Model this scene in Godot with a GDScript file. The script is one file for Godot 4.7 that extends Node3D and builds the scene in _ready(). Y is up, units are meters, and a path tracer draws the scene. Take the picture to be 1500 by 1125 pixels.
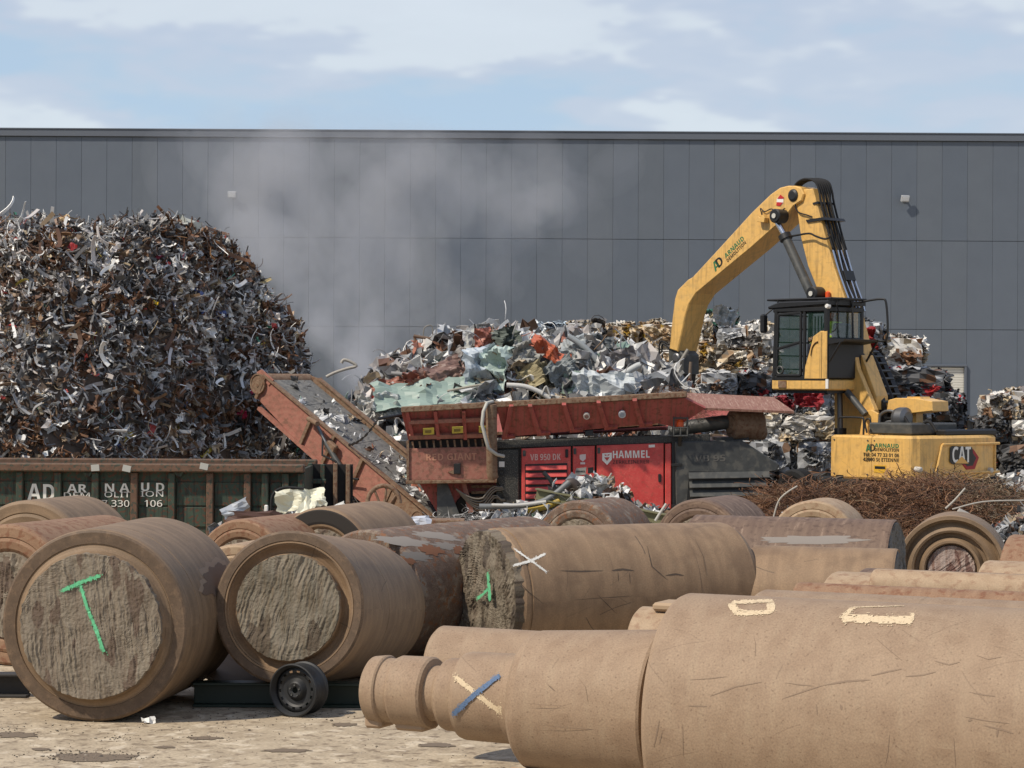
extends Node3D
# A scrap yard: steel mill rolls in front, a shredder, a material handler, scrap heaps and bales, a grey warehouse behind.
const FPX := 3338.0
const EYE := Vector3(0, 2.45, 0)
const ROLL := 0.0055
var counts := {}
var M := {}

# ---------------------------------------------------------------- mesh builder
class MB:
	var v := PackedVector3Array()
	var n := PackedVector3Array()
	var uv := PackedVector2Array()
	var col := PackedColorArray()
	var c := Color(1, 1, 1)
	var o := Vector3.ZERO
	var use_col := false
	func tri(a: Vector3, b: Vector3, d: Vector3, na: Vector3, nb: Vector3, nd: Vector3, ua := Vector2.ZERO, ub := Vector2.ZERO, ud := Vector2.ZERO) -> void:
		var g := (d - a).cross(b - a)
		if g.dot(na + nb + nd) < 0.0:
			var t := b; b = d; d = t
			t = nb; nb = nd; nd = t
			var s := ub; ub = ud; ud = s
		v.append(a - o); v.append(b - o); v.append(d - o)
		n.append(na); n.append(nb); n.append(nd)
		uv.append(ua); uv.append(ub); uv.append(ud)
		if use_col:
			col.append(c); col.append(c); col.append(c)
	func flat(a: Vector3, b: Vector3, d: Vector3) -> void:      # normal from the winding
		var g := (d - a).cross(b - a)
		if g.length_squared() < 1e-16: return
		g = g.normalized()
		tri(a, b, d, g, g, g)
	func flat_out(a: Vector3, b: Vector3, d: Vector3, centre: Vector3) -> void:
		var g := (d - a).cross(b - a)
		if g.length_squared() < 1e-16: return
		g = g.normalized()
		if g.dot((a + b + d) / 3.0 - centre) < 0.0: g = -g
		tri(a, b, d, g, g, g)
	func quad_out(a: Vector3, b: Vector3, d: Vector3, e: Vector3, centre: Vector3) -> void:
		flat_out(a, b, d, centre); flat_out(a, d, e, centre)
	func quad(a: Vector3, b: Vector3, d: Vector3, e: Vector3) -> void:
		flat(a, b, d); flat(a, d, e)
	func box(p: Vector3, s: Vector3, ch := 0.0, bas := Basis.IDENTITY) -> void:   # centre, size, chamfer
		var h := s * 0.5
		ch = minf(ch, minf(h.x, minf(h.y, h.z)) * 0.6)
		if ch <= 0.0:
			for ax in 3:
				for sg: float in [-1.0, 1.0]:
					var q: Array[Vector3] = []
					for k: Vector2 in [Vector2(-1, -1), Vector2(1, -1), Vector2(1, 1), Vector2(-1, 1)]:
						var w := Vector3.ZERO
						w[ax] = sg * h[ax]; w[(ax + 1) % 3] = k.x * h[(ax + 1) % 3]; w[(ax + 2) % 3] = k.y * h[(ax + 2) % 3]
						q.append(p + bas * w)
					quad_out(q[0], q[1], q[2], q[3], p)
			return
		for ax in 3:
			var a1 := (ax + 1) % 3
			var a2 := (ax + 2) % 3
			for sg: float in [-1.0, 1.0]:
				var q: Array[Vector3] = []
				for k: Vector2 in [Vector2(-1, -1), Vector2(1, -1), Vector2(1, 1), Vector2(-1, 1)]:
					var w := Vector3.ZERO
					w[ax] = sg * h[ax]; w[a1] = k.x * (h[a1] - ch); w[a2] = k.y * (h[a2] - ch)
					q.append(p + bas * w)
				quad_out(q[0], q[1], q[2], q[3], p)
			for s1: float in [-1.0, 1.0]:
				for s2: float in [-1.0, 1.0]:
					var q: Array[Vector3] = []
					for k: Vector2 in [Vector2(-1, 0), Vector2(1, 0), Vector2(1, 1), Vector2(-1, 1)]:
						var w := Vector3.ZERO
						w[ax] = k.x * (h[ax] - ch)
						w[a1] = s1 * (h[a1] - (ch if k.y > 0.5 else 0.0)); w[a2] = s2 * (h[a2] - (0.0 if k.y > 0.5 else ch))
						q.append(p + bas * w)
					quad_out(q[0], q[1], q[2], q[3], p)
		for sx: float in [-1.0, 1.0]:
			for sy: float in [-1.0, 1.0]:
				for sz: float in [-1.0, 1.0]:
					var q: Array[Vector3] = []
					for k in 3:
						var w := Vector3(sx * (h.x - ch), sy * (h.y - ch), sz * (h.z - ch))
						w[k] += ch * [sx, sy, sz][k]
						q.append(p + bas * w)
					flat_out(q[0], q[1], q[2], p)
	func tube(path: PackedVector3Array, r: float, sides := 8, r2 := -1.0, caps := true, flatten := 1.0) -> void:   # round bar or flattened strip along a path
		var m := path.size()
		if m < 2: return
		if r2 < 0.0: r2 = r
		var up := Vector3(0.13, 1, 0.07).normalized()
		var rings: Array[PackedVector3Array] = []
		var nr: Array[PackedVector3Array] = []
		for i in m:
			var d := (path[mini(i + 1, m - 1)] - path[maxi(i - 1, 0)]).normalized()
			if absf(d.dot(up)) > 0.97: up = Vector3(1, 0.1, 0.2).normalized()
			var e1 := d.cross(up).normalized()
			var e2 := e1.cross(d).normalized()
			up = e2
			var rr := lerpf(r, r2, float(i) / float(m - 1))
			var ring := PackedVector3Array()
			var rn := PackedVector3Array()
			for k in sides:
				var a := TAU * (float(k) + 0.5) / sides
				ring.append(path[i] + e1 * cos(a) * rr + e2 * sin(a) * rr * flatten)
				rn.append((e1 * cos(a) * flatten + e2 * sin(a)).normalized())
			rings.append(ring); nr.append(rn)
		for i in m - 1:
			for k in sides:
				var k2 := (k + 1) % sides
				if sides <= 4:
					var ctr := (path[i] + path[i + 1]) * 0.5
					quad_out(rings[i][k], rings[i][k2], rings[i + 1][k2], rings[i + 1][k], ctr)
				else:
					tri(rings[i][k], rings[i][k2], rings[i + 1][k2], nr[i][k], nr[i][k2], nr[i + 1][k2])
					tri(rings[i][k], rings[i + 1][k2], rings[i + 1][k], nr[i][k], nr[i + 1][k2], nr[i + 1][k])
		if caps:
			for e in [0, m - 1]:
				var d := (path[0] - path[1]).normalized() if e == 0 else (path[m - 1] - path[m - 2]).normalized()
				for k in sides:
					tri(path[e], rings[e][k], rings[e][(k + 1) % sides], d, d, d)
	func bar(a: Vector3, b: Vector3, r: float, sides := 10, r2 := -1.0) -> void:
		tube(PackedVector3Array([a, b]), r, sides, r2)
	func beam(a: Vector3, b: Vector3, w: float, h: float, up := Vector3.UP, ch := 0.0) -> void:   # a box from a to b
		var d := b - a
		var z := d.normalized()
		var x := up.cross(z).normalized()
		var y := z.cross(x).normalized()
		box((a + b) * 0.5, Vector3(w, h, d.length()), ch, Basis(x, y, z))
	func lathe(a: Vector3, ax: Vector3, prof: PackedVector2Array, seg := 64, uoff := 0.0) -> void:   # profile of (distance along the axis, radius)
		var e1 := ax.cross(Vector3.UP)
		if e1.length() < 0.05: e1 = ax.cross(Vector3.RIGHT)
		e1 = e1.normalized()
		var e2 := e1.cross(ax).normalized()
		var dirs := PackedVector3Array()
		for k in seg + 1:
			var t := TAU * k / seg
			dirs.append(e1 * cos(t) + e2 * sin(t))
		var run := 0.0
		for i in prof.size() - 1:
			var p := prof[i]
			var q := prof[i + 1]
			var l := (q - p).length()
			if l < 1e-6: continue
			var nt := (p.y - q.y) / l
			var nrad := (q.x - p.x) / l
			for k in seg:
				var d0 := dirs[k]
				var d1 := dirs[k + 1]
				var n0 := d0 * nrad + ax * nt
				var n1 := d1 * nrad + ax * nt
				var circ := maxf(1.0, roundf(TAU * maxf(p.y, q.y)))
				var u0 := circ * k / seg + uoff
				var u1 := circ * (k + 1) / seg + uoff
				var a0 := a + ax * p.x + d0 * p.y
				var a1 := a + ax * p.x + d1 * p.y
				var b0 := a + ax * q.x + d0 * q.y
				var b1 := a + ax * q.x + d1 * q.y
				if p.y > 1e-5: tri(a0, a1, b1, n0, n1, n1, Vector2(u0, run), Vector2(u1, run), Vector2(u1, run + l))
				if q.y > 1e-5: tri(a0, b1, b0, n0, n1, n0, Vector2(u0, run), Vector2(u1, run + l), Vector2(u0, run + l))
			run += l
	func prism(pts: PackedVector3Array, ext: Vector3, ch := 0.0) -> void:   # polygon in space pushed along ext
		var m := pts.size()
		var nn := Vector3.ZERO
		var mid := Vector3.ZERO
		for i in m:
			mid += pts[i] / m
			nn += pts[i].cross(pts[(i + 1) % m])
		nn = nn.normalized()
		var ex := (pts[1] - pts[0]).normalized()
		var ey := nn.cross(ex).normalized()
		var flat2 := PackedVector2Array()
		for p in pts: flat2.append(Vector2((p - mid).dot(ex), (p - mid).dot(ey)))
		var idx := Geometry2D.triangulate_polygon(flat2)
		var en := ext.normalized()
		var front := nn if nn.dot(en) < 0.0 else -nn
		var inner := pts
		if ch > 0.0:
			var off := Geometry2D.offset_polygon(flat2, -ch, Geometry2D.JOIN_MITER)
			if off.size() == 1 and off[0].size() == m:
				# align the starts
				var best := 0
				for k in m:
					if off[0][k].distance_to(flat2[0]) < off[0][best].distance_to(flat2[0]): best = k
				inner = PackedVector3Array()
				for k in m:
					var w: Vector2 = off[0][(best + k) % m]
					inner.append(mid + ex * w.x + ey * w.y)
			else:
				ch = 0.0
		for i in range(0, idx.size(), 3):
			tri(inner[idx[i]], inner[idx[i + 1]], inner[idx[i + 2]], front, front, front)
			tri(inner[idx[i]] + ext, inner[idx[i + 1]] + ext, inner[idx[i + 2]] + ext, -front, -front, -front)
		var cw := Geometry2D.is_polygon_clockwise(flat2)
		for i in m:
			var j := (i + 1) % m
			var e := pts[j] - pts[i]
			if e.length() < 1e-6: continue
			var sn := e.cross(nn).normalized()
			if cw: sn = -sn
			var a := pts[i] + en * ch
			var b := pts[j] + en * ch
			var a2 := pts[i] + ext - en * ch
			var b2 := pts[j] + ext - en * ch
			tri(a, b, b2, sn, sn, sn); tri(a, b2, a2, sn, sn, sn)
			if ch > 0.0:
				var s1 := (sn + front).normalized()
				var s2 := (sn - front).normalized()
				tri(inner[i], inner[j], b, s1, s1, s1); tri(inner[i], b, a, s1, s1, s1)
				tri(inner[i] + ext, inner[j] + ext, b2, s2, s2, s2); tri(inner[i] + ext, b2, a2, s2, s2, s2)
	func ribbon(pts: PackedVector3Array, nrm: PackedVector3Array, wid: PackedFloat32Array, lift := 0.003) -> void:   # a painted stroke
		var m := pts.size()
		for i in m - 1:
			var t0 := (pts[mini(i + 1, m - 1)] - pts[maxi(i - 1, 0)]).normalized()
			var t1 := (pts[mini(i + 2, m - 1)] - pts[i]).normalized()
			var s0 := nrm[i].cross(t0).normalized() * wid[i] * 0.5
			var s1 := nrm[i + 1].cross(t1).normalized() * wid[i + 1] * 0.5
			var p0 := pts[i] + nrm[i] * lift
			var p1 := pts[i + 1] + nrm[i + 1] * lift
			tri(p0 - s0, p0 + s0, p1 + s1, nrm[i], nrm[i], nrm[i + 1]); tri(p0 - s0, p1 + s1, p1 - s1, nrm[i], nrm[i + 1], nrm[i + 1])
	func add(other: MB, xf: Transform3D) -> void:
		var nb := xf.basis.inverse().transposed()
		for i in other.v.size():
			v.append(xf * other.v[i] - o); n.append((nb * other.n[i]).normalized()); uv.append(other.uv[i])
			if use_col: col.append(c)
	func mesh() -> ArrayMesh:
		var am := ArrayMesh.new()
		if v.is_empty(): return am
		var arr := []
		arr.resize(Mesh.ARRAY_MAX)
		arr[Mesh.ARRAY_VERTEX] = v; arr[Mesh.ARRAY_NORMAL] = n; arr[Mesh.ARRAY_TEX_UV] = uv
		if use_col: arr[Mesh.ARRAY_COLOR] = col
		am.add_surface_from_arrays(Mesh.PRIMITIVE_TRIANGLES, arr)
		return am

# ---------------------------------------------------------------- nodes
func mb(o := Vector3.ZERO, colored := false) -> MB:
	var b := MB.new(); b.o = o; b.use_col = colored
	return b
func put(node: Node, called: String, parent: Node) -> void:
	var key := str(parent.get_instance_id()) + called
	var k: int = counts.get(key, 0)
	counts[key] = k + 1
	node.name = called if k == 0 else "%s_%03d" % [called, k]
	parent.add_child(node, true)
func tag(o: Node, label: String, category: String, group := "") -> void:
	o.set_meta("label", label); o.set_meta("category", category)
	if group != "": o.set_meta("group", group)
func thing(called: String, label: String, category: String, at_: Vector3, group := "") -> Node3D:
	var o := Node3D.new()
	put(o, called, self)
	o.position = at_
	tag(o, label, category, group)
	return o
func part(parent: Node, called: String, what, m: Material, pos := Vector3.ZERO, label := "") -> MeshInstance3D:   # what: an MB or a Mesh
	var o := MeshInstance3D.new()
	o.mesh = what.mesh() if what is MB else what
	o.material_override = m
	put(o, called, parent)
	o.position = pos
	if label != "": o.set_meta("label", label)
	return o
func single(called: String, what, m: Material, label: String, category: String, pos := Vector3.ZERO, group := "") -> MeshInstance3D:
	var o := part(self, called, what, m, pos)
	tag(o, label, category, group)
	return o
func structure(called: String, what, m: Material) -> MeshInstance3D:
	var o := part(self, called, what, m)
	o.set_meta("kind", "structure")
	return o
func words(parent: Node, text: String, m: Material, at_: Vector3, bas: Basis, height: float, bold := true, called := "lettering", width := 0.0) -> MeshInstance3D:
	var t := TextMesh.new()
	var f := SystemFont.new()
	f.font_names = PackedStringArray(["Droid Sans"])
	if bold: f.font_weight = 700
	t.font = f
	t.text = text
	t.font_size = 64
	t.pixel_size = height / 46.0
	t.depth = 0.004
	t.curve_step = 4.0
	var o := MeshInstance3D.new()
	o.mesh = t
	o.material_override = m
	put(o, called, parent)
	var sx := 1.0
	if width > 0.0:
		sx = width / maxf(t.get_aabb().size.x, 0.001)
	o.transform = Transform3D(bas * Basis.from_scale(Vector3(sx, 1, 1)), at_)
	return o
func many(parent: Node, called: String, m: Mesh, xf: Array[Transform3D], cols: PackedColorArray, mt: Material) -> void:
	var mm := MultiMesh.new()
	mm.transform_format = MultiMesh.TRANSFORM_3D
	mm.use_colors = true
	mm.mesh = m
	mm.instance_count = xf.size()
	for i in xf.size():
		mm.set_instance_transform(i, xf[i])
		mm.set_instance_color(i, cols[i])
	var o := MultiMeshInstance3D.new()
	o.multimesh = mm
	o.material_override = mt
	put(o, called, parent)
	o.set_meta("kind", "stuff")

# ---------------------------------------------------------------- places
func at(px: float, py: float, d: float) -> Vector3:   # the point seen at a place in the picture, d metres away
	var u := (px - 750.0) / FPX * d
	var w := -(py - 562.5) / FPX * d
	return EYE + Vector3(u * cos(ROLL) - w * sin(ROLL), u * sin(ROLL) + w * cos(ROLL), -d)
func on_plane(px: float, py: float, p: Vector3, nn: Vector3) -> Vector3:
	var r := at(px, py, 1.0) - EYE
	return EYE + r * ((p - EYE).dot(nn) / r.dot(nn))
func on_roll(px: float, py: float, a: Vector3, ax: Vector3, rad: float) -> Vector3:
	var r := (at(px, py, 1.0) - EYE).normalized()
	var w := EYE - a
	var d := r - ax * r.dot(ax)
	var e := w - ax * w.dot(ax)
	var qa := d.dot(d)
	var qb := 2.0 * d.dot(e)
	var qc := e.dot(e) - rad * rad
	var disc := maxf(qb * qb - 4.0 * qa * qc, 0.0)
	return EYE + r * ((-qb - sqrt(disc)) / (2.0 * qa))

# ---------------------------------------------------------------- textures and materials
func nbytes(w: int, h: int, sd: int, freq: float, oct := 4, type := FastNoiseLite.TYPE_SIMPLEX_SMOOTH, cell := 0) -> PackedByteArray:
	var nz := FastNoiseLite.new()
	nz.seed = sd; nz.frequency = freq; nz.noise_type = type
	nz.fractal_type = FastNoiseLite.FRACTAL_FBM if oct > 1 else FastNoiseLite.FRACTAL_NONE
	nz.fractal_octaves = oct
	if type == FastNoiseLite.TYPE_CELLULAR: nz.cellular_return_type = FastNoiseLite.RETURN_DISTANCE2_SUB if cell == 0 else FastNoiseLite.RETURN_CELL_VALUE
	var im := nz.get_seamless_image(w, h)
	im.convert(Image.FORMAT_L8)
	return im.get_data()
func stretched(w: int, h: int, sd: int, freq: float, fx: int, fy: int, oct := 4) -> PackedByteArray:   # noise drawn out fx times along x or fy times along y
	var nz := FastNoiseLite.new()
	nz.seed = sd; nz.frequency = freq; nz.fractal_octaves = oct; nz.noise_type = FastNoiseLite.TYPE_SIMPLEX_SMOOTH
	var im := nz.get_seamless_image(w / fx, h / fy)
	im.convert(Image.FORMAT_L8)
	im.resize(w, h, Image.INTERPOLATE_CUBIC)
	return im.get_data()
# colour = ramp(coarse), then patches of other colours where a mask passes its limit, then fine grain
func paint_tex(w: int, coarse: PackedByteArray, c0: Color, c1: Color, grain: PackedByteArray, amount: float, masks := []) -> ImageTexture:
	var out := PackedByteArray()
	out.resize(w * w * 3)
	var nm := masks.size()
	var mk: Array[PackedByteArray] = []
	var lo := PackedFloat32Array()
	var hi := PackedFloat32Array()
	var mc := PackedColorArray()
	for q in masks:
		mk.append(q[0]); mc.append(q[1]); lo.append(q[2]); hi.append(q[3])
	for i in w * w:
		var t := coarse[i] / 255.0
		var r := lerpf(c0.r, c1.r, t)
		var g := lerpf(c0.g, c1.g, t)
		var b := lerpf(c0.b, c1.b, t)
		for k in nm:
			var s := (mk[k][i] / 255.0 - lo[k]) / (hi[k] - lo[k])
			if s > 0.0:
				s = minf(s, 1.0) * mc[k].a
				r = lerpf(r, mc[k].r, s); g = lerpf(g, mc[k].g, s); b = lerpf(b, mc[k].b, s)
		var f := 1.0 + amount * (grain[i] / 127.5 - 1.0)
		out[i * 3] = int(clampf(r * f, 0, 1) * 255.0); out[i * 3 + 1] = int(clampf(g * f, 0, 1) * 255.0); out[i * 3 + 2] = int(clampf(b * f, 0, 1) * 255.0)
	var im := Image.create_from_data(w, w, false, Image.FORMAT_RGB8, out)
	im.generate_mipmaps()
	return ImageTexture.create_from_image(im)
func grey_tex(w: int, d: PackedByteArray) -> ImageTexture:
	return ImageTexture.create_from_image(Image.create_from_data(w, w, false, Image.FORMAT_L8, d))
func plain(c: Color, rough := 0.7, metal := 0.0) -> StandardMaterial3D:
	var m := StandardMaterial3D.new()
	m.albedo_color = c; m.roughness = rough; m.metallic = metal
	return m
func textured(t: Texture2D, scale: float, rough := 0.75, metal := 0.0, bump: Texture2D = null, bump_cm := 0.2, triplanar := true) -> StandardMaterial3D:
	var m := plain(Color(1, 1, 1), rough, metal)
	m.albedo_texture = t
	if triplanar:
		m.uv1_triplanar = true
		m.uv1_world_triplanar = true
	m.uv1_scale = Vector3(scale, scale, scale)
	if bump:
		m.heightmap_enabled = true; m.heightmap_texture = bump; m.heightmap_scale = bump_cm
	return m
func tinted(rough := 0.6, metal := 0.0) -> StandardMaterial3D:
	var m := plain(Color(1, 1, 1), rough, metal)
	m.vertex_color_use_as_albedo = true
	return m

func scratches(w: int, sd: int, count: int, len_: int, along := 0.0, spread := 3.0) -> PackedByteArray:   # thin lines in a black picture
	var rg := RandomNumberGenerator.new(); rg.seed = sd
	var d := PackedByteArray(); d.resize(w * w)
	for s in count:
		var x := rg.randf() * w
		var y := rg.randf() * w
		var a := along + (rg.randf() - 0.5) * spread
		var l := int(len_ * (0.3 + rg.randf()))
		var k := rg.randf_range(0.4, 1.0)
		for i in l:
			a += (rg.randf() - 0.5) * 0.06
			x += cos(a); y += sin(a)
			var p := posmod(int(y), w) * w + posmod(int(x), w)
			d[p] = maxi(d[p], int(255.0 * k * rg.randf_range(0.5, 1.0)))
			if k > 0.8: d[posmod(int(y) + 1, w) * w + posmod(int(x), w)] = int(200.0 * k)
	return d

func make_materials() -> void:
	var W := 512
	var fine := nbytes(W, W, 1, 0.22, 3)
	var speck := nbytes(W, W, 2, 0.12, 3)
	var mid := nbytes(W, W, 3, 0.02, 4)
	var mid2 := nbytes(W, W, 4, 0.012, 5)
	var blot := nbytes(W, W, 5, 0.03, 5)
	var round_ := stretched(W, W, 6, 0.03, 8, 1, 4)      # bands round a roll
	var length_ := stretched(W, W, 7, 0.03, 1, 8, 4)
	var down := stretched(W, W, 8, 0.05, 1, 16, 3)
	var scr := scratches(W, 9, 26, 60)
	var scr2 := scratches(W, 10, 50, 110, 0.0, 0.5)
	var bump := grey_tex(W, fine)
	var bump2 := grey_tex(W, blot)
	M.bump = bump
	# rolls: brown oxidised steel of several tones
	var t := paint_tex(W, mid, Color(0.585, 0.50, 0.415), Color(0.625, 0.54, 0.45), fine, 0.09, [[round_, Color(0.63, 0.555, 0.465, 0.5), 0.5, 0.85], [mid2, Color(0.54, 0.45, 0.365, 0.5), 0.5, 0.85], [speck, Color(0.40, 0.32, 0.25, 0.6), 0.72, 0.9], [scr, Color(0.36, 0.29, 0.23, 0.4), 0.1, 1.0]])
	M.roll_front = textured(t, 1 / 1.7, 0.72, 0.0, bump, 0.05, false)
	t = paint_tex(W, round_, Color(0.47, 0.395, 0.31), Color(0.60, 0.51, 0.41), fine, 0.08, [[mid2, Color(0.44, 0.37, 0.29, 0.45), 0.5, 0.9], [blot, Color(0.60, 0.51, 0.41, 0.35), 0.55, 0.9], [scr2, Color(0.27, 0.21, 0.16, 0.6), 0.1, 1.0]])
	M.roll_tan = textured(t, 1 / 1.9, 0.68, 0.0, bump, 0.04, false)
	t = paint_tex(W, round_, Color(0.51, 0.425, 0.335), Color(0.61, 0.515, 0.41), fine, 0.08, [[blot, Color(0.60, 0.52, 0.42, 0.4), 0.55, 0.9], [mid2, Color(0.43, 0.35, 0.275, 0.4), 0.5, 0.85], [scr, Color(0.20, 0.17, 0.15, 0.8), 0.1, 1.0]])
	var t_end := paint_tex(W, mid, Color(0.33, 0.265, 0.20), Color(0.41, 0.335, 0.26), fine, 0.12, [[blot, Color(0.47, 0.38, 0.29, 0.6), 0.58, 0.8], [speck, Color(0.26, 0.20, 0.15, 0.6), 0.7, 0.85]])
	M.roll_end = textured(t_end, 1 / 1.3, 0.7, 0.0, bump, 0.04, false)
	M.roll_tan2 = textured(t, 1 / 2.3, 0.7, 0.0, bump, 0.04, false)
	t = paint_tex(W, round_, Color(0.53, 0.41, 0.32), Color(0.61, 0.50, 0.405), fine, 0.10, [[blot, Color(0.48, 0.32, 0.23, 0.7), 0.55, 0.75], [speck, Color(0.66, 0.54, 0.43, 0.5), 0.66, 0.85]])
	M.roll_orange = textured(t, 1 / 1.5, 0.8, 0.0, bump, 0.08, false)
	t = paint_tex(W, round_, Color(0.40, 0.325, 0.28), Color(0.52, 0.44, 0.375), fine, 0.10, [[round_, Color(0.66, 0.58, 0.52, 0.6), 0.70, 0.86], [blot, Color(0.33, 0.26, 0.22, 0.6), 0.6, 0.8]])
	M.roll_purple = textured(t, 1 / 1.5, 0.72, 0.0, bump, 0.06, false)
	t = paint_tex(W, mid, Color(0.45, 0.42, 0.37), Color(0.54, 0.50, 0.44), fine, 0.08, [[mid2, Color(0.42, 0.35, 0.29, 0.7), 0.5, 0.75], [scr, Color(0.7, 0.66, 0.6, 0.5), 0.1, 1.0]])
	M.roll_grey = textured(t, 1 / 1.7, 0.7, 0.0, bump, 0.04, false)
	t = paint_tex(W, mid, Color(0.64, 0.55, 0.45), Color(0.71, 0.63, 0.53), fine, 0.08, [[blot, Color(0.56, 0.44, 0.35, 0.6), 0.55, 0.8]])
	M.roll_pink = textured(t, 1 / 1.6, 0.75, 0.0, bump, 0.05, false)
	t = paint_tex(W, mid, Color(0.34, 0.27, 0.22), Color(0.45, 0.37, 0.31), fine, 0.12, [[speck, Color(0.60, 0.55, 0.49, 0.5), 0.58, 0.85], [mid2, Color(0.56, 0.52, 0.46, 0.6), 0.62, 0.8], [blot, Color(0.48, 0.30, 0.18, 0.7), 0.66, 0.74]])
	M.roll_scale = textured(t, 1 / 1.4, 0.8, 0.0, bump, 0.1, false)
	for k: String in ["roll_front", "roll_tan", "roll_tan2", "roll_orange", "roll_pink", "roll_purple"]:
		M[k].albedo_color = Color(0.945, 0.93, 0.905) if k == "roll_front" else Color(0.925, 0.905, 0.875)
	# yellow paint, worn
	t = paint_tex(W, mid2, Color(0.83, 0.66, 0.37), Color(0.87, 0.69, 0.39), fine, 0.02, [[mid, Color(0.78, 0.64, 0.40, 0.6), 0.5, 0.8], [blot, Color(0.70, 0.56, 0.34, 0.6), 0.58, 0.8], [down, Color(0.55, 0.44, 0.27, 0.55), 0.62, 0.85], [scr, Color(0.48, 0.36, 0.20, 0.7), 0.1, 1.0]])
	M.yellow = textured(t, 0.45, 0.42)
	M.yellow_plain = plain(Color(0.82, 0.63, 0.32), 0.42)
	# red paint of the shredder, faded and rusty
	t = paint_tex(W, mid2, Color(0.60, 0.27, 0.25), Color(0.65, 0.35, 0.32), fine, 0.06, [[down, Color(0.46, 0.31, 0.26, 0.6), 0.58, 0.8], [speck, Color(0.62, 0.44, 0.38, 0.5), 0.74, 0.85], [blot, Color(0.40, 0.25, 0.18, 0.75), 0.64, 0.75]])
	M.red = textured(t, 0.6, 0.6)
	t = paint_tex(W, mid2, Color(0.72, 0.22, 0.21), Color(0.78, 0.32, 0.29), fine, 0.05, [[speck, Color(0.78, 0.54, 0.47, 0.7), 0.68, 0.84], [scr, Color(0.88, 0.66, 0.58, 0.7), 0.1, 1.0], [blot, Color(0.62, 0.28, 0.23, 0.6), 0.62, 0.8]])
	M.red_door = textured(t, 0.7, 0.45)
	t = paint_tex(W, blot, Color(0.58, 0.35, 0.30), Color(0.61, 0.44, 0.37), fine, 0.08, [[mid, Color(0.42, 0.30, 0.24, 0.7), 0.50, 0.8], [speck, Color(0.72, 0.52, 0.42, 0.6), 0.68, 0.8]])
	M.red_rust = textured(t, 0.7, 0.75)
	t = paint_tex(W, mid, Color(0.40, 0.32, 0.25), Color(0.54, 0.45, 0.36), fine, 0.12, [[blot, Color(0.38, 0.24, 0.16, 0.8), 0.56, 0.7], [speck, Color(0.62, 0.53, 0.43, 0.6), 0.7, 0.85]])
	M.rust = textured(t, 0.8, 0.8)
	t = paint_tex(W, mid, Color(0.50, 0.33, 0.28), Color(0.58, 0.45, 0.38), fine, 0.1, [[down, Color(0.72, 0.62, 0.55, 0.7), 0.60, 0.8], [blot, Color(0.42, 0.26, 0.20, 0.7), 0.58, 0.75]])
	M.flap = textured(t, 0.9, 0.7)
	t = paint_tex(W, mid, Color(0.13, 0.13, 0.12), Color(0.17, 0.17, 0.16), fine, 0.10, [[speck, Color(0.55, 0.54, 0.49, 0.85), 0.62, 0.78], [blot, Color(0.24, 0.22, 0.19, 0.6), 0.6, 0.8]])
	M.black_worn = textured(t, 0.9, 0.6)
	t = paint_tex(W, mid, Color(0.21, 0.215, 0.21), Color(0.27, 0.275, 0.265), fine, 0.05, [[mid2, Color(0.36, 0.35, 0.32, 0.7), 0.55, 0.75]])
	M.black_soft = textured(t, 0.7, 0.55)
	M.black = plain(Color(0.10, 0.10, 0.10), 0.5)
	M.rubber = plain(Color(0.07, 0.07, 0.07), 0.8)
	M.dark = plain(Color(0.09, 0.085, 0.08), 0.8)
	# green skip
	t = paint_tex(W, mid2, Color(0.17, 0.22, 0.18), Color(0.23, 0.29, 0.23), fine, 0.08, [[blot, Color(0.34, 0.21, 0.14, 0.9), 0.58, 0.66], [down, Color(0.12, 0.12, 0.10, 0.6), 0.62, 0.8], [scr, Color(0.45, 0.48, 0.43, 0.6), 0.1, 1.0]])
	M.skip = textured(t, 0.7, 0.7)
	t = paint_tex(W, mid, Color(0.34, 0.25, 0.19), Color(0.42, 0.32, 0.25), fine, 0.12, [[blot, Color(0.21, 0.24, 0.20, 0.9), 0.58, 0.68], [speck, Color(0.50, 0.36, 0.26, 0.6), 0.64, 0.8]])
	M.skip_rail = textured(t, 0.7, 0.75)
	M.green_beam = plain(Color(0.10, 0.16, 0.12), 0.5)
	# belt
	t = paint_tex(W, mid, Color(0.36, 0.36, 0.35), Color(0.46, 0.455, 0.44), fine, 0.12, [[mid2, Color(0.54, 0.52, 0.48, 0.7), 0.55, 0.8], [blot, Color(0.2, 0.2, 0.19, 0.6), 0.6, 0.75]])
	M.belt = textured(t, 0.6, 0.85)
	# steel
	M.chrome = plain(Color(0.75, 0.76, 0.78), 0.18, 1.0)
	M.steel = plain(Color(0.45, 0.45, 0.45), 0.45, 0.8)
	M.white = plain(Color(0.86, 0.85, 0.82), 0.6)
	M.white_paint = plain(Color(0.88, 0.87, 0.83), 0.7)
	M.cream_paint = plain(Color(0.80, 0.72, 0.59), 0.8)
	M.blue_paint = plain(Color(0.34, 0.43, 0.55), 0.8)
	M.green_paint = plain(Color(0.40, 0.74, 0.54), 0.8)
	M.cladding = []
	for k in 4:
		t = paint_tex(W, mid2, Color(0.352, 0.384, 0.422), Color(0.367, 0.399, 0.437), fine, 0.008, [[down, Color(0.37, 0.40, 0.435, 0.3), 0.62, 0.9]]) if k == 0 else null
		var m: StandardMaterial3D = textured(t, 0.13, 0.55) if k == 0 else M.cladding[0].duplicate()
		m.albedo_color = [Color(1, 1, 1), Color(0.985, 0.985, 0.985), Color(1.0, 0.995, 0.985), Color(0.97, 0.975, 0.98)][k]
		M.cladding.append(m)
	M.cladding_dark = plain(Color(0.35, 0.375, 0.41), 0.6)
	M.seam = plain(Color(0.33, 0.35, 0.38), 0.7)
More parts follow.
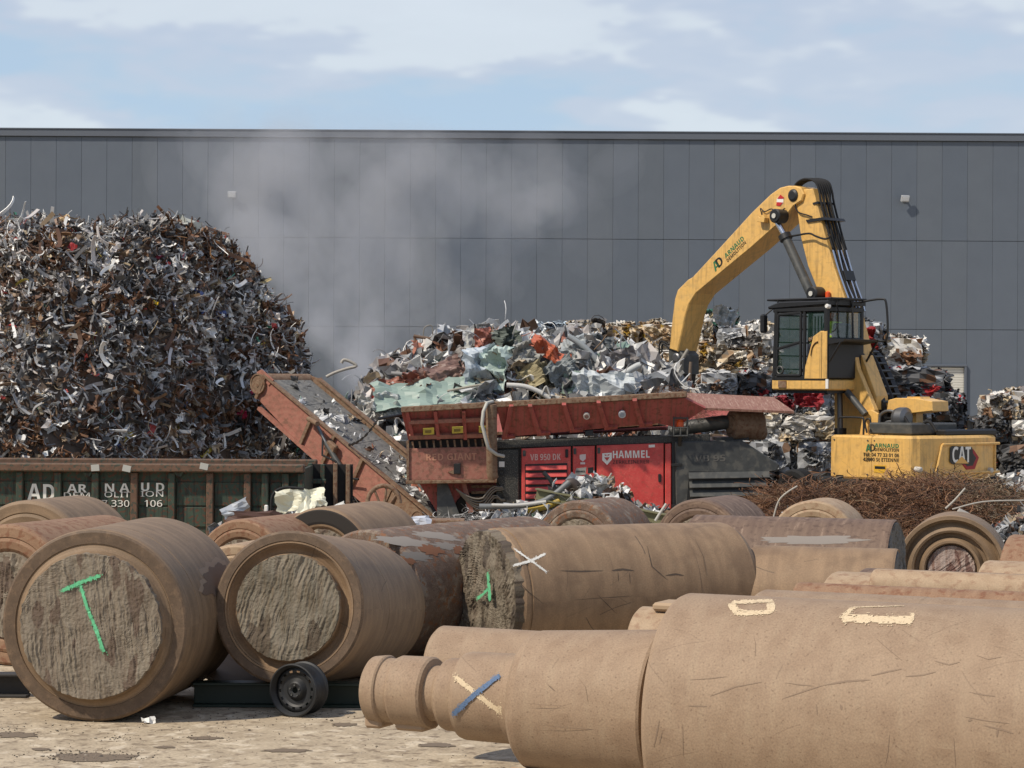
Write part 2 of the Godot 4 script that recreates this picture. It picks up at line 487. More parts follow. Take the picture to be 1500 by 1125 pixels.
	# ground
	var g1 := nbytes(W, W, 21, 0.016, 5)
	var g2 := nbytes(W, W, 22, 0.05, 4)
	t = paint_tex(W, g1, Color(0.59, 0.53, 0.44), Color(0.71, 0.65, 0.55), fine, 0.12, [[g2, Color(0.43, 0.37, 0.30, 0.75), 0.56, 0.78], [speck, Color(0.30, 0.26, 0.22, 0.8), 0.80, 0.88], [blot, Color(0.80, 0.75, 0.66, 0.6), 0.62, 0.8]])
	M.ground = textured(t, 1 / 3.7, 0.95, 0.0, bump2, 0.6)
	# scrap: colours come with each piece
	M.scrap = tinted(0.55, 0.12)
	M.scrap_dull = tinted(0.75, 0.0)
	M.wire = tinted(0.85, 0.0)
	M.core = tinted(0.85, 0.0)
	M.core.heightmap_enabled = true; M.core.heightmap_texture = bump2; M.core.heightmap_scale = 0.4
	M.core.uv1_triplanar = true; M.core.uv1_world_triplanar = true; M.core.uv1_scale = Vector3(2, 2, 2)
	M.crumple = tinted(0.6, 0.15)
	M.glass = plain(Color(0.16, 0.30, 0.24, 0.16), 0.04)
	M.glass.transparency = BaseMaterial3D.TRANSPARENCY_ALPHA

# ---------------------------------------------------------------- light, camera, air
func set_up() -> void:
	var cam := Camera3D.new()
	cam.position = EYE
	cam.rotation.z = ROLL
	cam.fov = rad_to_deg(2.0 * atan(562.5 / FPX))
	cam.near = 0.5; cam.far = 600.0
	add_child(cam)
	cam.current = true
	var sun := DirectionalLight3D.new()
	sun.name = "sun"
	add_child(sun)
	sun.light_energy = 1.38
	sun.light_color = Color(1.0, 0.955, 0.89)
	sun.light_angular_distance = 2.0
	sun.shadow_enabled = true
	sun.sky_mode = DirectionalLight3D.SKY_MODE_LIGHT_ONLY
	var to_sun := Vector3(-0.55, 0.76, 0.35).normalized()
	sun.look_at_from_position(to_sun * 100.0, Vector3.ZERO, Vector3.UP)
	var we := WorldEnvironment.new()
	var e := Environment.new()
	e.background_mode = Environment.BG_SKY
	e.tonemap_mode = Environment.TONE_MAPPER_LINEAR
	e.tonemap_exposure = 1.0
	e.sdfgi_enabled = true; e.ssao_enabled = true; e.ssil_enabled = true
	e.volumetric_fog_enabled = true; e.volumetric_fog_density = 0.0
	var sm := ProceduralSkyMaterial.new()
	sm.sky_top_color = Color(0.56, 0.66, 0.80)
	sm.sky_horizon_color = Color(0.75, 0.845, 0.90)
	sm.sky_curve = 0.25
	sm.ground_bottom_color = Color(0.42, 0.38, 0.32)
	sm.ground_horizon_color = Color(0.66, 0.70, 0.74)
	sm.ground_curve = 0.1
	# thin cloud: noise drawn out along the horizon
	var nz := FastNoiseLite.new()
	nz.seed = 47; nz.frequency = 0.022; nz.fractal_octaves = 6; nz.fractal_gain = 0.55
	nz.domain_warp_enabled = true; nz.domain_warp_amplitude = 22.0; nz.domain_warp_frequency = 0.02
	var ci := nz.get_seamless_image(1024, 2048)
	ci.convert(Image.FORMAT_L8)
	ci.resize(4096, 2048, Image.INTERPOLATE_CUBIC)
	var cb := ci.get_data()
	var lut := PackedByteArray(); lut.resize(256 * 3)
	var gr := Gradient.new()
	gr.offsets = PackedFloat32Array([0.0, 0.30, 0.39, 0.48, 0.56, 0.64, 1.0])
	gr.colors = PackedColorArray([Color(0.04, 0.07, 0.24), Color(0.08, 0.09, 0.22), Color(0.22, 0.15, 0.19), Color(0.31, 0.16, 0.15), Color(0.36, 0.23, 0.19), Color(0.50, 0.42, 0.34), Color(0.54, 0.47, 0.40)])
	for i in 256:
		var c := gr.sample(i / 255.0)
		lut[i * 3] = int(c.r * 255); lut[i * 3 + 1] = int(c.g * 255); lut[i * 3 + 2] = int(c.b * 255)
	var cd := PackedByteArray(); cd.resize(4096 * 2048 * 3)
	for i in range(0, 4096 * 1100):
		var k := cb[i] * 3
		cd[i * 3] = lut[k]; cd[i * 3 + 1] = lut[k + 1]; cd[i * 3 + 2] = lut[k + 2]
	sm.sky_cover = ImageTexture.create_from_image(Image.create_from_data(4096, 2048, false, Image.FORMAT_RGB8, cd))
	sm.sky_cover_modulate = Color(1, 1, 1, 1)
	var sky := Sky.new()
	sky.sky_material = sm
	e.sky = sky
	we.environment = e
	add_child(we)

# ---------------------------------------------------------------- ground and warehouse
func build_setting() -> void:
	var b := mb()
	b.quad_out(Vector3(-150, 0, 30), Vector3(150, 0, 30), Vector3(150, 0, -260), Vector3(-150, 0, -260), Vector3(0, -5, 0))
	var ground := structure("ground", b, M.ground)
	var on_ground := func(px: float, py: float) -> Array: return [on_plane(px, py, Vector3.ZERO, Vector3.UP), Vector3.UP]
	var oil := plain(Color(0.43, 0.375, 0.31), 0.85)
	for q: Array in [[135, 1110, 58, 6], [22, 1077, 30, 4], [300, 1082, 24, 2.5], [505, 1062, 18, 2.5], [640, 1092, 26, 3], [60, 1098, 14, 2], [420, 1100, 34, 2.5], [240, 1095, 16, 1.6]]:
		patch(ground, "oil_stain", Vector3.ZERO, q[0], q[1], q[2], q[3], oil, on_ground, int(q[0]), 0.004)
	# warehouse: a dark shell, cladding panels in front of it with open joints
	var zw := -90.0
	var top := 12.40
	var o := Vector3(0, 0, zw)
	var wh := thing("warehouse", "long dark grey metal clad warehouse closing the yard behind the scrap", "warehouse", o)
	b = mb(o)
	b.box(Vector3(0, top * 0.5, zw - 15.06), Vector3(96, top, 30), 0.0)
	part(wh, "shell", b, M.seam)
	var door_l := 14.75
	var door_r := 17.95
	var rows := [[0.0, 4.68], [4.70, 8.18], [8.20, 12.12]]
	var rg := RandomNumberGenerator.new(); rg.seed = 5
	var shared := {}
	for i in 88:
		var x0 := -44.05 + i * 1.0
		for r: Array in rows:
			var y0: float = r[0]
			var y1: float = r[1]
			if y0 == 0.0 and x0 + 1.0 > door_l and x0 < door_r: y0 = 3.25
			var key := "%.2f" % (y1 - y0)
			if not shared.has(key):
				var pb := mb()
				pb.box(Vector3.ZERO, Vector3(0.993, y1 - y0, 0.05), 0.005)
				shared[key] = pb.mesh()
			part(wh, "cladding_panel", shared[key], M.cladding[rg.randi() % 4], Vector3(x0 + 0.5, (y0 + y1) * 0.5, -0.03 + rg.randf() * 0.004))
	b = mb(o)
	b.box(Vector3(0, 12.27, zw + 0.02), Vector3(90, 0.27, 0.14), 0.01)
	part(wh, "parapet_flashing", b, M.cladding_dark)
	b = mb(o)
	b.box(Vector3(0, 12.43, zw - 0.05), Vector3(90, 0.05, 0.34), 0.01)
	part(wh, "parapet_coping", b, M.cladding[3])
	var door := Node3D.new()
	put(door, "roller_door", wh)
	var sb := mb(); sb.box(Vector3.ZERO, Vector3(2.9, 0.092, 0.03), 0.012)
	var slat := sb.mesh()
	var dm := plain(Color(0.80, 0.79, 0.75), 0.6)
	for k in 32: part(door, "slat", slat, dm, Vector3(16.4, 0.05 + k * 0.1, -0.04))
	b = mb(o)
	b.box(Vector3(17.9, 1.62, zw + 0.02), Vector3(0.09, 3.24, 0.16), 0.01); b.box(Vector3(14.9, 1.62, zw + 0.02), Vector3(0.09, 3.24, 0.16), 0.01); b.box(Vector3(16.4, 3.27, zw + 0.025), Vector3(3.1, 0.08, 0.17), 0.01)
	part(door, "door_frame", b, M.cladding_dark)
	# floodlights
	for q: Array in [[340.0, 285.0, "small floodlight on the grey wall above the shredded scrap, veiled by steam", 0.0], [1326.0, 291.0, "small floodlight on the grey wall above the yellow machine's cab", 0.25]]:
		var p := at(q[0], q[1], 89.78)
		var f := thing("floodlight", q[2], "floodlight", p, "wall floodlights")
		b = mb(p)
		var bas := Basis(Vector3.UP, q[3]) * Basis(Vector3.RIGHT, 0.35)
		b.box(p, Vector3(0.34, 0.26, 0.12), 0.02, bas)
		part(f, "housing", b, plain(Color(0.62, 0.63, 0.64), 0.5))
		b = mb(p); b.box(p + bas * Vector3(0, 0.01, 0.062), Vector3(0.27, 0.17, 0.012), 0.004, bas)
		part(f, "lens", b, plain(Color(0.85, 0.87, 0.88), 0.2))
		b = mb(p); b.beam(p + Vector3(0, 0.02, -0.02), Vector3(p.x, p.y + 0.05, zw - 0.01), 0.07, 0.07, Vector3.UP, 0.01)
		b.box(Vector3(p.x, p.y + 0.02, zw + 0.03), Vector3(0.2, 0.2, 0.05), 0.01)
		part(f, "bracket", b, M.cladding_dark)

# ---------------------------------------------------------------- mill rolls
func dir_of(yaw: float, pitch := 0.0) -> Vector3:
	var y := deg_to_rad(yaw)
	var p := deg_to_rad(pitch)
	return Vector3(sin(y) * cos(p), -sin(p), -cos(y) * cos(p))
# rough torn core on the end of a roll: c centre, out the way it faces
func core_height(q: Vector2, nz: FastNoiseLite, nz2: FastNoiseLite, lean: float, amp: float) -> float:
	var x := q.x * cos(lean) - q.y * sin(lean)
	var y := q.x * sin(lean) + q.y * cos(lean)
	var wob := nz2.get_noise_2d(x * 40.0, y * 40.0) * 0.02
	var ridge := nz.get_noise_2d((x + wob) * 270.0, y * 22.0)
	var calm := clampf(nz2.get_noise_2d(x * 28.0 - 40.0, y * 20.0) * 2.2 + 0.75, 0.25, 1.0)
	return amp * (ridge * 1.1 * calm + nz2.get_noise_2d(x * 330.0 + 50.0, y * 260.0) * 0.26 + nz2.get_noise_2d(x * 30.0, y * 30.0 + 99.0) * 1.2)
func core_frame(out: Vector3) -> Array:
	var e1 := Vector3.UP.cross(out).normalized()
	return [e1, out.cross(e1).normalized()]
func core_mesh(o: Vector3, c: Vector3, out: Vector3, r: float, sd: int, lean: float, amp: float, cols: PackedColorArray, rings := 56, seg := 200, depth := 0.06) -> MB:
	var nz := FastNoiseLite.new(); nz.seed = sd; nz.frequency = 0.1; nz.fractal_octaves = 3
	var nz2 := FastNoiseLite.new(); nz2.seed = sd + 1; nz2.frequency = 0.1; nz2.fractal_octaves = 3
	var fr := core_frame(out)
	var e1: Vector3 = fr[0]
	var e2: Vector3 = fr[1]
	var b := mb(o, true)
	var grid := PackedVector3Array()
	var tint := PackedColorArray()
	for i in rings + 1:
		var f := float(i) / rings
		for k in seg:
			var a := TAU * k / seg
			var edge := 1.0 + 0.012 * nz2.get_noise_2d(cos(a) * 60.0, sin(a) * 60.0) * 2.0
			var q := Vector2(cos(a), sin(a)) * r * f * edge
			var h := core_height(q, nz, nz2, lean, amp)
			if i == rings: h = -depth
			grid.append(c + e1 * q.x + e2 * q.y + out * h)
			var m := clampf(nz2.get_noise_2d(q.x * 55.0 + 7.0, q.y * 22.0) * 1.3 + 0.5, 0, 1)
			var m2 := clampf(nz.get_noise_2d(q.x * 320.0 + 31.0, q.y * 30.0) * 1.2 + 0.45, 0, 1)
			var col := cols[0].lerp(cols[1], m)
			col = col.lerp(cols[2], m2 * 0.55)
			if nz2.get_noise_2d(q.x * 40.0 - 70.0, q.y * 14.0) > 0.34: col = col.lerp(cols[3], 0.8)
			tint.append(col)
	for i in rings:
		for k in seg:
			var k2 := (k + 1) % seg
			var p0 := grid[i * seg + k]
			var p1 := grid[i * seg + k2]
			var p2 := grid[(i + 1) * seg + k2]
			var p3 := grid[(i + 1) * seg + k]
			b.c = tint[i * seg + k]
			var inside := c - out * 50.0 if i < rings - 1 else c
			if i > 0: b.flat_out(p0, p1, p2, inside)
			b.flat_out(p0, p2, p3, inside)
	return b
func roll_thing(label: String, a: Vector3, ax: Vector3, prof: PackedVector2Array, m: Material, seg := 72, uoff := 0.0, called := "mill_roll") -> Node3D:
	var t := thing(called, label, "steel roll", a, "scrapped steel mill rolls")
	var b := mb(a)
	b.lathe(a, ax, prof, seg, uoff)
	part(t, "barrel", b, m)
	return t
# end face, chamfer, barrel, far end
func simple_prof(l: float, r: float, neck := 0.0, nl := 0.0, ch := 0.025) -> PackedVector2Array:
	var p := PackedVector2Array()
	if neck > 0.0:
		p.append_array([Vector2(-nl, 0), Vector2(-nl, neck * 0.93), Vector2(-nl + 0.02, neck), Vector2(-0.05, neck), Vector2(-0.02, neck + 0.015), Vector2(0, neck + 0.05)])
	else:
		p.append(Vector2(0, 0))
	p.append_array([Vector2(0, r * 0.80), Vector2(0.012, r * 0.81), Vector2(0.012, r * 0.84), Vector2(0, r * 0.85), Vector2(0, r - ch), Vector2(ch * 0.3, r - ch * 0.3), Vector2(ch, r), Vector2(l * 0.3, r), Vector2(l * 0.304, r - 0.004), Vector2(l * 0.315, r - 0.004), Vector2(l * 0.32, r), Vector2(l - ch, r), Vector2(l, r - ch), Vector2(l, 0)])
	return p
func stroke(parent: Node3D, called: String, o: Vector3, pix: PackedVector2Array, w: float, m: Material, hit: Callable, lift := 0.0022, rag := 0.25) -> void:
	var pts := PackedVector3Array()
	var nr := PackedVector3Array()
	var ws := PackedFloat32Array()
	var rg := RandomNumberGenerator.new(); rg.seed = int(pix[0].x * 7.0 + pix[0].y)
	var cur := 1.0
	for i in pix.size() - 1:
		var steps := maxi(2, int(pix[i].distance_to(pix[i + 1]) / 2.5))
		for k in steps + (1 if i == pix.size() - 2 else 0):
			var p := pix[i].lerp(pix[i + 1], float(k) / steps)
			var h: Array = hit.call(p.x, p.y)
			pts.append(h[0]); nr.append(h[1])
			cur = lerpf(cur, rg.randf_range(1.0 - rag, 1.0 + rag), 0.22)
			ws.append(w * cur)
	for i in ws.size():
		if called == "scratch": ws[i] *= pow(sin(PI * (i + 0.5) / ws.size()), 0.7)
	ws[0] *= 0.6; ws[ws.size() - 1] *= 0.6
	var b := mb(o)
	if called != "paint_mark":
		b.ribbon(pts, nr, ws, lift)
	else:
		var lanes := 9
		for ln in lanes:
			var off := (float(ln) + 0.5) / lanes - 0.5
			var gone := 0.0
			for i in pts.size() - 1:
				gone = lerpf(gone, rg.randf(), 0.55)
				if gone < absf(off) * 1.25 - 0.12: continue
				var tg := (pts[mini(i + 1, pts.size() - 1)] - pts[maxi(i - 1, 0)]).normalized()
				var sd := nr[i].cross(tg).normalized()
				var h := nr[i] * lift
				var w0 := ws[i] / lanes * 0.5
				b.quad(pts[i] + h + sd * (off * ws[i] - w0), pts[i] + h + sd * (off * ws[i] + w0), pts[i + 1] + h + sd * (off * ws[i + 1] + w0), pts[i + 1] + h + sd * (off * ws[i + 1] - w0))
		for i in pts.size() * 4:
			var k := rg.randi() % pts.size()
			var tg := (pts[mini(k + 1, pts.size() - 1)] - pts[maxi(k - 1, 0)]).normalized()
			var sd := nr[k].cross(tg).normalized()
			var p := pts[k] + nr[k] * (lift + 0.001) + sd * clampf(rg.randfn(), -1.6, 1.6) * w * 0.44 + tg * rg.randfn() * 0.012
			var dr := rg.randf_range(0.001, 0.0045)
			var e := tg.rotated(nr[k], rg.randf() * TAU)
			var e2 := nr[k].cross(e)
			for j in 5:
				b.tri(p, p + (e * cos(j * 1.2566) + e2 * sin(j * 1.2566)) * dr, p + (e * cos((j + 1) * 1.2566) + e2 * sin((j + 1) * 1.2566)) * dr, nr[k], nr[k], nr[k])
	part(parent, called, b, m)

# a stain or scale with an outline of its own on a roll: an uneven patch round a place in the picture, w and h in picture units
func patch(t: Node3D, called: String, a: Vector3, cx: float, cy: float, w: float, h: float, m: Material, hit: Callable, sd: int, lift := 0.0015, lean := 0.0) -> void:
	var nz := FastNoiseLite.new(); nz.seed = sd; nz.frequency = 0.9; nz.fractal_octaves = 4
	var b := mb(a)
	var seg := 72
	var rings := 5
	var P: Array = []
	for i in rings + 1:
		var row: Array = []
		for k in seg:
			var an := TAU * k / seg
			var rr := (1.0 + 0.5 * nz.get_noise_2d(cos(an) * 1.6, sin(an) * 1.6)) * i / rings
			var d := Vector2(cos(an) * w * rr, sin(an) * h * rr).rotated(lean)
			row.append(hit.call(cx + d.x, cy + d.y))
		P.append(row)
	for i in rings:
		for k in seg:
			var k2 := (k + 1) % seg
			var q := [P[i][k], P[i][k2], P[i + 1][k2], P[i + 1][k]]
			var v: Array[Vector3] = []
			for e: Array in q: v.append(e[0] + e[1] * lift)
			if i > 0: b.tri(v[0], v[1], v[2], q[0][1], q[1][1], q[2][1])
			b.tri(v[0], v[2], v[3], q[0][1], q[2][1], q[3][1])
	part(t, called, b, m)
func end_ring(t: Node3D, a: Vector3, ax: Vector3, prof: Array, r: float) -> void:   # oily machined ring round the end face
	var p := PackedVector2Array()
	for q: Array in prof: p.append(Vector2(q[0] - 0.003, q[1] * r))
	var b := mb(a)
	b.lathe(a, ax, p, 128, 0.2)
	part(t, "end_ring", b, M.roll_end)
func build_rolls() -> void:
	var grey_core := PackedColorArray([Color(0.155, 0.12, 0.085), Color(0.20, 0.165, 0.12), Color(0.235, 0.20, 0.15), Color(0.10, 0.066, 0.045)])
	var green_core := PackedColorArray([Color(0.125, 0.097, 0.062), Color(0.20, 0.165, 0.12), Color(0.16, 0.15, 0.115), Color(0.08, 0.058, 0.038)])
	# left roll with the green T
	var r := 0.695
	var a := at(138, 918, 16.4); a.y = r
	var ax := dir_of(8.0)
	var prof := PackedVector2Array([Vector2(-0.06, 0), Vector2(-0.06, r * 0.755), Vector2(-0.045, r * 0.762), Vector2(-0.022, r * 0.78), Vector2(-0.006, r * 0.805), Vector2(0, r * 0.83), Vector2(0.004, r * 0.832), Vector2(0.004, r * 0.845), Vector2(0, r * 0.848), Vector2(0, r * 0.965), Vector2(0.008, r * 0.985), Vector2(0.03, r * 0.997), Vector2(0.06, r), Vector2(0.30, r), Vector2(0.302, r - 0.004), Vector2(0.312, r - 0.004), Vector2(0.314, r), Vector2(1.50, r), Vector2(1.53, r - 0.03), Vector2(1.53, 0)])
	var t := roll_thing("large brown steel roll with a green spray painted T on its ridged end", a, ax, prof, M.roll_tan, 128)
	end_ring(t, a, ax, [[0.004, 0.846], [-0.002, 0.85], [-0.002, 0.965], [0.007, 0.987]], r)
	var c := a - ax * 0.09
	part(t, "torn_core", core_mesh(a, c, -ax, r * 0.76, 11, -0.12, 0.013, grey_core, 72, 300), M.core)
	var nz := FastNoiseLite.new(); nz.seed = 11; nz.frequency = 0.1; nz.fractal_octaves = 3
	var nz2 := FastNoiseLite.new(); nz2.seed = 12; nz2.frequency = 0.1; nz2.fractal_octaves = 3
	var fr := core_frame(-ax)
	var on_core := func(px: float, py: float) -> Array:
		var p := on_plane(px, py, c, ax)
		var q := Vector2((p - c).dot(fr[0]), (p - c).dot(fr[1]))
		return [p - ax * core_height(q, nz, nz2, -0.12, 0.013), -ax]
	stroke(t, "paint_mark", a, PackedVector2Array([Vector2(90, 866), Vector2(118, 853), Vector2(147, 843)]), 0.030, M.green_paint, on_core, 0.008, 0.4)
	stroke(t, "paint_mark", a, PackedVector2Array([Vector2(117, 856), Vector2(131, 898), Vector2(146, 935), Vector2(153, 955)]), 0.026, M.green_paint, on_core, 0.008, 0.4)
	var a1 := a
	var ax1 := ax
	var on1 := func(px: float, py: float) -> Array:
		var p := on_roll(px, py, a1, ax1, 0.695)
		return [p, (p - a1 - ax1 * (p - a1).dot(ax1)).normalized()]
	patch(t, "pale_scale", a, 318, 845, 26, 26, plain(Color(0.55, 0.475, 0.395), 0.85), on1, 5, 0.0012, 0.5)
	patch(t, "burnt_scale", a, 320, 850, 22, 24, plain(Color(0.39, 0.32, 0.265), 0.85), on1, 5, 0.0030, 0.5)
	# second roll, nose up on the green beam
	r = 0.573
	a = at(423, 890, 17.0)
	ax = dir_of(9.2, 5.6)
	prof = PackedVector2Array([Vector2(-0.02, 0), Vector2(-0.02, r * 0.69), Vector2(-0.01, r * 0.70), Vector2(0.05, r * 0.70), Vector2(0.065, r * 0.715), Vector2(0.055, r * 0.76), Vector2(0.035, r * 0.80), Vector2(0.02, r * 0.82), Vector2(0.02, r * 0.835), Vector2(0.0, r * 0.84), Vector2(0, r * 0.86), Vector2(0.006, r * 0.865), Vector2(0, r * 0.87), Vector2(0, r * 0.97), Vector2(0.012, r), Vector2(0.9, r), Vector2(0.903, r - 0.004), Vector2(0.91, r - 0.004), Vector2(0.913, r), Vector2(2.2, r), Vector2(2.24, r - 0.015), Vector2(2.42, r - 0.02), Vector2(2.45, r - 0.05), Vector2(2.45, 0)])
	t = roll_thing("brown steel roll with unmarked grey torn core behind the black wheel rim", a, ax, prof, M.roll_tan2, 112, 0.4)
	end_ring(t, a, ax, [[0.004, 0.868], [-0.002, 0.872], [-0.002, 0.968], [0.010, 0.998]], r)
	part(t, "torn_core", core_mesh(a, a - ax * 0.035, -ax, r * 0.70, 21, 0.25, 0.013, green_core, 60, 240), M.core)
	# third roll, broken end towards the left
	r = 0.595
	a = at(704, 862, 19.8); a.y = r
	ax = dir_of(61.0)
	prof = PackedVector2Array([Vector2(0.10, 0), Vector2(0.10, r * 0.97), Vector2(0.13, r), Vector2(0.17, r), Vector2(0.173, r - 0.006), Vector2(0.19, r - 0.006), Vector2(0.193, r + 0.004), Vector2(1.9, r + 0.004), Vector2(1.903, r), Vector2(2.5, r - 0.005), Vector2(2.56, r - 0.04), Vector2(2.56, 0)])
	t = roll_thing("tan steel roll with a white painted X and a jagged broken end", a, ax, prof, M.roll_tan2, 112, 1.3)
	var a3 := a
	var ax3 := ax
	part(t, "broken_end", core_mesh(a, a + ax * 0.03, -ax, r * 0.985, 31, 0.35, 0.022, PackedColorArray([Color(0.12, 0.09, 0.06), Color(0.17, 0.14, 0.10), Color(0.22, 0.185, 0.135), Color(0.06, 0.045, 0.032)]), 50, 180, 0.09), M.core)
	var on3 := func(px: float, py: float) -> Array:
		var p := on_roll(px, py, a3, ax3, 0.599)
		return [p, (p - a3 - ax3 * (p - a3).dot(ax3)).normalized()]
	stroke(t, "paint_mark", a, PackedVector2Array([Vector2(753, 804), Vector2(776, 820), Vector2(801, 838)]), 0.022, M.white_paint, on3)
	stroke(t, "paint_mark", a, PackedVector2Array([Vector2(751, 829), Vector2(776, 822), Vector2(799, 811)]), 0.024, M.white_paint, on3)
	var mark3 := plain(Color(0.30, 0.25, 0.205), 0.85)
	for q: Array in [[[820, 836, 850, 837, 884, 836], 0.012], [[896, 836, 912, 834, 929, 836], 0.022], [[840, 879, 880, 876, 928, 873], 0.006], [[875, 871, 888, 884, 903, 899], 0.006], [[748, 840, 775, 868, 797, 885], 0.006], [[948, 800, 955, 830, 978, 850], 0.010], [[760, 895, 762, 920, 764, 935], 0.010], [[975, 843, 990, 841, 1002, 843], 0.016], [[905, 838, 906, 852], 0.006], [[922, 838, 923, 856], 0.006], [[1018, 790, 1030, 815, 1036, 850], 0.004]]:
		var e: Array = q[0]
		var pl := PackedVector2Array()
		for k in range(0, e.size(), 2): pl.append(Vector2(e[k], e[k + 1]))
		stroke(t, "scratch", a, pl, q[1], mark3, on3, 0.0015, 0.7)
	var end3 := func(px: float, py: float) -> Array:
		return [on_plane(px, py, a3 - ax3 * 0.02, ax3), -ax3]
	stroke(t, "paint_mark", a, PackedVector2Array([Vector2(716, 838), Vector2(718, 862), Vector2(719, 880)]), 0.05, M.green_paint, end3, 0.01, 0.5)
	stroke(t, "paint_mark", a, PackedVector2Array([Vector2(699, 878), Vector2(709, 870), Vector2(717, 862)]), 0.03, M.green_paint, end3, 0.01, 0.5)
	# front roll with stepped necks; the near end runs out of the picture to the right
	r = 0.644
	a = at(1000, 1045, 12.5); a.y = r + 0.02
	ax = Vector3(cos(deg_to_rad(25)), 0, sin(deg_to_rad(25)))
	prof = PackedVector2Array([Vector2(-1.93, 0), Vector2(-1.93, 0.172), Vector2(-1.915, 0.192), Vector2(-1.835, 0.202), Vector2(-1.825, 0.196), Vector2(-1.82, 0.186), Vector2(-1.755, 0.184), Vector2(-1.75, 0.198), Vector2(-1.735, 0.205), Vector2(-1.545, 0.208), Vector2(-1.53, 0.198), Vector2(-1.525, 0.16), Vector2(-1.47, 0.158), Vector2(-1.455, 0.17), Vector2(-1.44, 0.2), Vector2(-1.42, 0.208), Vector2(-1.335, 0.21), Vector2(-1.325, 0.225), Vector2(-1.315, 0.245), Vector2(-1.29, 0.252), Vector2(-1.0, 0.255), Vector2(-0.95, 0.27), Vector2(-0.925, 0.31), Vector2(-0.91, 0.36), Vector2(-0.885, 0.385), Vector2(-0.85, 0.395), Vector2(-0.105, 0.437), Vector2(-0.09, 0.43), Vector2(-0.085, 0.36), Vector2(0.0, 0.36), Vector2(0.0, r - 0.03), Vector2(0.008, r - 0.01), Vector2(0.03, r), Vector2(3.2, r), Vector2(3.24, r - 0.04), Vector2(3.24, 0.4), Vector2(3.3, 0.39), Vector2(4.1, 0.39), Vector2(4.12, 0.25), Vector2(4.6, 0.25), Vector2(4.6, 0)])
	t = roll_thing("foremost tan steel roll with stepped neck and a blue and white X", a, ax, prof, M.roll_front, 160)
	var af := a
	var axf := ax
	var hit_r := func(rad: float) -> Callable:
		return func(px: float, py: float) -> Array:
			var p := on_roll(px, py, af, axf, rad)
			return [p, (p - af - axf * (p - af).dot(axf)).normalized()]
	stroke(t, "paint_mark", a, PackedVector2Array([Vector2(665, 991), Vector2(700, 1018), Vector2(735, 1045)]), 0.028, M.cream_paint, hit_r.call(0.254))
	stroke(t, "paint_mark", a, PackedVector2Array([Vector2(735, 1047), Vector2(733, 1034)]), 0.03, M.cream_paint, hit_r.call(0.256), 0.006)
	stroke(t, "paint_mark", a, PackedVector2Array([Vector2(663, 1047), Vector2(698, 1016), Vector2(733, 990)]), 0.03, M.blue_paint, hit_r.call(0.254), 0.009)
	for q: Array in [[[1072, 883, 1132, 880], 0.07], [[1130, 881, 1128, 897], 0.045], [[1132, 897, 1078, 899], 0.05], [[1080, 900, 1071, 884], 0.045], [[1082, 893, 1096, 896], 0.02], [[1322, 888, 1252, 890], 0.016], [[1252, 889, 1232, 906], 0.035], [[1234, 906, 1337, 909], 0.085], [[1335, 912, 1337, 898], 0.022]]:
		var e: Array = q[0]
		stroke(t, "paint_mark", a, PackedVector2Array([Vector2(e[0], e[1]), Vector2(e[2], e[3])]), q[1], M.cream_paint, hit_r.call(r), 0.0022)
	# scratches, gouges and smears on the front roll
	var gouge := plain(Color(0.50, 0.42, 0.345), 0.8)
	for q: Array in [[[1148, 1023, 1180, 1012, 1206, 1004], 0.007], [[1206, 1004, 1240, 998, 1276, 996], 0.010], [[1276, 990, 1300, 984, 1321, 980], 0.009], [[1040, 1020, 1078, 1006, 1117, 999], 0.007], [[1010, 996, 1040, 994, 1066, 991], 0.004], [[1326, 991, 1352, 989, 1372, 984], 0.008], [[1368, 968, 1390, 974, 1406, 970], 0.007], [[1104, 932, 1107, 944, 1106, 962], 0.003], [[1283, 935, 1300, 950, 1322, 968], 0.004], [[1196, 1032, 1197, 1048], 0.006], [[1231, 1032, 1233, 1040], 0.012], [[1413, 1050, 1445, 1056, 1480, 1060], 0.004], [[1418, 1056, 1424, 1054], 0.014], [[1442, 1063, 1468, 1069, 1485, 1075], 0.010], [[1462, 1066, 1460, 1080], 0.010], [[1303, 1075, 1301, 1100, 1297, 1121], 0.003], [[1397, 1080, 1400, 1124], 0.003], [[1150, 1000, 1170, 1003, 1192, 1005], 0.004], [[1420, 1014, 1440, 1018, 1458, 1020], 0.006], [[1008, 1034, 1036, 1035], 0.006], [[958, 1095, 962, 1075, 966, 1055], 0.006], [[966, 1090, 970, 1072], 0.005], [[1000, 1060, 1001, 1110], 0.003], [[1430, 960, 1448, 966, 1470, 962], 0.004]]:
		var e: Array = q[0]
		var pl := PackedVector2Array()
		for k in range(0, e.size(), 2): pl.append(Vector2(e[k], e[k + 1]))
		stroke(t, "scratch", a, pl, q[1], gouge, hit_r.call(r), 0.0015, 0.6)
	for q: Array in [[[770, 1030, 800, 1033, 830, 1034], 0.003], [[845, 990, 858, 1006, 862, 1030], 0.003], [[800, 1000, 812, 1010], 0.004], [[880, 970, 890, 990, 892, 1015], 0.003], [[780, 1060, 830, 1066, 900, 1070], 0.003]]:
		var e: Array = q[0]
		var pl := PackedVector2Array()
		for k in range(0, e.size(), 2): pl.append(Vector2(e[k], e[k + 1]))
		stroke(t, "scratch", a, pl, q[1], gouge, hit_r.call(0.417), 0.006, 0.6)
	# coupling ribs on the nose and the plate under the neck
	var b := mb(a)
	for k in 2:
		b = mb(a)
		b.box(a - ax * (1.64 + 0.24 * k) + Vector3(0, -0.175, 0), Vector3(0.19 - 0.08 * k, 0.08, 0.2), 0.015, Basis(Vector3.UP, -deg_to_rad(25)))
		part(t, "coupling_lug", b, M.roll_front)
	b = mb(a)
	var dn := Basis(ax, -0.25) * Vector3.DOWN
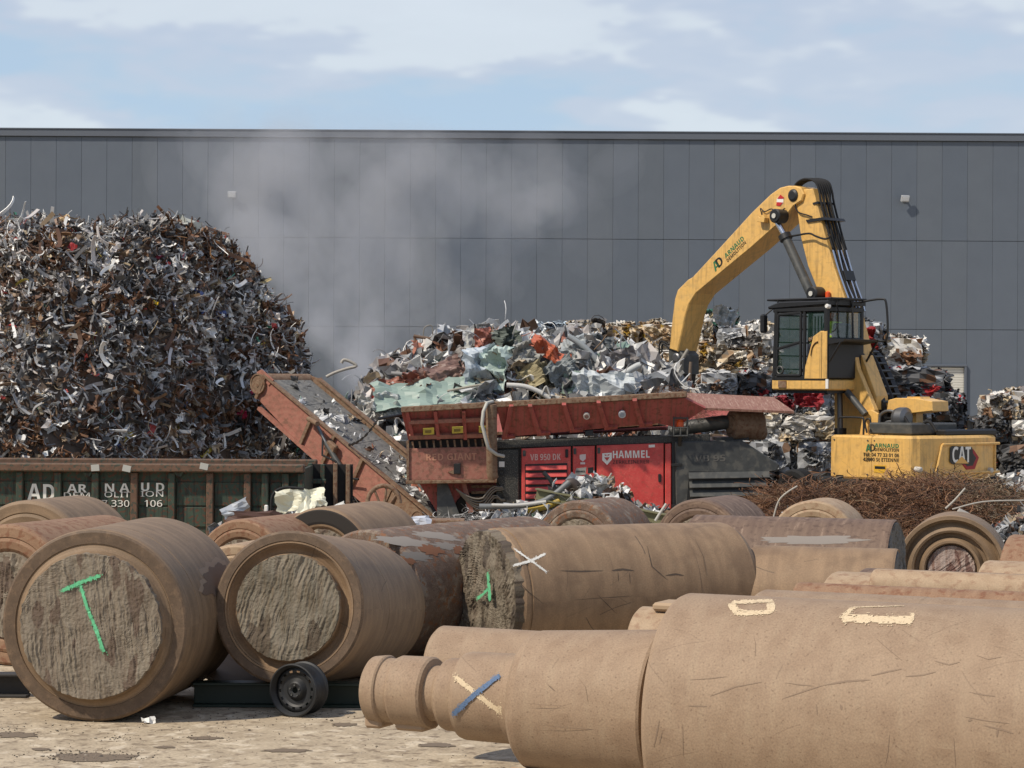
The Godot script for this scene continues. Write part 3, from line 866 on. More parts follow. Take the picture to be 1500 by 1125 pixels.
	b.box(a - ax * 0.80 + dn * 0.415, Vector3(0.30, 0.05, 0.26), 0.015, Basis(ax, dn, ax.cross(dn)))
	part(t, "clamp_plate", b, M.roll_front)
	# rolls lying behind the front one, in order
	var back: Array = [
		[1115.0, 13.95, 0.60, "greyish tan steel roll directly behind the foremost roll", M.roll_front, 2.2, 0.27, -1.0],
		[1221.0, 15.35, 0.60, "pale pinkish steel roll fourth behind the foremost roll", M.roll_pink, 1.4, 0.30, -1.0],
		[1264.0, 16.65, 0.56, "purplish brown streaked roll behind the pale pinkish roll", M.roll_purple, 0.6, 0.3, -1.0],
		[1443.0, 17.85, 0.545, "short visible tan roll end beside the ringed wheel roll at the right edge", M.roll_pink, 0.0, 0.0, -1.0],
		[1480.0, 19.3, 0.60, "orange rusty roll cut off by the right edge of the picture", M.roll_orange, 0.0, 0.0, -1.0],
		[1167.0, 14.62, 0.16, "flaking orange bar roll lying in the gap behind the grey roll", M.roll_orange, 0.0, 0.0, 1.03],
		[1279.0, 14.92, 0.12, "plain tan bar roll between the flaking orange and the pinkish roll", M.roll_pink, 0.0, 0.0, 1.135],
	]
	for q: Array in back:
		a = at(q[0], 900, q[1]); a.y = q[2] if q[7] < 0.0 else q[7]
		t = roll_thing(q[3], a, ax, simple_prof(3.4, q[2], q[6], q[5]), q[4], 96, q[0] * 0.01)
		if q[0] == 1221.0:
			for k in 2:
				b = mb(a)
				b.box(a - ax * (0.95 + 0.22 * k) + Vector3(0, 0.315, 0), Vector3(0.17, 0.06, 0.3), 0.02, Basis(Vector3.UP, -deg_to_rad(25)))
				part(t, "coupling_lug", b, M.roll_pink)
	# rolls seen side on, right of the middle, with their right ends showing
	for q: Array in [[1317.0, 22.5, 0.565, 20.0, 2.1, "purplish streaked roll with a dark grey end left of the ringed wheel", M.roll_purple], [1320.0, 20.6, 0.49, 15.0, 1.36, "tan roll in the shadow of the white X roll's end", M.roll_tan2]]:
		a = at(q[0], 900, q[1]); a.y = q[2]
		var th := deg_to_rad(q[3])
		ax = Vector3(-cos(th), 0, -sin(th))
		t = roll_thing(q[5], a, ax, PackedVector2Array([Vector2(0.06, 0), Vector2(0.06, q[2] * 0.9), Vector2(0.03, q[2] * 0.985), Vector2(0.05, q[2]), Vector2(q[4] - 0.03, q[2]), Vector2(q[4], q[2] - 0.03), Vector2(q[4], 0)]), q[6], 96, q[0] * 0.013)
		part(t, "torn_core", core_mesh(a, a + ax * 0.03, -ax, q[2] * 0.975, int(q[0]), 0.8, 0.018, PackedColorArray([Color(0.09, 0.085, 0.075), Color(0.13, 0.12, 0.105), Color(0.18, 0.17, 0.15), Color(0.06, 0.05, 0.04)]), 30, 110), M.core)
		if q[0] == 1317.0:
			var a6 := a
			var ax6 := ax
			var on6 := func(px: float, py: float) -> Array:
				var p := on_roll(px, py, a6, ax6, 0.565)
				return [p, (p - a6 - ax6 * (p - a6).dot(ax6)).normalized()]
			patch(t, "pale_scale", a, 1190, 791, 76, 6, plain(Color(0.52, 0.49, 0.46), 0.9), on6, 19, 0.0015, 0.0)
	# ringed roll end (wheel) at the right
	r = 0.56
	a = at(1393, 835, 23.5); a.y = r
	ax = dir_of(14.0)
	prof = PackedVector2Array([Vector2(0.10, 0), Vector2(0.10, r * 0.46), Vector2(0.04, r * 0.47), Vector2(0.02, r * 0.49), Vector2(0.02, r * 0.53), Vector2(0.06, r * 0.56), Vector2(0.10, r * 0.60), Vector2(0.10, r * 0.66), Vector2(0.04, r * 0.68), Vector2(0.03, r * 0.72), Vector2(0.05, r * 0.78), Vector2(0.08, r * 0.86), Vector2(0.06, r * 0.90), Vector2(0.0, r * 0.92), Vector2(0, r * 0.985), Vector2(0.02, r), Vector2(0.8, r), Vector2(0.82, r - 0.03), Vector2(0.82, 0)])
	t = roll_thing("ringed yellowish steel wheel roll with a flaking rusty hub below the wire heap", a, ax, prof, M.roll_tan, 96, 0.7)
	part(t, "flaking_hub", core_mesh(a, a + ax * 0.06, -ax, r * 0.45, 61, 0.9, 0.012, PackedColorArray([Color(0.16, 0.08, 0.055), Color(0.30, 0.22, 0.18), Color(0.42, 0.36, 0.32), Color(0.09, 0.035, 0.025)]), 24, 90), M.core)
	# rolls standing end-on further back: x, depth, radius, yaw, length, label, body, core radius
	var far: Array = [
		[38.0, 22.0, 0.65, 16.0, 1.15, "tan roll at the left edge in front of the green skip's lettering", M.roll_tan, 0.72, 0.0],
		[10.0, 19.6, 0.61, 22.0, 1.6, "orange brown roll cut by the left edge, behind the green T roll", M.roll_orange, 0.66, 0.1],
		[352.0, 23.2, 0.53, 24.0, 1.5, "rusty roll with a dab of orange paint on its end, by the skip", M.roll_orange, 0.7, 0.2],
		[345.0, 20.4, 0.50, 14.0, 0.9, "small tan roll glimpsed between the green T roll and its neighbour", M.roll_pink, 0.6, 0.0],
		[470.0, 23.8, 0.575, 20.0, 1.5, "roll with a black burnt ring on its end below the conveyor foot", M.roll_tan2, 0.72, 0.3],
		[845.0, 26.3, 0.555, 28.0, 1.0, "dark rusty roll top in front of the shredder's red doors", M.roll_scale, 0.7, 0.0],
		[1022.0, 26.6, 0.56, 26.0, 1.1, "reddish brown roll top in front of the shredder's black bonnet", M.roll_purple, 0.7, 0.0],
		[1190.0, 27.0, 0.545, 20.0, 0.8, "pale roll top in front of the rusty wire heap", M.roll_pink, 0.75, 0.4],
	]
	for q: Array in far:
		r = q[2]
		a = at(q[0], 850, q[1]); a.y = r
		ax = dir_of(q[3])
		prof = PackedVector2Array([Vector2(0.03, 0), Vector2(0.03, r * 0.60), Vector2(0.0, r * 0.66), Vector2(-0.01, r * 0.76), Vector2(0.0, r * 0.80), Vector2(0.012, r * 0.81), Vector2(0.0, r * 0.82), Vector2(0, r * 0.95), Vector2(0.015, r * 0.985), Vector2(0.05, r), Vector2(q[4] - 0.04, r), Vector2(q[4], r - 0.04), Vector2(q[4], 0)])
		t = roll_thing(q[5], a, ax, prof, q[6], 96, q[0] * 0.017)
		part(t, "torn_core", core_mesh(a, a - ax * 0.01, -ax, r * 0.62, int(q[0]) + 3, q[8], 0.02, grey_core, 26, 90), M.core)
		if q[0] == 352.0:
			b = mb(a)
			b.lathe(a - ax * 0.004, ax, PackedVector2Array([Vector2(-0.028, 0), Vector2(-0.028, 0.2), Vector2(-0.02, 0.22)]), 20)
			part(t, "orange_paint_dab", b, plain(Color(0.62, 0.33, 0.22), 0.7))
		if q[0] == 470.0:
			b = mb(a)
			b.lathe(a - ax * 0.006, ax, PackedVector2Array([Vector2(0.0, r * 0.70), Vector2(-0.006, r * 0.74), Vector2(0.0, r * 0.94), Vector2(0.01, r * 0.96)]), 72)
			part(t, "burnt_ring", b, plain(Color(0.17, 0.15, 0.13), 0.9))
	# scaly roll behind the second one
	r = 0.585
	a = at(535, 870, 19.9); a.y = r
	ax = dir_of(33.0)
	prof = PackedVector2Array([Vector2(0.05, 0), Vector2(0.05, r * 0.66), Vector2(0, r * 0.68), Vector2(-0.01, r * 0.75), Vector2(0.0, r * 0.79), Vector2(0, r * 0.96), Vector2(0.03, r), Vector2(2.6, r), Vector2(2.64, r - 0.04), Vector2(2.64, 0)])
	t = roll_thing("dark scaly rusty roll with whitish top behind the two torn core rolls", a, ax, prof, M.roll_scale, 96)
	part(t, "torn_core", core_mesh(a, a + ax * 0.0, -ax, r * 0.67, 71, 0.1, 0.03, PackedColorArray([Color(0.16, 0.14, 0.115), Color(0.24, 0.22, 0.19), Color(0.34, 0.32, 0.29), Color(0.08, 0.06, 0.05)]), 30, 110), M.core)
	var a5 := a
	var ax5 := ax
	var on5 := func(px: float, py: float) -> Array:
		var p := on_roll(px, py, a5, ax5, 0.585)
		return [p, (p - a5 - ax5 * (p - a5).dot(ax5)).normalized()]
	for q: Array in [[590, 793, 40, 6, 0.53], [640, 785, 34, 5, 0.52], [560, 820, 24, 8, 0.45], [610, 815, 22, 6, 0.46], [655, 800, 22, 5, 0.49]]:
		patch(t, "pale_scale", a, q[0], q[1], q[2], q[3], plain(Color(q[4], q[4] * 0.94, q[4] * 0.87), 0.9), on5, int(q[0]), 0.0012, 0.12)
	for q: Array in [[566, 810, 14, 7], [632, 806, 17, 7], [672, 806, 9, 6], [600, 822, 9, 4]]:
		patch(t, "rust_patch", a, q[0], q[1], q[2], q[3], plain(Color(0.46, 0.30, 0.20), 0.9), on5, int(q[0]) + 1, 0.0030, 0.2)

# ---------------------------------------------------------------- scrap pieces
func strip_mesh(sd: int, curl := 1.0, wide := 0.09, thin := 0.16, n := 6) -> ArrayMesh:   # a torn strip about one metre long, scaled when laid
	var rg := RandomNumberGenerator.new(); rg.seed = sd
	var p := Vector3(-0.5, 0, 0)
	var a := 0.0
	var e := 0.0
	var ka := rg.randf_range(-0.7, 0.7) * curl
	var ke := rg.randf_range(-0.4, 0.4) * curl
	var path := PackedVector3Array([p])
	for i in n:
		a += ka + rg.randf_range(-0.5, 0.5) * curl; e += ke + rg.randf_range(-0.3, 0.3) * curl
		p += Vector3(cos(a) * cos(e), sin(a) * cos(e), sin(e)) / n
		path.append(p)
	var b := mb(Vector3(0, 0, 0), true)
	b.tube(path, wide, 4, wide * rg.randf_range(0.5, 1.1), true, thin)
	return b.mesh()
func wire_mesh(sd: int, n := 12, bend := 0.5, r := 0.006, sides := 3) -> ArrayMesh:
	var rg := RandomNumberGenerator.new(); rg.seed = sd
	var p := Vector3(-0.5, 0, 0)
	var d := Vector3(1, 0, 0)
	var ax := Vector3(rg.randfn(), rg.randfn(), rg.randfn()).normalized()
	var k := rg.randf_range(0.3, 1.0) * bend
	var path := PackedVector3Array([p])
	for i in n:
		d = (Basis(ax, k * rg.randf_range(0.3, 1.5)) * d).normalized()
		if rg.randf() < 0.2: ax = (ax + Vector3(rg.randfn(), rg.randfn(), rg.randfn()) * 0.7).normalized()
		p += d * (1.4 / n)
		path.append(p)
	var b := mb(Vector3.ZERO, true)
	b.tube(path, r, sides, -1.0, false)
	return b.mesh()
# a crumpled sheet of metal with thickness, w by h
func sheet(w: float, h: float, nx: int, ny: int, sd: int, amp: float, thick := 0.008, curl := 0.0, colored := false, cols := PackedColorArray(), rough := 0.25) -> MB:
	var rg := RandomNumberGenerator.new(); rg.seed = sd
	var nz := FastNoiseLite.new(); nz.seed = sd; nz.frequency = 1.1 / maxf(w, h); nz.fractal_octaves = 2 if rough > 0.1 else 3; nz.fractal_type = FastNoiseLite.FRACTAL_RIDGED
	var pts := PackedVector3Array()
	for j in ny + 1:
		for i in nx + 1:
			var x := w * (float(i) / nx - 0.5)
			var y := h * (float(j) / ny - 0.5)
			var edge := 0.6 if i == 0 or j == 0 or i == nx or j == ny else 0.35
			x += rg.randf_range(-1, 1) * w / nx * edge * 0.6; y += rg.randf_range(-1, 1) * h / ny * edge * 0.6
			var z := amp * (nz.get_noise_2d(x, y) * 1.3 + rg.randf_range(-rough, rough))
			if curl != 0.0:
				var an := curl * x / w
				z += (1.0 - cos(an)) * w / maxf(absf(curl), 0.1); x = sin(an) * w / maxf(absf(curl), 0.1) * signf(curl)
			pts.append(Vector3(x, y, z))
	var b := mb(Vector3.ZERO, colored)
	var bk := Vector3(0, 0, -thick)
	var row := nx + 1
	for j in ny:
		for i in nx:
			var p0 := pts[j * row + i]
			var p1 := pts[j * row + i + 1]
			var p2 := pts[(j + 1) * row + i + 1]
			var p3 := pts[(j + 1) * row + i]
			if colored: b.c = cols[rg.randi() % cols.size()]
			var g := (p1 - p0).cross(p3 - p0).normalized()
			var g2 := (p3 - p2).cross(p1 - p2).normalized()
			b.tri(p0, p1, p3, g, g, g); b.tri(p1, p2, p3, g2, g2, g2)
			b.tri(p0 + bk, p1 + bk, p3 + bk, -g, -g, -g); b.tri(p1 + bk, p2 + bk, p3 + bk, -g2, -g2, -g2)
	for i in nx:
		b.quad(pts[i], pts[i + 1], pts[i + 1] + bk, pts[i] + bk)
		b.quad(pts[ny * row + i + 1], pts[ny * row + i], pts[ny * row + i] + bk, pts[ny * row + i + 1] + bk)
	for j in ny:
		b.quad(pts[(j + 1) * row], pts[j * row], pts[j * row] + bk, pts[(j + 1) * row] + bk)
		b.quad(pts[j * row + nx], pts[(j + 1) * row + nx], pts[(j + 1) * row + nx] + bk, pts[j * row + nx] + bk)
	return b
func curve_at(tab: PackedVector2Array, x: float) -> float:
	if x <= tab[0].x: return tab[0].y
	for i in tab.size() - 1:
		if x < tab[i + 1].x:
			return lerpf(tab[i].y, tab[i + 1].y, (x - tab[i].x) / (tab[i + 1].x - tab[i].x))
	return tab[tab.size() - 1].y
# a mound from a height function, and points spread evenly over its skin
func mound(hf: Callable, x0: float, x1: float, z0: float, z1: float, nx: int, nz_: int, sink: float) -> Array:
	var g := PackedVector3Array()
	for j in nz_ + 1:
		for i in nx + 1:
			var x := lerpf(x0, x1, float(i) / nx)
			var z := lerpf(z0, z1, float(j) / nz_)
			g.append(Vector3(x, hf.call(x, z), z))
	var b := mb()
	var tris := PackedVector3Array()
	var cum := PackedFloat32Array()
	var total := 0.0
	var dn := Vector3(0, -sink, 0)
	for j in nz_:
		for i in nx:
			var p := [g[j * (nx + 1) + i], g[j * (nx + 1) + i + 1], g[(j + 1) * (nx + 1) + i + 1], g[(j + 1) * (nx + 1) + i]]
			for q: Array in [[p[0], p[1], p[2]], [p[0], p[2], p[3]]]:
				if q[0].y < 0.03 and q[1].y < 0.03 and q[2].y < 0.03: continue
				var cr: Vector3 = (q[1] - q[0]).cross(q[2] - q[0])
				var gn := cr.normalized()
				if gn.y < 0.0: gn = -gn
				b.tri(q[0] + dn, q[1] + dn, q[2] + dn, gn, gn, gn)
				if gn.z > -0.35:
					total += cr.length() * 0.5
					cum.append(total)
					tris.append(q[0]); tris.append(q[1]); tris.append(q[2])
	return [b, tris, cum]
func on_mound(md: Array, rg: RandomNumberGenerator) -> Array:
	var cum: PackedFloat32Array = md[2]
	var tr: PackedVector3Array = md[1]
	var k := mini(cum.bsearch(rg.randf() * cum[cum.size() - 1]), cum.size() - 1)
	var u := rg.randf()
	var w := rg.randf()
	if u + w > 1.0: u = 1.0 - u; w = 1.0 - w
	var p := tr[k * 3] + (tr[k * 3 + 1] - tr[k * 3]) * u + (tr[k * 3 + 2] - tr[k * 3]) * w
	var nn := (tr[k * 3 + 1] - tr[k * 3]).cross(tr[k * 3 + 2] - tr[k * 3]).normalized()
	if nn.y < 0: nn = -nn
	return [p, nn]
func tumble(rg: RandomNumberGenerator) -> Basis:
	return Basis(Quaternion(rg.randfn(), rg.randfn(), rg.randfn(), rg.randfn()).normalized())
func pick(rg: RandomNumberGenerator, pal: Array) -> Color:   # pal: [weight, colour] pairs
	var s := 0.0
	for q: Array in pal: s += q[0]
	var r := rg.randf() * s
	for q: Array in pal:
		r -= q[0]
		if r <= 0.0:
			var f := rg.randf_range(0.7, 1.25)
			var c: Color = q[1]
			return Color(c.r * f, c.g * f, c.b * f)
	return pal[0][1]

const PAL_SHRED := [[32, Color(0.72, 0.71, 0.67)], [28, Color(0.42, 0.39, 0.37)], [18, Color(0.20, 0.195, 0.19)], [12, Color(0.07, 0.065, 0.06)], [18, Color(0.14, 0.075, 0.043)], [10, Color(0.23, 0.155, 0.095)], [4, Color(0.42, 0.34, 0.22)], [0.8, Color(0.40, 0.05, 0.04)], [0.5, Color(0.42, 0.32, 0.05)], [0.5, Color(0.08, 0.11, 0.26)], [0.4, Color(0.08, 0.26, 0.16)]]
const PAL_DARK := [[16, Color(0.48, 0.48, 0.47)], [26, Color(0.28, 0.275, 0.27)], [28, Color(0.12, 0.12, 0.12)], [22, Color(0.04, 0.038, 0.036)], [14, Color(0.10, 0.055, 0.032)], [3, Color(0.25, 0.19, 0.12)], [0.6, Color(0.4, 0.04, 0.10)]]
const PAL_LIGHT := [[38, Color(0.64, 0.64, 0.62)], [26, Color(0.42, 0.43, 0.43)], [14, Color(0.18, 0.18, 0.18)], [12, Color(0.07, 0.065, 0.06)], [10, Color(0.20, 0.10, 0.06)], [6, Color(0.44, 0.35, 0.24)], [3, Color(0.40, 0.16, 0.10)], [2, Color(0.30, 0.42, 0.36)]]
const PAL_RUST := [[40, Color(0.155, 0.069, 0.029)], [24, Color(0.10, 0.047, 0.024)], [18, Color(0.20, 0.108, 0.052)], [8, Color(0.055, 0.035, 0.024)], [5, Color(0.24, 0.17, 0.10)]]
const PAL_WIRE2 := [[30, Color(0.13, 0.085, 0.045)], [30, Color(0.20, 0.145, 0.085)], [20, Color(0.09, 0.055, 0.03)], [14, Color(0.28, 0.23, 0.16)]]

func spread(parent: Node, called: String, kinds: Array, xfs: Array, cols: Array, mt: Material) -> void:
	for k in kinds.size():
		var a: Array[Transform3D] = []
		a.assign(xfs[k])
		many(parent, called, kinds[k], a, PackedColorArray(cols[k]), mt)

func stuff(called: String, label: String, category: String) -> Node3D:
	var o := thing(called, label, category, Vector3.ZERO)
	o.set_meta("kind", "stuff")
	return o

func build_shredded_pile() -> void:
	var tab := PackedVector2Array()
	for q: Array in [[-330, 345], [-60, 320], [0, 320], [50, 326], [90, 322], [140, 330], [200, 326], [270, 312], [310, 322], [345, 346], [385, 380], [412, 422], [440, 456], [450, 510], [455, 570], [456, 640], [462, 700], [475, 765]]:
		tab.append(Vector2((q[0] - 757.0) * 44.5 / FPX, maxf(0.0, 2.45 + (562.5 - q[1]) * 44.5 / FPX - 0.36)))
	var nz := FastNoiseLite.new(); nz.seed = 8; nz.frequency = 0.5; nz.fractal_octaves = 4
	var hf := func(x: float, z: float) -> float:
		var toe := 38.5 + smoothstep(-8.2, -4.4, x) * 4.0
		var s := clampf((-z - toe) / 3.4, 0.0, 1.0)
		var bk := clampf((54.0 + z) / 6.0, 0.0, 1.0)
		var h := curve_at(tab, x + maxf(0.0, -z - 45.0) * 0.25) * (1.0 - pow(1.0 - s, 1.9)) * bk
		return maxf(0.0, h + (nz.get_noise_2d(x * 1.6, z * 1.6 + h) * 0.42 + nz.get_noise_2d(x * 0.7 + 30.0, z * 0.9) * 0.2) * minf(h, 1.0))
	var md := mound(hf, -16.5, -3.4, -38.3, -54.0, 90, 90, 0.14)
	var o := stuff("shredded_scrap_heap", "tall heap of shredded steel strips and flakes behind the green skip", "scrap heap")
	part(o, "heap_body", md[0], plain(Color(0.36, 0.31, 0.27), 0.95)).set_meta("kind", "stuff")
	var rg := RandomNumberGenerator.new(); rg.seed = 17
	var kinds: Array = []
	for k in 5: kinds.append(strip_mesh(100 + k, 0.14 + 0.17 * k, 0.08 + 0.02 * (k % 3), 0.16))
	for k in 3: kinds.append(sheet(1.0, 0.7, 3, 3, 120 + k, 0.28, 0.02, 0.0, true, PackedColorArray([Color(1, 1, 1), Color(0.85, 0.85, 0.85)])).mesh())
	for k in 2: kinds.append(wire_mesh(130 + k, 8, 0.6, 0.02, 3))
	var xfs: Array = []
	var cols: Array = []
	for k in kinds.size(): xfs.append([]); cols.append([])
	var pn := FastNoiseLite.new(); pn.seed = 3; pn.frequency = 0.35; pn.fractal_octaves = 3
	for i in 44000:
		var q := on_mound(md, rg)
		var p: Vector3 = q[0]
		var nn: Vector3 = q[1]
		if p.z < -50.0 or (nn.z < 0.1 and p.z < -47.5): continue
		var clump := pn.get_noise_2d(p.x * 1.4, p.y * 1.4)
		var k: int = [0, 1, 2, 3, 4, 5, 6, 7, 5, 6, 7, 5, 6, 7, 0, 1, 2, 1, 0, 8][rg.randi() % 20]
		var s := rg.randf_range(0.11, 0.33)
		if k >= 5 and k <= 7: s = rg.randf_range(0.07, 0.20) * (1.6 if rg.randf() < 0.06 else 1.0)
		if k < 5 and rg.randf() < 0.10: s *= 1.9
		if k >= 8: s = rg.randf_range(0.2, 0.42)
		xfs[k].append(Transform3D(tumble(rg).scaled(Vector3(s, s, s)), p + nn * rg.randf_range(-0.10, 0.12)))
		var c := pick(rg, PAL_DARK if clump > 0.1 and rg.randf() < 0.6 else PAL_SHRED)
		if pn.get_noise_2d(p.x * 2.0 + 40.0, p.y * 2.0) > 0.18 and rg.randf() < 0.55: c = pick(rg, PAL_RUST)
		cols[k].append(c)
	spread(o, "shred", kinds, xfs, cols, M.scrap)
	# pieces that stand out of the mass
	var named: Array = [
		[106, 362, 0.16, 0.13, Color(0.52, 0.10, 0.10), "crumpled red tin near the top of the shredded heap"],
		[58, 396, 0.2, 0.12, Color(0.60, 0.14, 0.14), "red scrap flake on the upper left of the shredded heap"],
		[155, 565, 0.24, 0.18, Color(0.50, 0.18, 0.18), "dark red crumpled lid low on the shredded heap"],
		[68, 460, 0.34, 0.22, Color(0.66, 0.68, 0.68), "large pale crumpled disc on the left of the shredded heap"],
		[90, 322, 0.36, 0.12, Color(0.74, 0.62, 0.44), "beige torn sheet on the crest of the shredded heap"],
		[272, 332, 0.5, 0.34, Color(0.62, 0.63, 0.60), "bundle of pale mesh on the crest of the shredded heap"],
		[75, 625, 0.3, 0.06, Color(0.80, 0.80, 0.78), "short straight white strip low on the shredded heap"],
		[225, 442, 0.22, 0.06, Color(0.80, 0.66, 0.14), "yellow bent strip in the middle of the shredded heap"],
		[355, 608, 0.18, 0.16, Color(0.58, 0.07, 0.20), "pink torn piece beside the conveyor head"],
		[367, 575, 0.16, 0.1, Color(0.62, 0.08, 0.22), "small pink scrap under the conveyor head"],
		[385, 414, 0.4, 0.07, Color(0.62, 0.56, 0.40), "pale yellow bar sticking out of the heap's right shoulder"],
	]
	for q: Array in named:
		var d := 41.0
		for it in 60:      # walk along the line of sight to the skin of the heap
			var w := at(q[0], q[1], d)
			if w.y < hf.call(w.x, w.z) + 0.12: break
			d += 0.1
		var p := at(q[0], q[1], d - 0.12)
		var ob := single("scrap_piece", sheet(q[2], q[3], 4, 4, int(q[0]), q[3] * 0.3, 0.01), plain(q[4], 0.55), q[5], "scrap piece", p)
		ob.rotation = Vector3(-0.5, 0.3 * sin(q[0]), sin(q[0] * 1.7) * 0.6)
	# forked white strip
	var d0 := 40.0
	var p0 := at(110, 570, d0)
	for it in 60:
		p0 = at(110, 570, d0)
		if p0.y < hf.call(p0.x, p0.z) + 0.15: break
		d0 += 0.1
	var b := mb(p0)
	b.tube(PackedVector3Array([p0 + Vector3(0.06, 0.3, 0), p0 + Vector3(0.0, 0.1, 0.05), p0 + Vector3(-0.14, -0.22, 0.08)]), 0.035, 4, 0.05, true, 0.25)
	b.tube(PackedVector3Array([p0 + Vector3(0.05, 0.28, 0.02), p0 + Vector3(0.05, -0.05, 0.06), p0 + Vector3(-0.06, -0.27, 0.1)]), 0.03, 4, 0.04, true, 0.25)
	single("scrap_piece", b, M.white, "long white forked strip hanging on the shredded heap", "scrap piece", p0)

# ---------------------------------------------------------------- skip
func build_skip() -> void:
	var d := 36.0
	var o := at(210, 800, d); o.y = 0.0
	var s := thing("scrap_skip", "long green rusty open skip with white company lettering, in front of the shredded heap", "skip", o)
	var f := func(px: float, py: float, back := 0.0) -> Vector3: return at(px, py, d) + Vector3(0, 0, -back)
	var m := func(yy: float) -> float: return at(200, yy, d).y
	var ytop: float = m.call(679)
	var xl: float = at(-330, 700, d).x
	var xr: float = at(446, 700, d).x
	var b := mb(o)
	b.box(Vector3((xl + xr) / 2, ytop / 2 - 0.03, -d - 0.14), Vector3(xr - xl - 0.02, ytop - 0.10, 0.04))
	b.box(Vector3((xl + xr) / 2, ytop / 2 - 0.03, -d - 2.3), Vector3(xr - xl - 0.02, ytop - 0.10, 0.04))
	b.box(Vector3(xr - 0.05, ytop / 2 - 0.03, -d - 1.2), Vector3(0.05, ytop - 0.10, 2.1))
	b.box(Vector3((xl + xr) / 2, 0.12, -d - 1.2), Vector3(xr - xl - 0.06, 0.06, 2.0))
	part(s, "side_wall", b, M.skip)
	b = mb(o); b.box(Vector3((xl + xr) / 2, ytop - 0.065, -d - 0.02), Vector3(xr - xl, 0.13, 0.22), 0.02)
	part(s, "top_rail", b, M.skip_rail)
	b = mb(o); b.box(Vector3((xl + xr) / 2, ytop - 0.065, -d - 2.36), Vector3(xr - xl, 0.13, 0.2), 0.02)
	part(s, "top_rail", b, M.skip_rail)
	var ribs := [-310, -255, -198, -141, -84, -28, 28, 84, 139, 196, 251, 307, 362, 388, 418, 441]
	for i in ribs.size():
		var x: float = at(ribs[i], 720, d).x
		b = mb(o); b.box(Vector3(x, (ytop - 0.14) / 2, -d - 0.06), Vector3(0.11, ytop - 0.14, 0.12), 0.012)
		part(s, "rib", b, M.skip_rail if i in [5, 9, 11, 12] else M.skip)
		if i < ribs.size() - 1:
			var x2: float = at(ribs[i + 1], 720, d).x
			var w := x2 - x - 0.13
			var y1: float = m.call(705)
			var y2: float = m.call(742)
			for z: Array in [[y1 - 0.01, y2 + 0.012], [y2 - 0.012, 0.16]]:
				b = mb(o); b.box(Vector3((x + x2) / 2, (z[0] + z[1]) / 2, -d - 0.11), Vector3(w, z[0] - z[1], 0.03), 0.012)
				part(s, "wall_panel", b, M.skip)
	# lettering, one group of letters on each wall panel as it was painted between the ribs
	var I := Basis.IDENTITY
	for q: Array in [["AD", 59, 722, 24.0, 40.0], ["AR", 111, 716, 12.0, 29.0], ["N A", 169, 715, 12.0, 36.0], ["U D", 222, 714, 12.0, 34.0], ["DEM", 111, 726, 8.0, 38.0], ["OLIT", 170, 725, 8.0, 38.0], ["ION", 222, 724, 8.0, 33.0], ["04 7", 111, 738, 9.0, 36.0], ["7 330", 168, 738, 9.5, 40.0], ["106", 223, 738, 9.5, 26.0]]:
		words(s, q[0], M.white_paint, f.call(q[1], q[2], 0.09) - o, I, q[3] / FPX * d, q[0] in ["AD", "AR", "N A", "U D"], "lettering", q[4] / FPX * d)
	for q: Array in [[141, 685], [187, 686], [300, 683]]:
		b = mb(o); b.box(f.call(q[0], q[1]) + Vector3(0, 0, 0.092), Vector3(0.13, 0.1, 0.006), 0.002, Basis(Vector3.BACK, 0.2 * sin(q[0])))
		part(s, "paint_patch", b, plain(Color(0.66, 0.66, 0.63), 0.8))
	for q in [128, 262]:
		b = mb(o); b.prism(PackedVector3Array([f.call(q - 7, 692), f.call(q + 7, 692), f.call(q + 3, 698), f.call(q - 3, 698)]), Vector3(0, 0, -0.1))
		part(s, "gusset", b, M.skip)
	# door end of another skip, behind
	var o2 := at(480, 780, 37.4); o2.y = 0
	var s2 := thing("scrap_skip", "dark green skip end with upright bars beside the conveyor", "skip", o2)
	b = mb(o2); b.box(o2 + Vector3(0, 0.55, -0.5), Vector3(0.75, 1.1, 0.06))
	part(s2, "end_wall", b, M.dark)
	for k in 4:
		b = mb(o2); b.box(o2 + Vector3(-0.33 + 0.21 * k, 0.56, -0.42), Vector3(0.07, 1.12 - 0.03 * (k % 2), 0.09), 0.01)
		part(s2, "upright_bar", b, M.skip if k < 2 else M.rust)
	b = mb(o2); b.box(o2 + Vector3(-0.2, 0.82, -0.36), Vector3(0.28, 0.08, 0.04), 0.01)
	part(s2, "latch", b, M.skip)

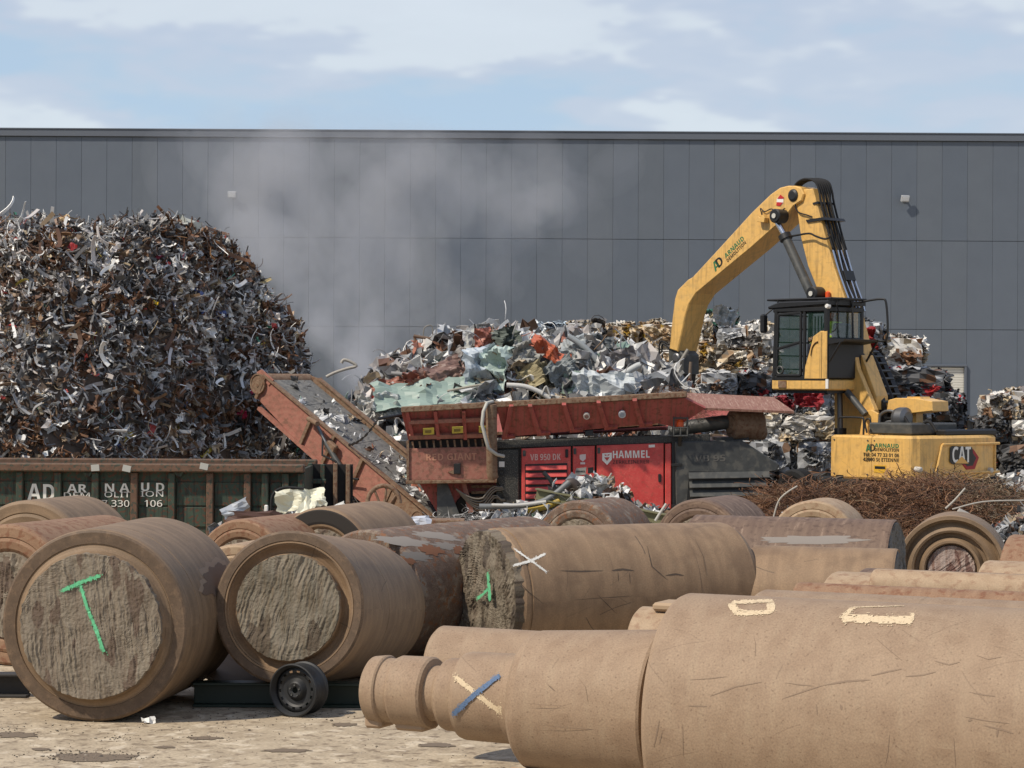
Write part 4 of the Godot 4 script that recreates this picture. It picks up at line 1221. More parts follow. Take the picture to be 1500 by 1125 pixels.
# ---------------------------------------------------------------- shredder
const SD := 39.0
func sp(px: float, py: float, back := 0.0) -> Vector3:   # a point of the shredder: front plane, then metres behind it
	return at(px, py, SD) + Vector3(0, 0, -back)
func plate(o: Vector3, pts: Array, thick: float, ch := 0.0) -> MB:   # pts: [px, py, back]
	var v := PackedVector3Array()
	for q: Array in pts: v.append(sp(q[0], q[1], q[2]))
	var b := mb(o)
	b.prism(v, Vector3(0, 0, -thick), ch)
	return b
func leaning(o: Vector3, pts: Array, thick: float) -> MB:   # a flat plate in any position
	var v := PackedVector3Array()
	for q: Array in pts: v.append(sp(q[0], q[1], q[2]))
	var nn := (v[1] - v[0]).cross(v[2] - v[0]).normalized()
	if nn.z > 0.0: nn = -nn
	var b := mb(o)
	b.prism(v, nn * thick)
	return b
func build_shredder() -> void:
	var o := sp(870, 768, 1.2); o.y = 0.0
	var s := thing("scrap_shredder", "red and black tracked scrap shredder with a long hopper and a rising conveyor", "shredder", o)
	var tilt := Basis(Vector3.BACK, 0.022)
	# chassis
	part(s, "chassis", plate(o, [[727, 650, 0.06], [984, 641, 0.06], [984, 756, 0.06], [727, 760, 0.06]], 2.3), M.black_worn)
	part(s, "top_beam", plate(o, [[726, 646, -0.02], [1040, 636, -0.02], [1040, 647, -0.02], [726, 657, -0.02]], 0.3, 0.01), M.black_worn)
	part(s, "corner_post", plate(o, [[727, 659, -0.01], [760, 658, -0.01], [760, 742, -0.01], [748, 752, -0.01], [727, 700, -0.01]], 0.12, 0.01), M.black_worn)
	var b := mb(o); b.lathe(sp(735, 692, -0.03), Vector3(0, 0, -1), PackedVector2Array([Vector2(0, 0.035), Vector2(0, 0.055), Vector2(0.03, 0.06)]), 20)
	part(s, "socket", b, M.black)
	part(s, "label_plate", plate(o, [[731, 676, -0.02], [739, 676, -0.02], [739, 684, -0.02], [731, 684, -0.02]], 0.01), M.white)
	# doors
	part(s, "door", plate(o, [[764, 657, -0.05], [836, 654, -0.05], [836, 748, -0.05], [764, 750, -0.05]], 0.1, 0.012), M.red_door, Vector3.ZERO, "red louvred door lettered VB 950 DK")
	var d1 := s.get_child(s.get_child_count() - 1)
	part(d1, "louvre_recess", plate(o, [[769, 680, -0.056], [831, 678, -0.056], [831, 743, -0.056], [769, 745, -0.056]], 0.003), M.black)
	for k in 6:
		b = mb(o); b.box(sp(800, 685 + k * 10.3, -0.085), Vector3(0.70, 0.085, 0.014), 0.004, tilt * Basis(Vector3.RIGHT, -0.55))
		part(d1, "louvre_slat", b, M.red_door)
	words(d1, "VB 950 DK", plain(Color(0.80, 0.66, 0.62), 0.7), sp(799, 669.5, -0.053) - o, tilt, 0.105, true, "lettering", 0.52)
	part(s, "door", plate(o, [[839, 654, -0.045], [871, 653, -0.045], [871, 746, -0.045], [839, 748, -0.045]], 0.1, 0.012), M.red_door, Vector3.ZERO, "narrow red door with an emblem")
	var d2 := s.get_child(s.get_child_count() - 1)
	part(d2, "emblem", plate(o, [[849, 666, -0.05], [858, 665, -0.05], [858, 672, -0.05], [853.5, 676, -0.05], [849, 672, -0.05]], 0.006), plain(Color(0.82, 0.76, 0.74), 0.7))
	part(d2, "label_plate", plate(o, [[850, 677, -0.05], [857, 677, -0.05], [857, 680, -0.05], [850, 680, -0.05]], 0.006), plain(Color(0.82, 0.76, 0.74), 0.7))
	part(d2, "sticker", plate(o, [[841, 697, -0.05], [844, 686, -0.05], [859, 684, -0.05], [857, 695, -0.05]], 0.006), plain(Color(0.60, 0.58, 0.55), 0.7))
	words(d2, "SERVICE", M.black, sp(850, 690.5, -0.053) - o, tilt, 0.03, true, "lettering", 0.15)
	part(d2, "lock", plate(o, [[861, 685, -0.05], [869, 684, -0.05], [869, 692, -0.05], [861, 693, -0.05]], 0.02), M.black)
	part(d2, "lock", plate(o, [[846, 705, -0.05], [866, 704, -0.05], [866, 708, -0.05], [846, 709, -0.05]], 0.02), M.black)
	part(s, "door", plate(o, [[874, 652.5, -0.05], [972, 649, -0.05], [972, 744, -0.05], [874, 746, -0.05]], 0.1, 0.012), M.red_door, Vector3.ZERO, "wide red door with white maker lettering and a shield")
	var d3 := s.get_child(s.get_child_count() - 1)
	words(d3, "HAMMEL", M.white_paint, sp(924, 665.5, -0.053) - o, tilt, 0.125, true, "lettering", 0.63)
	words(d3, "ZERKLEINERER", M.black, sp(924, 676.5, -0.053) - o, tilt, 0.06, false, "lettering", 0.62)
	part(d3, "shield", plate(o, [[882, 664, -0.055], [896, 663, -0.055], [896, 673, -0.055], [889, 681, -0.055], [882, 674, -0.055]], 0.006), M.white_paint)
	part(d3, "shield_mark", plate(o, [[885, 670, -0.060], [893, 669.5, -0.060], [889, 675, -0.060]], 0.004), M.red_door)
	part(d3, "shield_mark", plate(o, [[884.5, 666, -0.060], [888, 665.5, -0.060], [888, 668, -0.060]], 0.004), M.red_door)
	part(d3, "shield_mark", plate(o, [[890, 665.5, -0.060], [893.5, 665.5, -0.060], [890, 668, -0.060]], 0.004), M.red_door)
	part(d3, "label_plate", plate(o, [[950, 651.5, -0.055], [959, 651, -0.055], [959, 655, -0.055], [950, 655.5, -0.055]], 0.006), M.white)
	for q: Array in [[768, 664], [768, 738], [877, 660], [877, 736], [842, 661], [842, 740]]:
		b = mb(o); b.box(sp(q[0], q[1], -0.055), Vector3(0.05, 0.10, 0.02), 0.006, tilt)
		part(s, "door_hinge", b, M.black_soft)
	for q: Array in [[966, 700], [830, 664]]:
		b = mb(o); b.box(sp(q[0], q[1], -0.06), Vector3(0.05, 0.14, 0.03), 0.01, tilt)
		part(s, "door_handle", b, M.black)
	part(s, "door_edge", plate(o, [[974, 650, -0.06], [983, 649.5, -0.06], [983, 745, -0.06], [974, 745, -0.06]], 0.1, 0.012), M.red_door)
	# lower left box with comb
	part(s, "feed_box", plate(o, [[597, 657, -0.12], [726, 654, -0.12], [726, 702, -0.12], [597, 704, -0.12]], 0.9, 0.012), M.red_rust)
	var fb := s.get_child(s.get_child_count() - 1)
	part(fb, "bottom_lip", plate(o, [[595, 703.5, -0.16], [728, 701.5, -0.16], [728, 706.5, -0.16], [595, 708.5, -0.16]], 0.12, 0.01), M.rust)
	part(fb, "comb_back", plate(o, [[597, 645, 0.1], [726, 641, 0.1], [726, 655, 0.1], [597, 658, 0.1]], 0.5), M.black)
	for k in 12:
		var x := 603.0 + k * 10.2
		part(fb, "comb_tooth", plate(o, [[x, 646.5 - k * 0.3, -0.1], [x + 2.6, 646.4 - k * 0.3, -0.1], [x + 4.2, 657 - k * 0.25, -0.1], [x + 1.6, 657 - k * 0.25, -0.1]], 0.12), M.rust)
	words(fb, "RED GIANT", plain(Color(0.72, 0.52, 0.42), 0.8), sp(661, 669, -0.124) - o, tilt, 0.115, true, "lettering", 0.86)
	part(fb, "latch", plate(o, [[665, 679, -0.16], [675, 678, -0.16], [675, 694, -0.16], [665, 694, -0.16]], 0.05, 0.01), M.black)
	part(fb, "latch_plate", plate(o, [[656, 691, -0.15], [664, 688, -0.15], [672, 690, -0.15], [664, 694, -0.15]], 0.03), M.rust)
	part(fb, "edge_strip", plate(o, [[596, 645, -0.15], [599.5, 645, -0.15], [599.5, 704, -0.15], [596, 704, -0.15]], 0.1), M.rust)
	# under the box
	part(s, "lower_frame", plate(o, [[612, 707, 0.3], [752, 704, 0.3], [752, 764, 0.3], [648, 766, 0.3]], 1.6), M.red)
	part(s, "inner_plate", plate(o, [[676, 707, 0.05], [682, 707, 0.05], [694, 750, 0.05], [686, 752, 0.05]], 0.25), M.red_rust)
	for k in 5:
		part(s, "step_bar", plate(o, [[690, 712 + k * 8.5, 0.22], [724, 711 + k * 8.5, 0.22], [724, 715 + k * 8.5, 0.22], [690, 716 + k * 8.5, 0.22]], 0.06), M.rust)
	for k in 5:
		b = mb(o)
		var pth := PackedVector3Array()
		for i in 13:
			var f := i / 12.0
			pth.append(sp(668 + f * 68 + k * 1.2, 716 + k * 1.5 + sin(f * PI) * (16 + k * 2.5) - f * 3.0 + (14.0 * smoothstep(0.7, 1.0, f) if k > 2 else 0.0) - 10.0 * smoothstep(0.55, 0.75, f) * (1.0 - smoothstep(0.8, 1.0, f)), -0.05 + 0.02 * k))
		b.tube(pth, 0.014, 6)
		part(s, "hose", b, plain(Color(0.42, 0.40, 0.37), 0.6))
	# tracks
	for back: float in [0.25, 1.75]:
		b = mb(o)
		var v := PackedVector3Array()
		for i in 10: v.append(Vector3(-0.9 - cos(PI * (i / 9.0 - 0.5)) * 0.28 + 0.2, 0.29 - sin(PI * (i / 9.0 - 0.5)) * 0.28, -SD - back))
		for i in 10: v.append(Vector3(4.1 + cos(PI * (i / 9.0 - 0.5)) * 0.28, 0.29 + sin(PI * (i / 9.0 - 0.5)) * 0.28, -SD - back))
		b.prism(v, Vector3(0, 0, -0.45), 0.02)
		part(s, "track", b, M.dark)
	# hopper, left third
	part(s, "hopper_panel", leaning(o, [[594, 603, -0.42], [729, 596, -0.42], [727, 641, -0.1], [603, 644, -0.1]], 0.05), M.red)
	for x: Array in [[598, 606], [639, 643], [680, 682], [719, 719]]:
		part(s, "hopper_rib", leaning(o, [[x[0] - 2.5, 603, -0.53], [x[0] + 2.5, 603, -0.53], [x[1] + 2.5, 644, -0.2], [x[1] - 2.5, 644, -0.2]], 0.09), M.red)
	part(s, "hopper_ledge", leaning(o, [[600, 616, -0.42], [726, 611, -0.42], [726, 617, -0.40], [601, 621, -0.40]], 0.09), M.red_rust)
	part(s, "hopper_ledge", leaning(o, [[600, 638, -0.25], [726, 635, -0.25], [726, 640, -0.22], [601, 643.5, -0.22]], 0.09), M.red_rust)
	for x: Array in [[629, 631], [671, 629], [710, 628]]:
		part(s, "warning_label", leaning(o, [[x[0] - 8.0, x[1] - 4.0, -0.42], [x[0] + 8.0, x[1] - 4.8, -0.42], [x[0] + 8.0, x[1] + 4.6, -0.345], [x[0] - 8.0, x[1] + 5.4, -0.345]], 0.01), plain(Color(0.76, 0.70, 0.30), 0.7))
		part(s.get_child(s.get_child_count() - 1), "label_print", leaning(o, [[x[0] - 5.0, x[1] - 1.5, -0.418], [x[0] + 4.0, x[1] - 2.0, -0.418], [x[0] + 4.0, x[1] + 2.4, -0.385], [x[0] - 5.0, x[1] + 2.8, -0.385]], 0.01), plain(Color(0.48, 0.42, 0.20), 0.7))
	# hopper, long right part
	part(s, "hopper_panel", leaning(o, [[728, 596, -0.5], [1000, 583, -0.5], [964, 620, -0.14], [738, 640, -0.14]], 0.05), M.red)
	for x: Array in [[749, 592, 739, 641], [776, 592, 790, 636], [825, 590, 838, 631], [875, 587, 888, 627], [927, 584, 939, 623]]:
		part(s, "hopper_rib", leaning(o, [[x[0] - 3.0, x[1] + 3, -0.6], [x[0] + 3.0, x[1] + 3, -0.6], [x[2] + 3.5, x[3], -0.22], [x[2] - 3.5, x[3], -0.22]], 0.09), M.red)
		part(s, "rib_foot", leaning(o, [[x[2] - 3.5, x[3] - 1, -0.24], [x[2] + 16, x[3] - 2.5, -0.2], [x[2] + 16, x[3] + 1, -0.16], [x[2] - 3.5, x[3] + 3, -0.18]], 0.05), M.red)
	part(s, "hopper_end", leaning(o, [[1000, 583, -0.5], [1030, 598, -0.44], [990, 626, -0.1], [964, 620, -0.14]], 0.05), M.red)
	part(s, "hopper_flap", leaning(o, [[1003, 575, 0.9], [1142, 582, 0.9], [1159, 602, -0.4], [1029, 597, -0.4]], 0.04), M.flap)
	part(s, "hopper_back", leaning(o, [[598, 601, 2.75], [1140, 585, 2.75], [1100, 626, 2.4], [606, 650, 2.4]], 0.05), M.red)
	b = mb(o); b.beam(sp(590, 599.5, -0.47), sp(1003, 577.5, -0.47), 0.16, 0.10, Vector3.UP, 0.012)
	part(s, "hopper_rim", b, M.rust)
	b = mb(o); b.beam(sp(596, 601.5, 2.7), sp(1142, 586.0, 2.7), 0.16, 0.10, Vector3.UP, 0.012)
	part(s, "hopper_rim", b, M.rust)
	part(s, "hopper_floor", leaning(o, [[606, 645, 0.0], [964, 622, 0.0], [990, 628, 2.4], [606, 650, 2.4]], 0.05), M.rust)
	part(s, "hopper_left_end", leaning(o, [[594, 603, -0.42], [598, 602, 2.75], [606, 650, 2.4], [603, 644, -0.1]], 0.05), M.red)
	for q: Array in [[858, 607.5, Color(0.78, 0.76, 0.72), 0.055], [909.5, 605, Color(0.72, 0.73, 0.74), 0.062]]:
		b = mb(o)
		var c := sp(q[0], q[1], -0.40)
		var nn := Vector3(0, -0.45, 0.9).normalized()
		b.lathe(c, -nn, PackedVector2Array([Vector2(-0.06, 0), Vector2(-0.06, q[3]), Vector2(0.0, q[3])]), 24)
		part(s, "round_sticker", b, plain(q[2], 0.6))
		b = mb(o); b.lathe(c, -nn, PackedVector2Array([Vector2(-0.064, 0), Vector2(-0.064, q[3] * 0.66), Vector2(-0.05, q[3] * 0.66)]), 20)
		part(s.get_child(s.get_child_count() - 1), "sticker_print", b, plain(Color(0.55, 0.42, 0.38) if q[0] < 900 else Color(0.58, 0.62, 0.66), 0.6))
	# pillar and white hose
	b = mb(o); b.tube(PackedVector3Array([sp(720, 592, -0.66), sp(720.5, 640, -0.62), sp(721, 690, -0.5), sp(722.5, 698, -0.45)]), 0.095, 10)
	part(s, "pillar", b, M.rust)
	b = mb(o); b.tube(PackedVector3Array([sp(722, 588, -0.55), sp(714, 590, -0.75), sp(709, 602, -0.8), sp(707, 620, -0.8), sp(712, 640, -0.78), sp(716, 655, -0.74), sp(728, 664, -0.66), sp(738, 667, -0.5)]), 0.03, 8)
	part(s, "white_hose", b, plain(Color(0.68, 0.67, 0.63), 0.6))
	# bonnet
	part(s, "bonnet", plate(o, [[988, 647, -0.1], [1086, 644.5, -0.1], [1141, 680, -0.1], [1137, 690, -0.1], [1124, 692, -0.1], [1112, 762, -0.1], [990, 762, -0.1]], 2.2, 0.02), M.black_soft)
	var bn := s.get_child(s.get_child_count() - 1)
	words(bn, "VB 95", plain(Color(0.36, 0.35, 0.33), 0.8), sp(1040, 671, -0.104) - o, tilt, 0.11, true, "lettering", 0.52)
	for k in 5:
		b = mb(o); b.box(sp(1067 - k * 2.2, 695.5 + k * 13.2, -0.15), Vector3(1.38 - k * 0.07, 0.13, 0.02), 0.006, tilt * Basis(Vector3.RIGHT, -0.6))
		part(bn, "louvre_slat", b, M.black_soft)
	part(bn, "louvre_recess", plate(o, [[1009, 690, -0.104], [1124, 692, -0.104], [1112, 760, -0.104], [1003, 760, -0.104]], 0.003), M.black)
	for y: float in [679.0, 739.0]:
		part(bn, "hinge", plate(o, [[983, y, -0.13], [998, y - 1, -0.13], [998, y + 3, -0.13], [983, y + 4, -0.13]], 0.05, 0.005), M.black)
	part(s, "hinge_post", plate(o, [[984, 640, -0.04], [988, 640, -0.04], [989, 760, -0.04], [984.5, 760, -0.04]], 0.3), M.black)
	# exhaust
	b = mb(o); b.tube(PackedVector3Array([sp(985, 634, 0.5), sp(1012, 626, 0.4), sp(1040, 622, 0.3), sp(1062, 619, 0.25), sp(1074, 620, 0.3)]), 0.125, 14)
	part(s, "exhaust_pipe", b, M.black_soft)
	var ex := Vector3(0.93, 0.0, -0.36).normalized()
	b = mb(o); b.lathe(sp(1072, 622, 0.15), ex, PackedVector2Array([Vector2(-0.03, 0), Vector2(-0.03, 0.15), Vector2(0, 0.16), Vector2(0.01, 0.24), Vector2(0.03, 0.262), Vector2(0.52, 0.268), Vector2(0.55, 0.25), Vector2(0.56, 0.15), Vector2(0.56, 0)]), 40)
	part(s, "muffler", b, M.rust)
	b = mb(o); b.lathe(sp(1108, 634, 0.35), ex, PackedVector2Array([Vector2(0, 0), Vector2(0, 0.11), Vector2(0.02, 0.13), Vector2(0.18, 0.13), Vector2(0.2, 0.11), Vector2(0.2, 0)]), 24)
	part(s, "tail_pipe", b, M.rust)
	part(s, "exhaust_bracket", plate(o, [[1050, 641, 0.1], [1098, 640, 0.1], [1098, 645, 0.1], [1050, 646, 0.1]], 0.8), M.black)
	# beacon in its cage
	b = mb(o); b.lathe(sp(995, 619.5, -0.2), Vector3.UP, PackedVector2Array([Vector2(-0.07, 0), Vector2(-0.07, 0.062), Vector2(0.02, 0.06), Vector2(0.06, 0.04), Vector2(0.075, 0)]), 20)
	part(s, "beacon", b, plain(Color(0.85, 0.34, 0.10), 0.3))
	b = mb(o)
	for q: Array in [[985, 612, 1005, 612], [985, 612, 985, 638], [1005, 612, 1005, 638], [985, 626, 1005, 626], [985, 638, 1005, 638], [995, 626, 995, 638]]:
		for bk: float in [-0.32, -0.1]: b.bar(sp(q[0], q[1], bk), sp(q[2], q[3], bk), 0.014, 6)
	for q: Array in [[985, 612], [1005, 612], [985, 638], [1005, 638]]: b.bar(sp(q[0], q[1], -0.32), sp(q[0], q[1], -0.1), 0.014, 6)
	part(s, "beacon_cage", b, M.black_soft)
	b = mb(o); b.beam(sp(995, 638, -0.2), sp(995, 652, -0.1), 0.06, 0.05)
	part(s, "cage_foot", b, M.black)
	part(s, "deck_light", plate(o, [[856, 630, -0.3], [868, 629, -0.3], [868, 638, -0.3], [856, 639, -0.3]], 0.12, 0.01), M.black)
	build_conveyor(s, o)

func build_conveyor(s: Node3D, o: Vector3) -> void:
	var n0 := at(634, 757, 39.3)
	var n1 := at(383, 546, 42.0)
	var dr := (n1 - n0).normalized()
	var ln := (n1 - n0).length()
	var p := Vector3(-dr.z, 0, dr.x).normalized()
	if p.z > 0.0: p = -p
	var up := p.cross(dr).normalized()
	if up.y < 0.0: up = -up
	var w := 1.22
	var bas := Basis(p, up, dr)
	var place := func(t: float, side: float, h: float) -> Vector3: return n0 + dr * t + p * side + up * h
	var cv := Node3D.new()
	put(cv, "conveyor", s)
	# belt with flaps
	var b := mb(o); b.box(place.call(ln / 2, w / 2, -0.06), Vector3(w - 0.1, 0.02, ln - 0.1), 0.0, bas)
	part(cv, "belt", b, M.belt)
	for k in 6:
		b = mb(o); b.box(place.call(0.5 + k * 0.68, w / 2, -0.048), Vector3(w - 0.2, 0.008, 0.05), 0.002, Basis(bas.y, 0.16) * bas)
		part(cv, "belt_cleat", b, M.belt)
	# near girder: plates between ribs
	var cuts := [0.0, 0.95, 1.05, 1.9, 2.7, 3.35, ln - 0.15]
	var deep := [0.62, 0.64, 0.70, 0.70, 0.68, 0.62, 0.46]
	var mats := [M.rust, M.rust, M.red_rust, M.red_rust, M.red_rust, M.red_rust]
	for k in cuts.size() - 1:
		b = mb(o)
		b.prism(PackedVector3Array([place.call(cuts[k], 0, 0), place.call(cuts[k + 1], 0, 0), place.call(cuts[k + 1], 0, -deep[k + 1]), place.call(cuts[k], 0, -deep[k])]), p * 0.05)
		part(cv, "side_plate", b, mats[k])
		b = mb(o); b.beam(place.call(cuts[k + 1], -0.03, 0.0), place.call(cuts[k + 1], -0.03, -deep[k + 1]), 0.05, 0.07, dr)
		part(cv, "side_rib", b, M.rust)
	b = mb(o); b.beam(place.call(0.0, -0.01, 0.01), place.call(ln - 0.1, -0.01, 0.01), 0.10, 0.03, up)
	part(cv, "side_flange", b, M.rust)
	b = mb(o); b.beam(place.call(0.1, -0.02, -0.66), place.call(ln - 0.3, -0.02, -0.58), 0.09, 0.06, up)
	part(cv, "lower_flange", b, M.red_rust)
	# far side board, standing above the belt
	b = mb(o); b.prism(PackedVector3Array([place.call(0.5, w, 0.02), place.call(ln - 0.3, w, 0.05), place.call(ln - 0.05, w, -0.02), place.call(ln - 0.05, w, -0.4), place.call(0.2, w, -0.5)]), p * 0.04)
	part(cv, "side_board", b, M.rust)
	b = mb(o); b.beam(place.call(0.5, w, 0.03), place.call(ln - 0.3, w, 0.06), 0.1, 0.03, up)
	part(cv, "side_flange", b, M.rust)
	# rollers
	for q: Array in [[ln - 0.06, 0.19], [0.25, 0.15]]:
		b = mb(o); b.lathe(place.call(q[0], -0.06, -0.2), p, PackedVector2Array([Vector2(0, 0), Vector2(0, q[1] * 0.3), Vector2(0.015, q[1] * 0.35), Vector2(0.015, q[1] * 0.8), Vector2(0, q[1] * 0.86), Vector2(0, q[1]), Vector2(w + 0.1, q[1]), Vector2(w + 0.1, 0)]), 28)
		part(cv, "roller", b, M.rust)
	b = mb(o); b.prism(PackedVector3Array([place.call(ln - 0.35, -0.02, 0.05), place.call(ln + 0.02, -0.02, 0.06), place.call(ln + 0.1, -0.02, -0.05), place.call(ln - 0.3, -0.02, -0.1)]), p * 0.03)
	part(cv, "head_cover", b, M.red_rust)
	# folding ram, bracket and hoses on the near side
	b = mb(o); b.bar(place.call(2.75, -0.12, -0.18), place.call(2.05, -0.12, -0.42), 0.05, 12)
	part(cv, "folding_ram", b, M.black_soft)
	b = mb(o); b.bar(place.call(3.1, -0.12, -0.02), place.call(2.75, -0.12, -0.18), 0.03, 10)
	part(cv, "ram_rod", b, M.steel)
	b = mb(o); b.bar(place.call(3.35, -0.1, -0.05), place.call(2.9, -0.35, 0.12), 0.045, 10)
	part(cv, "stub_pipe", b, M.rust)
	b = mb(o); b.box(place.call(2.6, -0.1, -0.2), Vector3(0.1, 0.2, 0.25), 0.02, bas)
	part(cv, "ram_bracket", b, M.rust)
	b = mb(o)
	b.tube(PackedVector3Array([place.call(2.9, -0.1, -0.1), place.call(2.6, -0.25, -0.35), place.call(2.3, -0.2, -0.3), place.call(2.0, -0.15, -0.45), place.call(1.7, -0.15, -0.3)]), 0.02, 6)
	part(cv, "hose", b, M.rubber)
	# stay with chain to the hopper
	b = mb(o); b.bar(sp(594, 607, -0.1), sp(556, 613, -0.3), 0.03, 10)
	part(cv, "stay_rod", b, M.black)
	var a := sp(556, 613, -0.3)
	var e: Vector3 = place.call(2.35, 0.0, 0.0)
	for k in 14:
		b = mb(o); b.box(a.lerp(e, (k + 0.5) / 14.0) + Vector3(0, -0.10 * sin(PI * (k + 0.5) / 14.0), 0), Vector3(0.02, 0.045 if k % 2 else 0.02, (e - a).length() / 12.0), 0.005, Basis.looking_at(e - a, Vector3.UP))
		part(cv, "chain_link", b, M.black)
	# foot plates
	b = mb(o); b.prism(PackedVector3Array([sp(640, 700, 0.1), sp(652, 700, 0.1), sp(676, 762, 0.0), sp(640, 762, 0.0)]), Vector3(0, 0, -0.05))
	part(cv, "foot_plate", b, M.black_soft)
	# bits lying on the belt
	var rg := RandomNumberGenerator.new(); rg.seed = 77
	var st := stuff("belt_litter", "loose strips of shredded metal lying on the conveyor belt", "scrap")
	var kinds: Array = [strip_mesh(301, 1.2, 0.10, 0.15), strip_mesh(302, 1.6, 0.09, 0.15), sheet(1.0, 0.7, 3, 3, 303, 0.3, 0.02, 0.0, true, PackedColorArray([Color(1, 1, 1)])).mesh()]
	var xfs: Array = [[], [], []]
	var cols: Array = [[], [], []]
	for i in 170:
		var k := rg.randi() % 3
		var t := rg.randf_range(0.5, ln - 0.2)
		if rg.randf() < 0.5: t = clampf([1.3, 1.9, 3.3, 0.9][rg.randi() % 4] + rg.randfn() * 0.16, 0.3, ln - 0.2)
		var sc := rg.randf_range(0.05, 0.20)
		xfs[k].append(Transform3D(tumble(rg).scaled(Vector3(sc, sc, sc)), place.call(t, rg.randf_range(0.15, w - 0.15), -0.02)))
		cols[k].append(pick(rg, PAL_LIGHT))
	spread(st, "shred", kinds, xfs, cols, M.scrap)

# ---------------------------------------------------------------- material handler
const HB := 0.8378   # heading, 48 degrees off the picture plane
var mh_c := Vector3.ZERO
var mh_fwd := Vector3.ZERO
var mh_n := Vector3.ZERO
func ep(px: float, py: float, s: float) -> Vector3:   # where a sight line meets the machine's long plane, s metres to its left
	return on_plane(px, py, mh_c + mh_n * s, mh_n)
func eprism(o: Vector3, pts: Array, s: float, width: float, ch := 0.0) -> MB:
	var v := PackedVector3Array()
	for q: Array in pts: v.append(ep(q[0], q[1], s))
	var b := mb(o)
	b.prism(v, -mh_n * width, ch)
	return b
func etube(o: Vector3, pts: Array, s: float, r: float, sides := 8) -> MB:   # pts: [px, py] or [px, py, extra s]
	var v := PackedVector3Array()
	for q: Array in pts: v.append(ep(q[0], q[1], s + (q[2] if q.size() > 2 else 0.0)))
	var b := mb(o)
	b.tube(smooth_path(v, 4), r, sides)
	return b
func smooth_path(v: PackedVector3Array, n: int) -> PackedVector3Array:
	if v.size() < 3: return v
	var out := PackedVector3Array()
	for i in v.size() - 1:
		var a := v[maxi(i - 1, 0)]
		var d := v[mini(i + 2, v.size() - 1)]
		for k in n: out.append(v[i].cubic_interpolate(v[i + 1], a, d, float(k) / n))
	out.append(v[v.size() - 1])
	return out
func build_handler() -> void:
	mh_fwd = Vector3(-cos(HB), 0, -sin(HB))
	mh_n = Vector3(-sin(HB), 0, cos(HB))
	var k0 := at(1335, 700, 41.5); k0.y = 0.0          # rear left corner on the ground
	mh_c = k0 - mh_n * 1.35
	var o := mh_c + mh_fwd * 1.5
	var t := thing("material_handler", "yellow material handler with raised black cab, its boom reaching over the shredder", "material handler", o)
	var rear := -mh_fwd
	var right := -mh_n
	var X := Basis(rear, Vector3.UP, mh_n)              # left side: x towards the rear, facing left
	var XR := Basis(right, Vector3.UP, rear)            # rear face
	var top := at(1335, 639, 41.5).y
	var low := at(1335, 706, 41.5).y
	var g := func(f: float, s: float, y: float) -> Vector3: return mh_c + mh_fwd * f + mh_n * s + Vector3(0, y, 0)   # forward of the rear face, to the left, up
	var b := mb(o)
	var plan := PackedVector3Array([g.call(0.92, 1.35, low), g.call(0.16, 1.35, low), g.call(0.05, 1.29, low), g.call(-0.03, 1.14, low), g.call(-0.10, 0.5, low), g.call(-0.10, -0.6, low), g.call(-0.02, -1.15, low), g.call(0.08, -1.30, low), g.call(0.25, -1.36, low), g.call(0.92, -1.36, low)])
	b.prism(plan, Vector3(0, top - low, 0), 0.05)
	var cw := part(t, "counterweight", b, M.yellow)
	b = mb(o); b.prism(PackedVector3Array([g.call(1.90, 1.34, low + 0.01), g.call(0.935, 1.34, low + 0.01), g.call(0.935, -1.34, low + 0.01), g.call(1.90, -1.34, low + 0.01)]), Vector3(0, top - low - 0.02, 0), 0.04)
	part(t, "side_housing", b, M.yellow)
	# raised field on the rear, as a frame of four mouldings
	for q: Array in [[-0.02, top - 0.16, 1.9, 0.05], [-0.02, low + 0.14, 1.9, 0.05]]:
		b = mb(o); b.box(g.call(-0.105, -0.30, q[1]), Vector3(1.75, q[3], 0.05), 0.018, XR)
		part(cw, "moulding", b, M.yellow)
	for q: Array in [[0.58, 0.35], [-1.13, -0.1]]:
		b = mb(o); b.beam(g.call(-0.10 + (0.07 if q[0] < 0 else 0.0), q[0], top - 0.16), g.call(-0.10 + (0.07 if q[0] < 0 else 0.0), q[0] + (0.18 if q[0] > 0 else 0.0), low + 0.14), 0.05, 0.05, rear, 0.018)
		part(cw, "moulding", b, M.yellow)
	# maker's badge: red hexagon, dark field, white letters, yellow triangle
	var rp := func(px: float, py: float, proud: float) -> Vector3: return on_plane(px, py, mh_c + rear * (0.10 + proud), rear)
	var hexa := func(pts: Array, proud: float, thick: float) -> MB:
		var v := PackedVector3Array()
		for q: Array in pts: v.append(rp.call(q[0], q[1], proud))
		var hb := mb(o); hb.prism(v, mh_fwd * thick)
		return hb
	var bd := Node3D.new(); put(bd, "badge", t)
	part(bd, "hexagon", hexa.call([[1411, 658], [1426, 658], [1434, 670], [1428, 687], [1416, 688], [1409, 679]], 0.012, 0.012), plain(Color(0.58, 0.10, 0.12), 0.5))
	part(bd, "hexagon_field", hexa.call([[1411, 660], [1423, 660], [1430, 671], [1425, 682], [1417, 683], [1411, 677]], 0.016, 0.006), plain(Color(0.16, 0.15, 0.14), 0.5))
	part(bd, "letter_field", hexa.call([[1392, 656], [1395, 653.5], [1424, 655], [1425, 660], [1426, 677], [1422, 680], [1395, 680], [1391.5, 677]], 0.022, 0.008), plain(Color(0.13, 0.12, 0.11), 0.5))
	words(bd, "CAT", M.white, rp.call(1408.5, 666.5, 0.025) - o, XR, 0.29, true, "lettering", 0.56)
	part(bd, "triangle", hexa.call([[1409, 668.5], [1419, 679], [1399, 679]], 0.03, 0.006), M.yellow_plain)
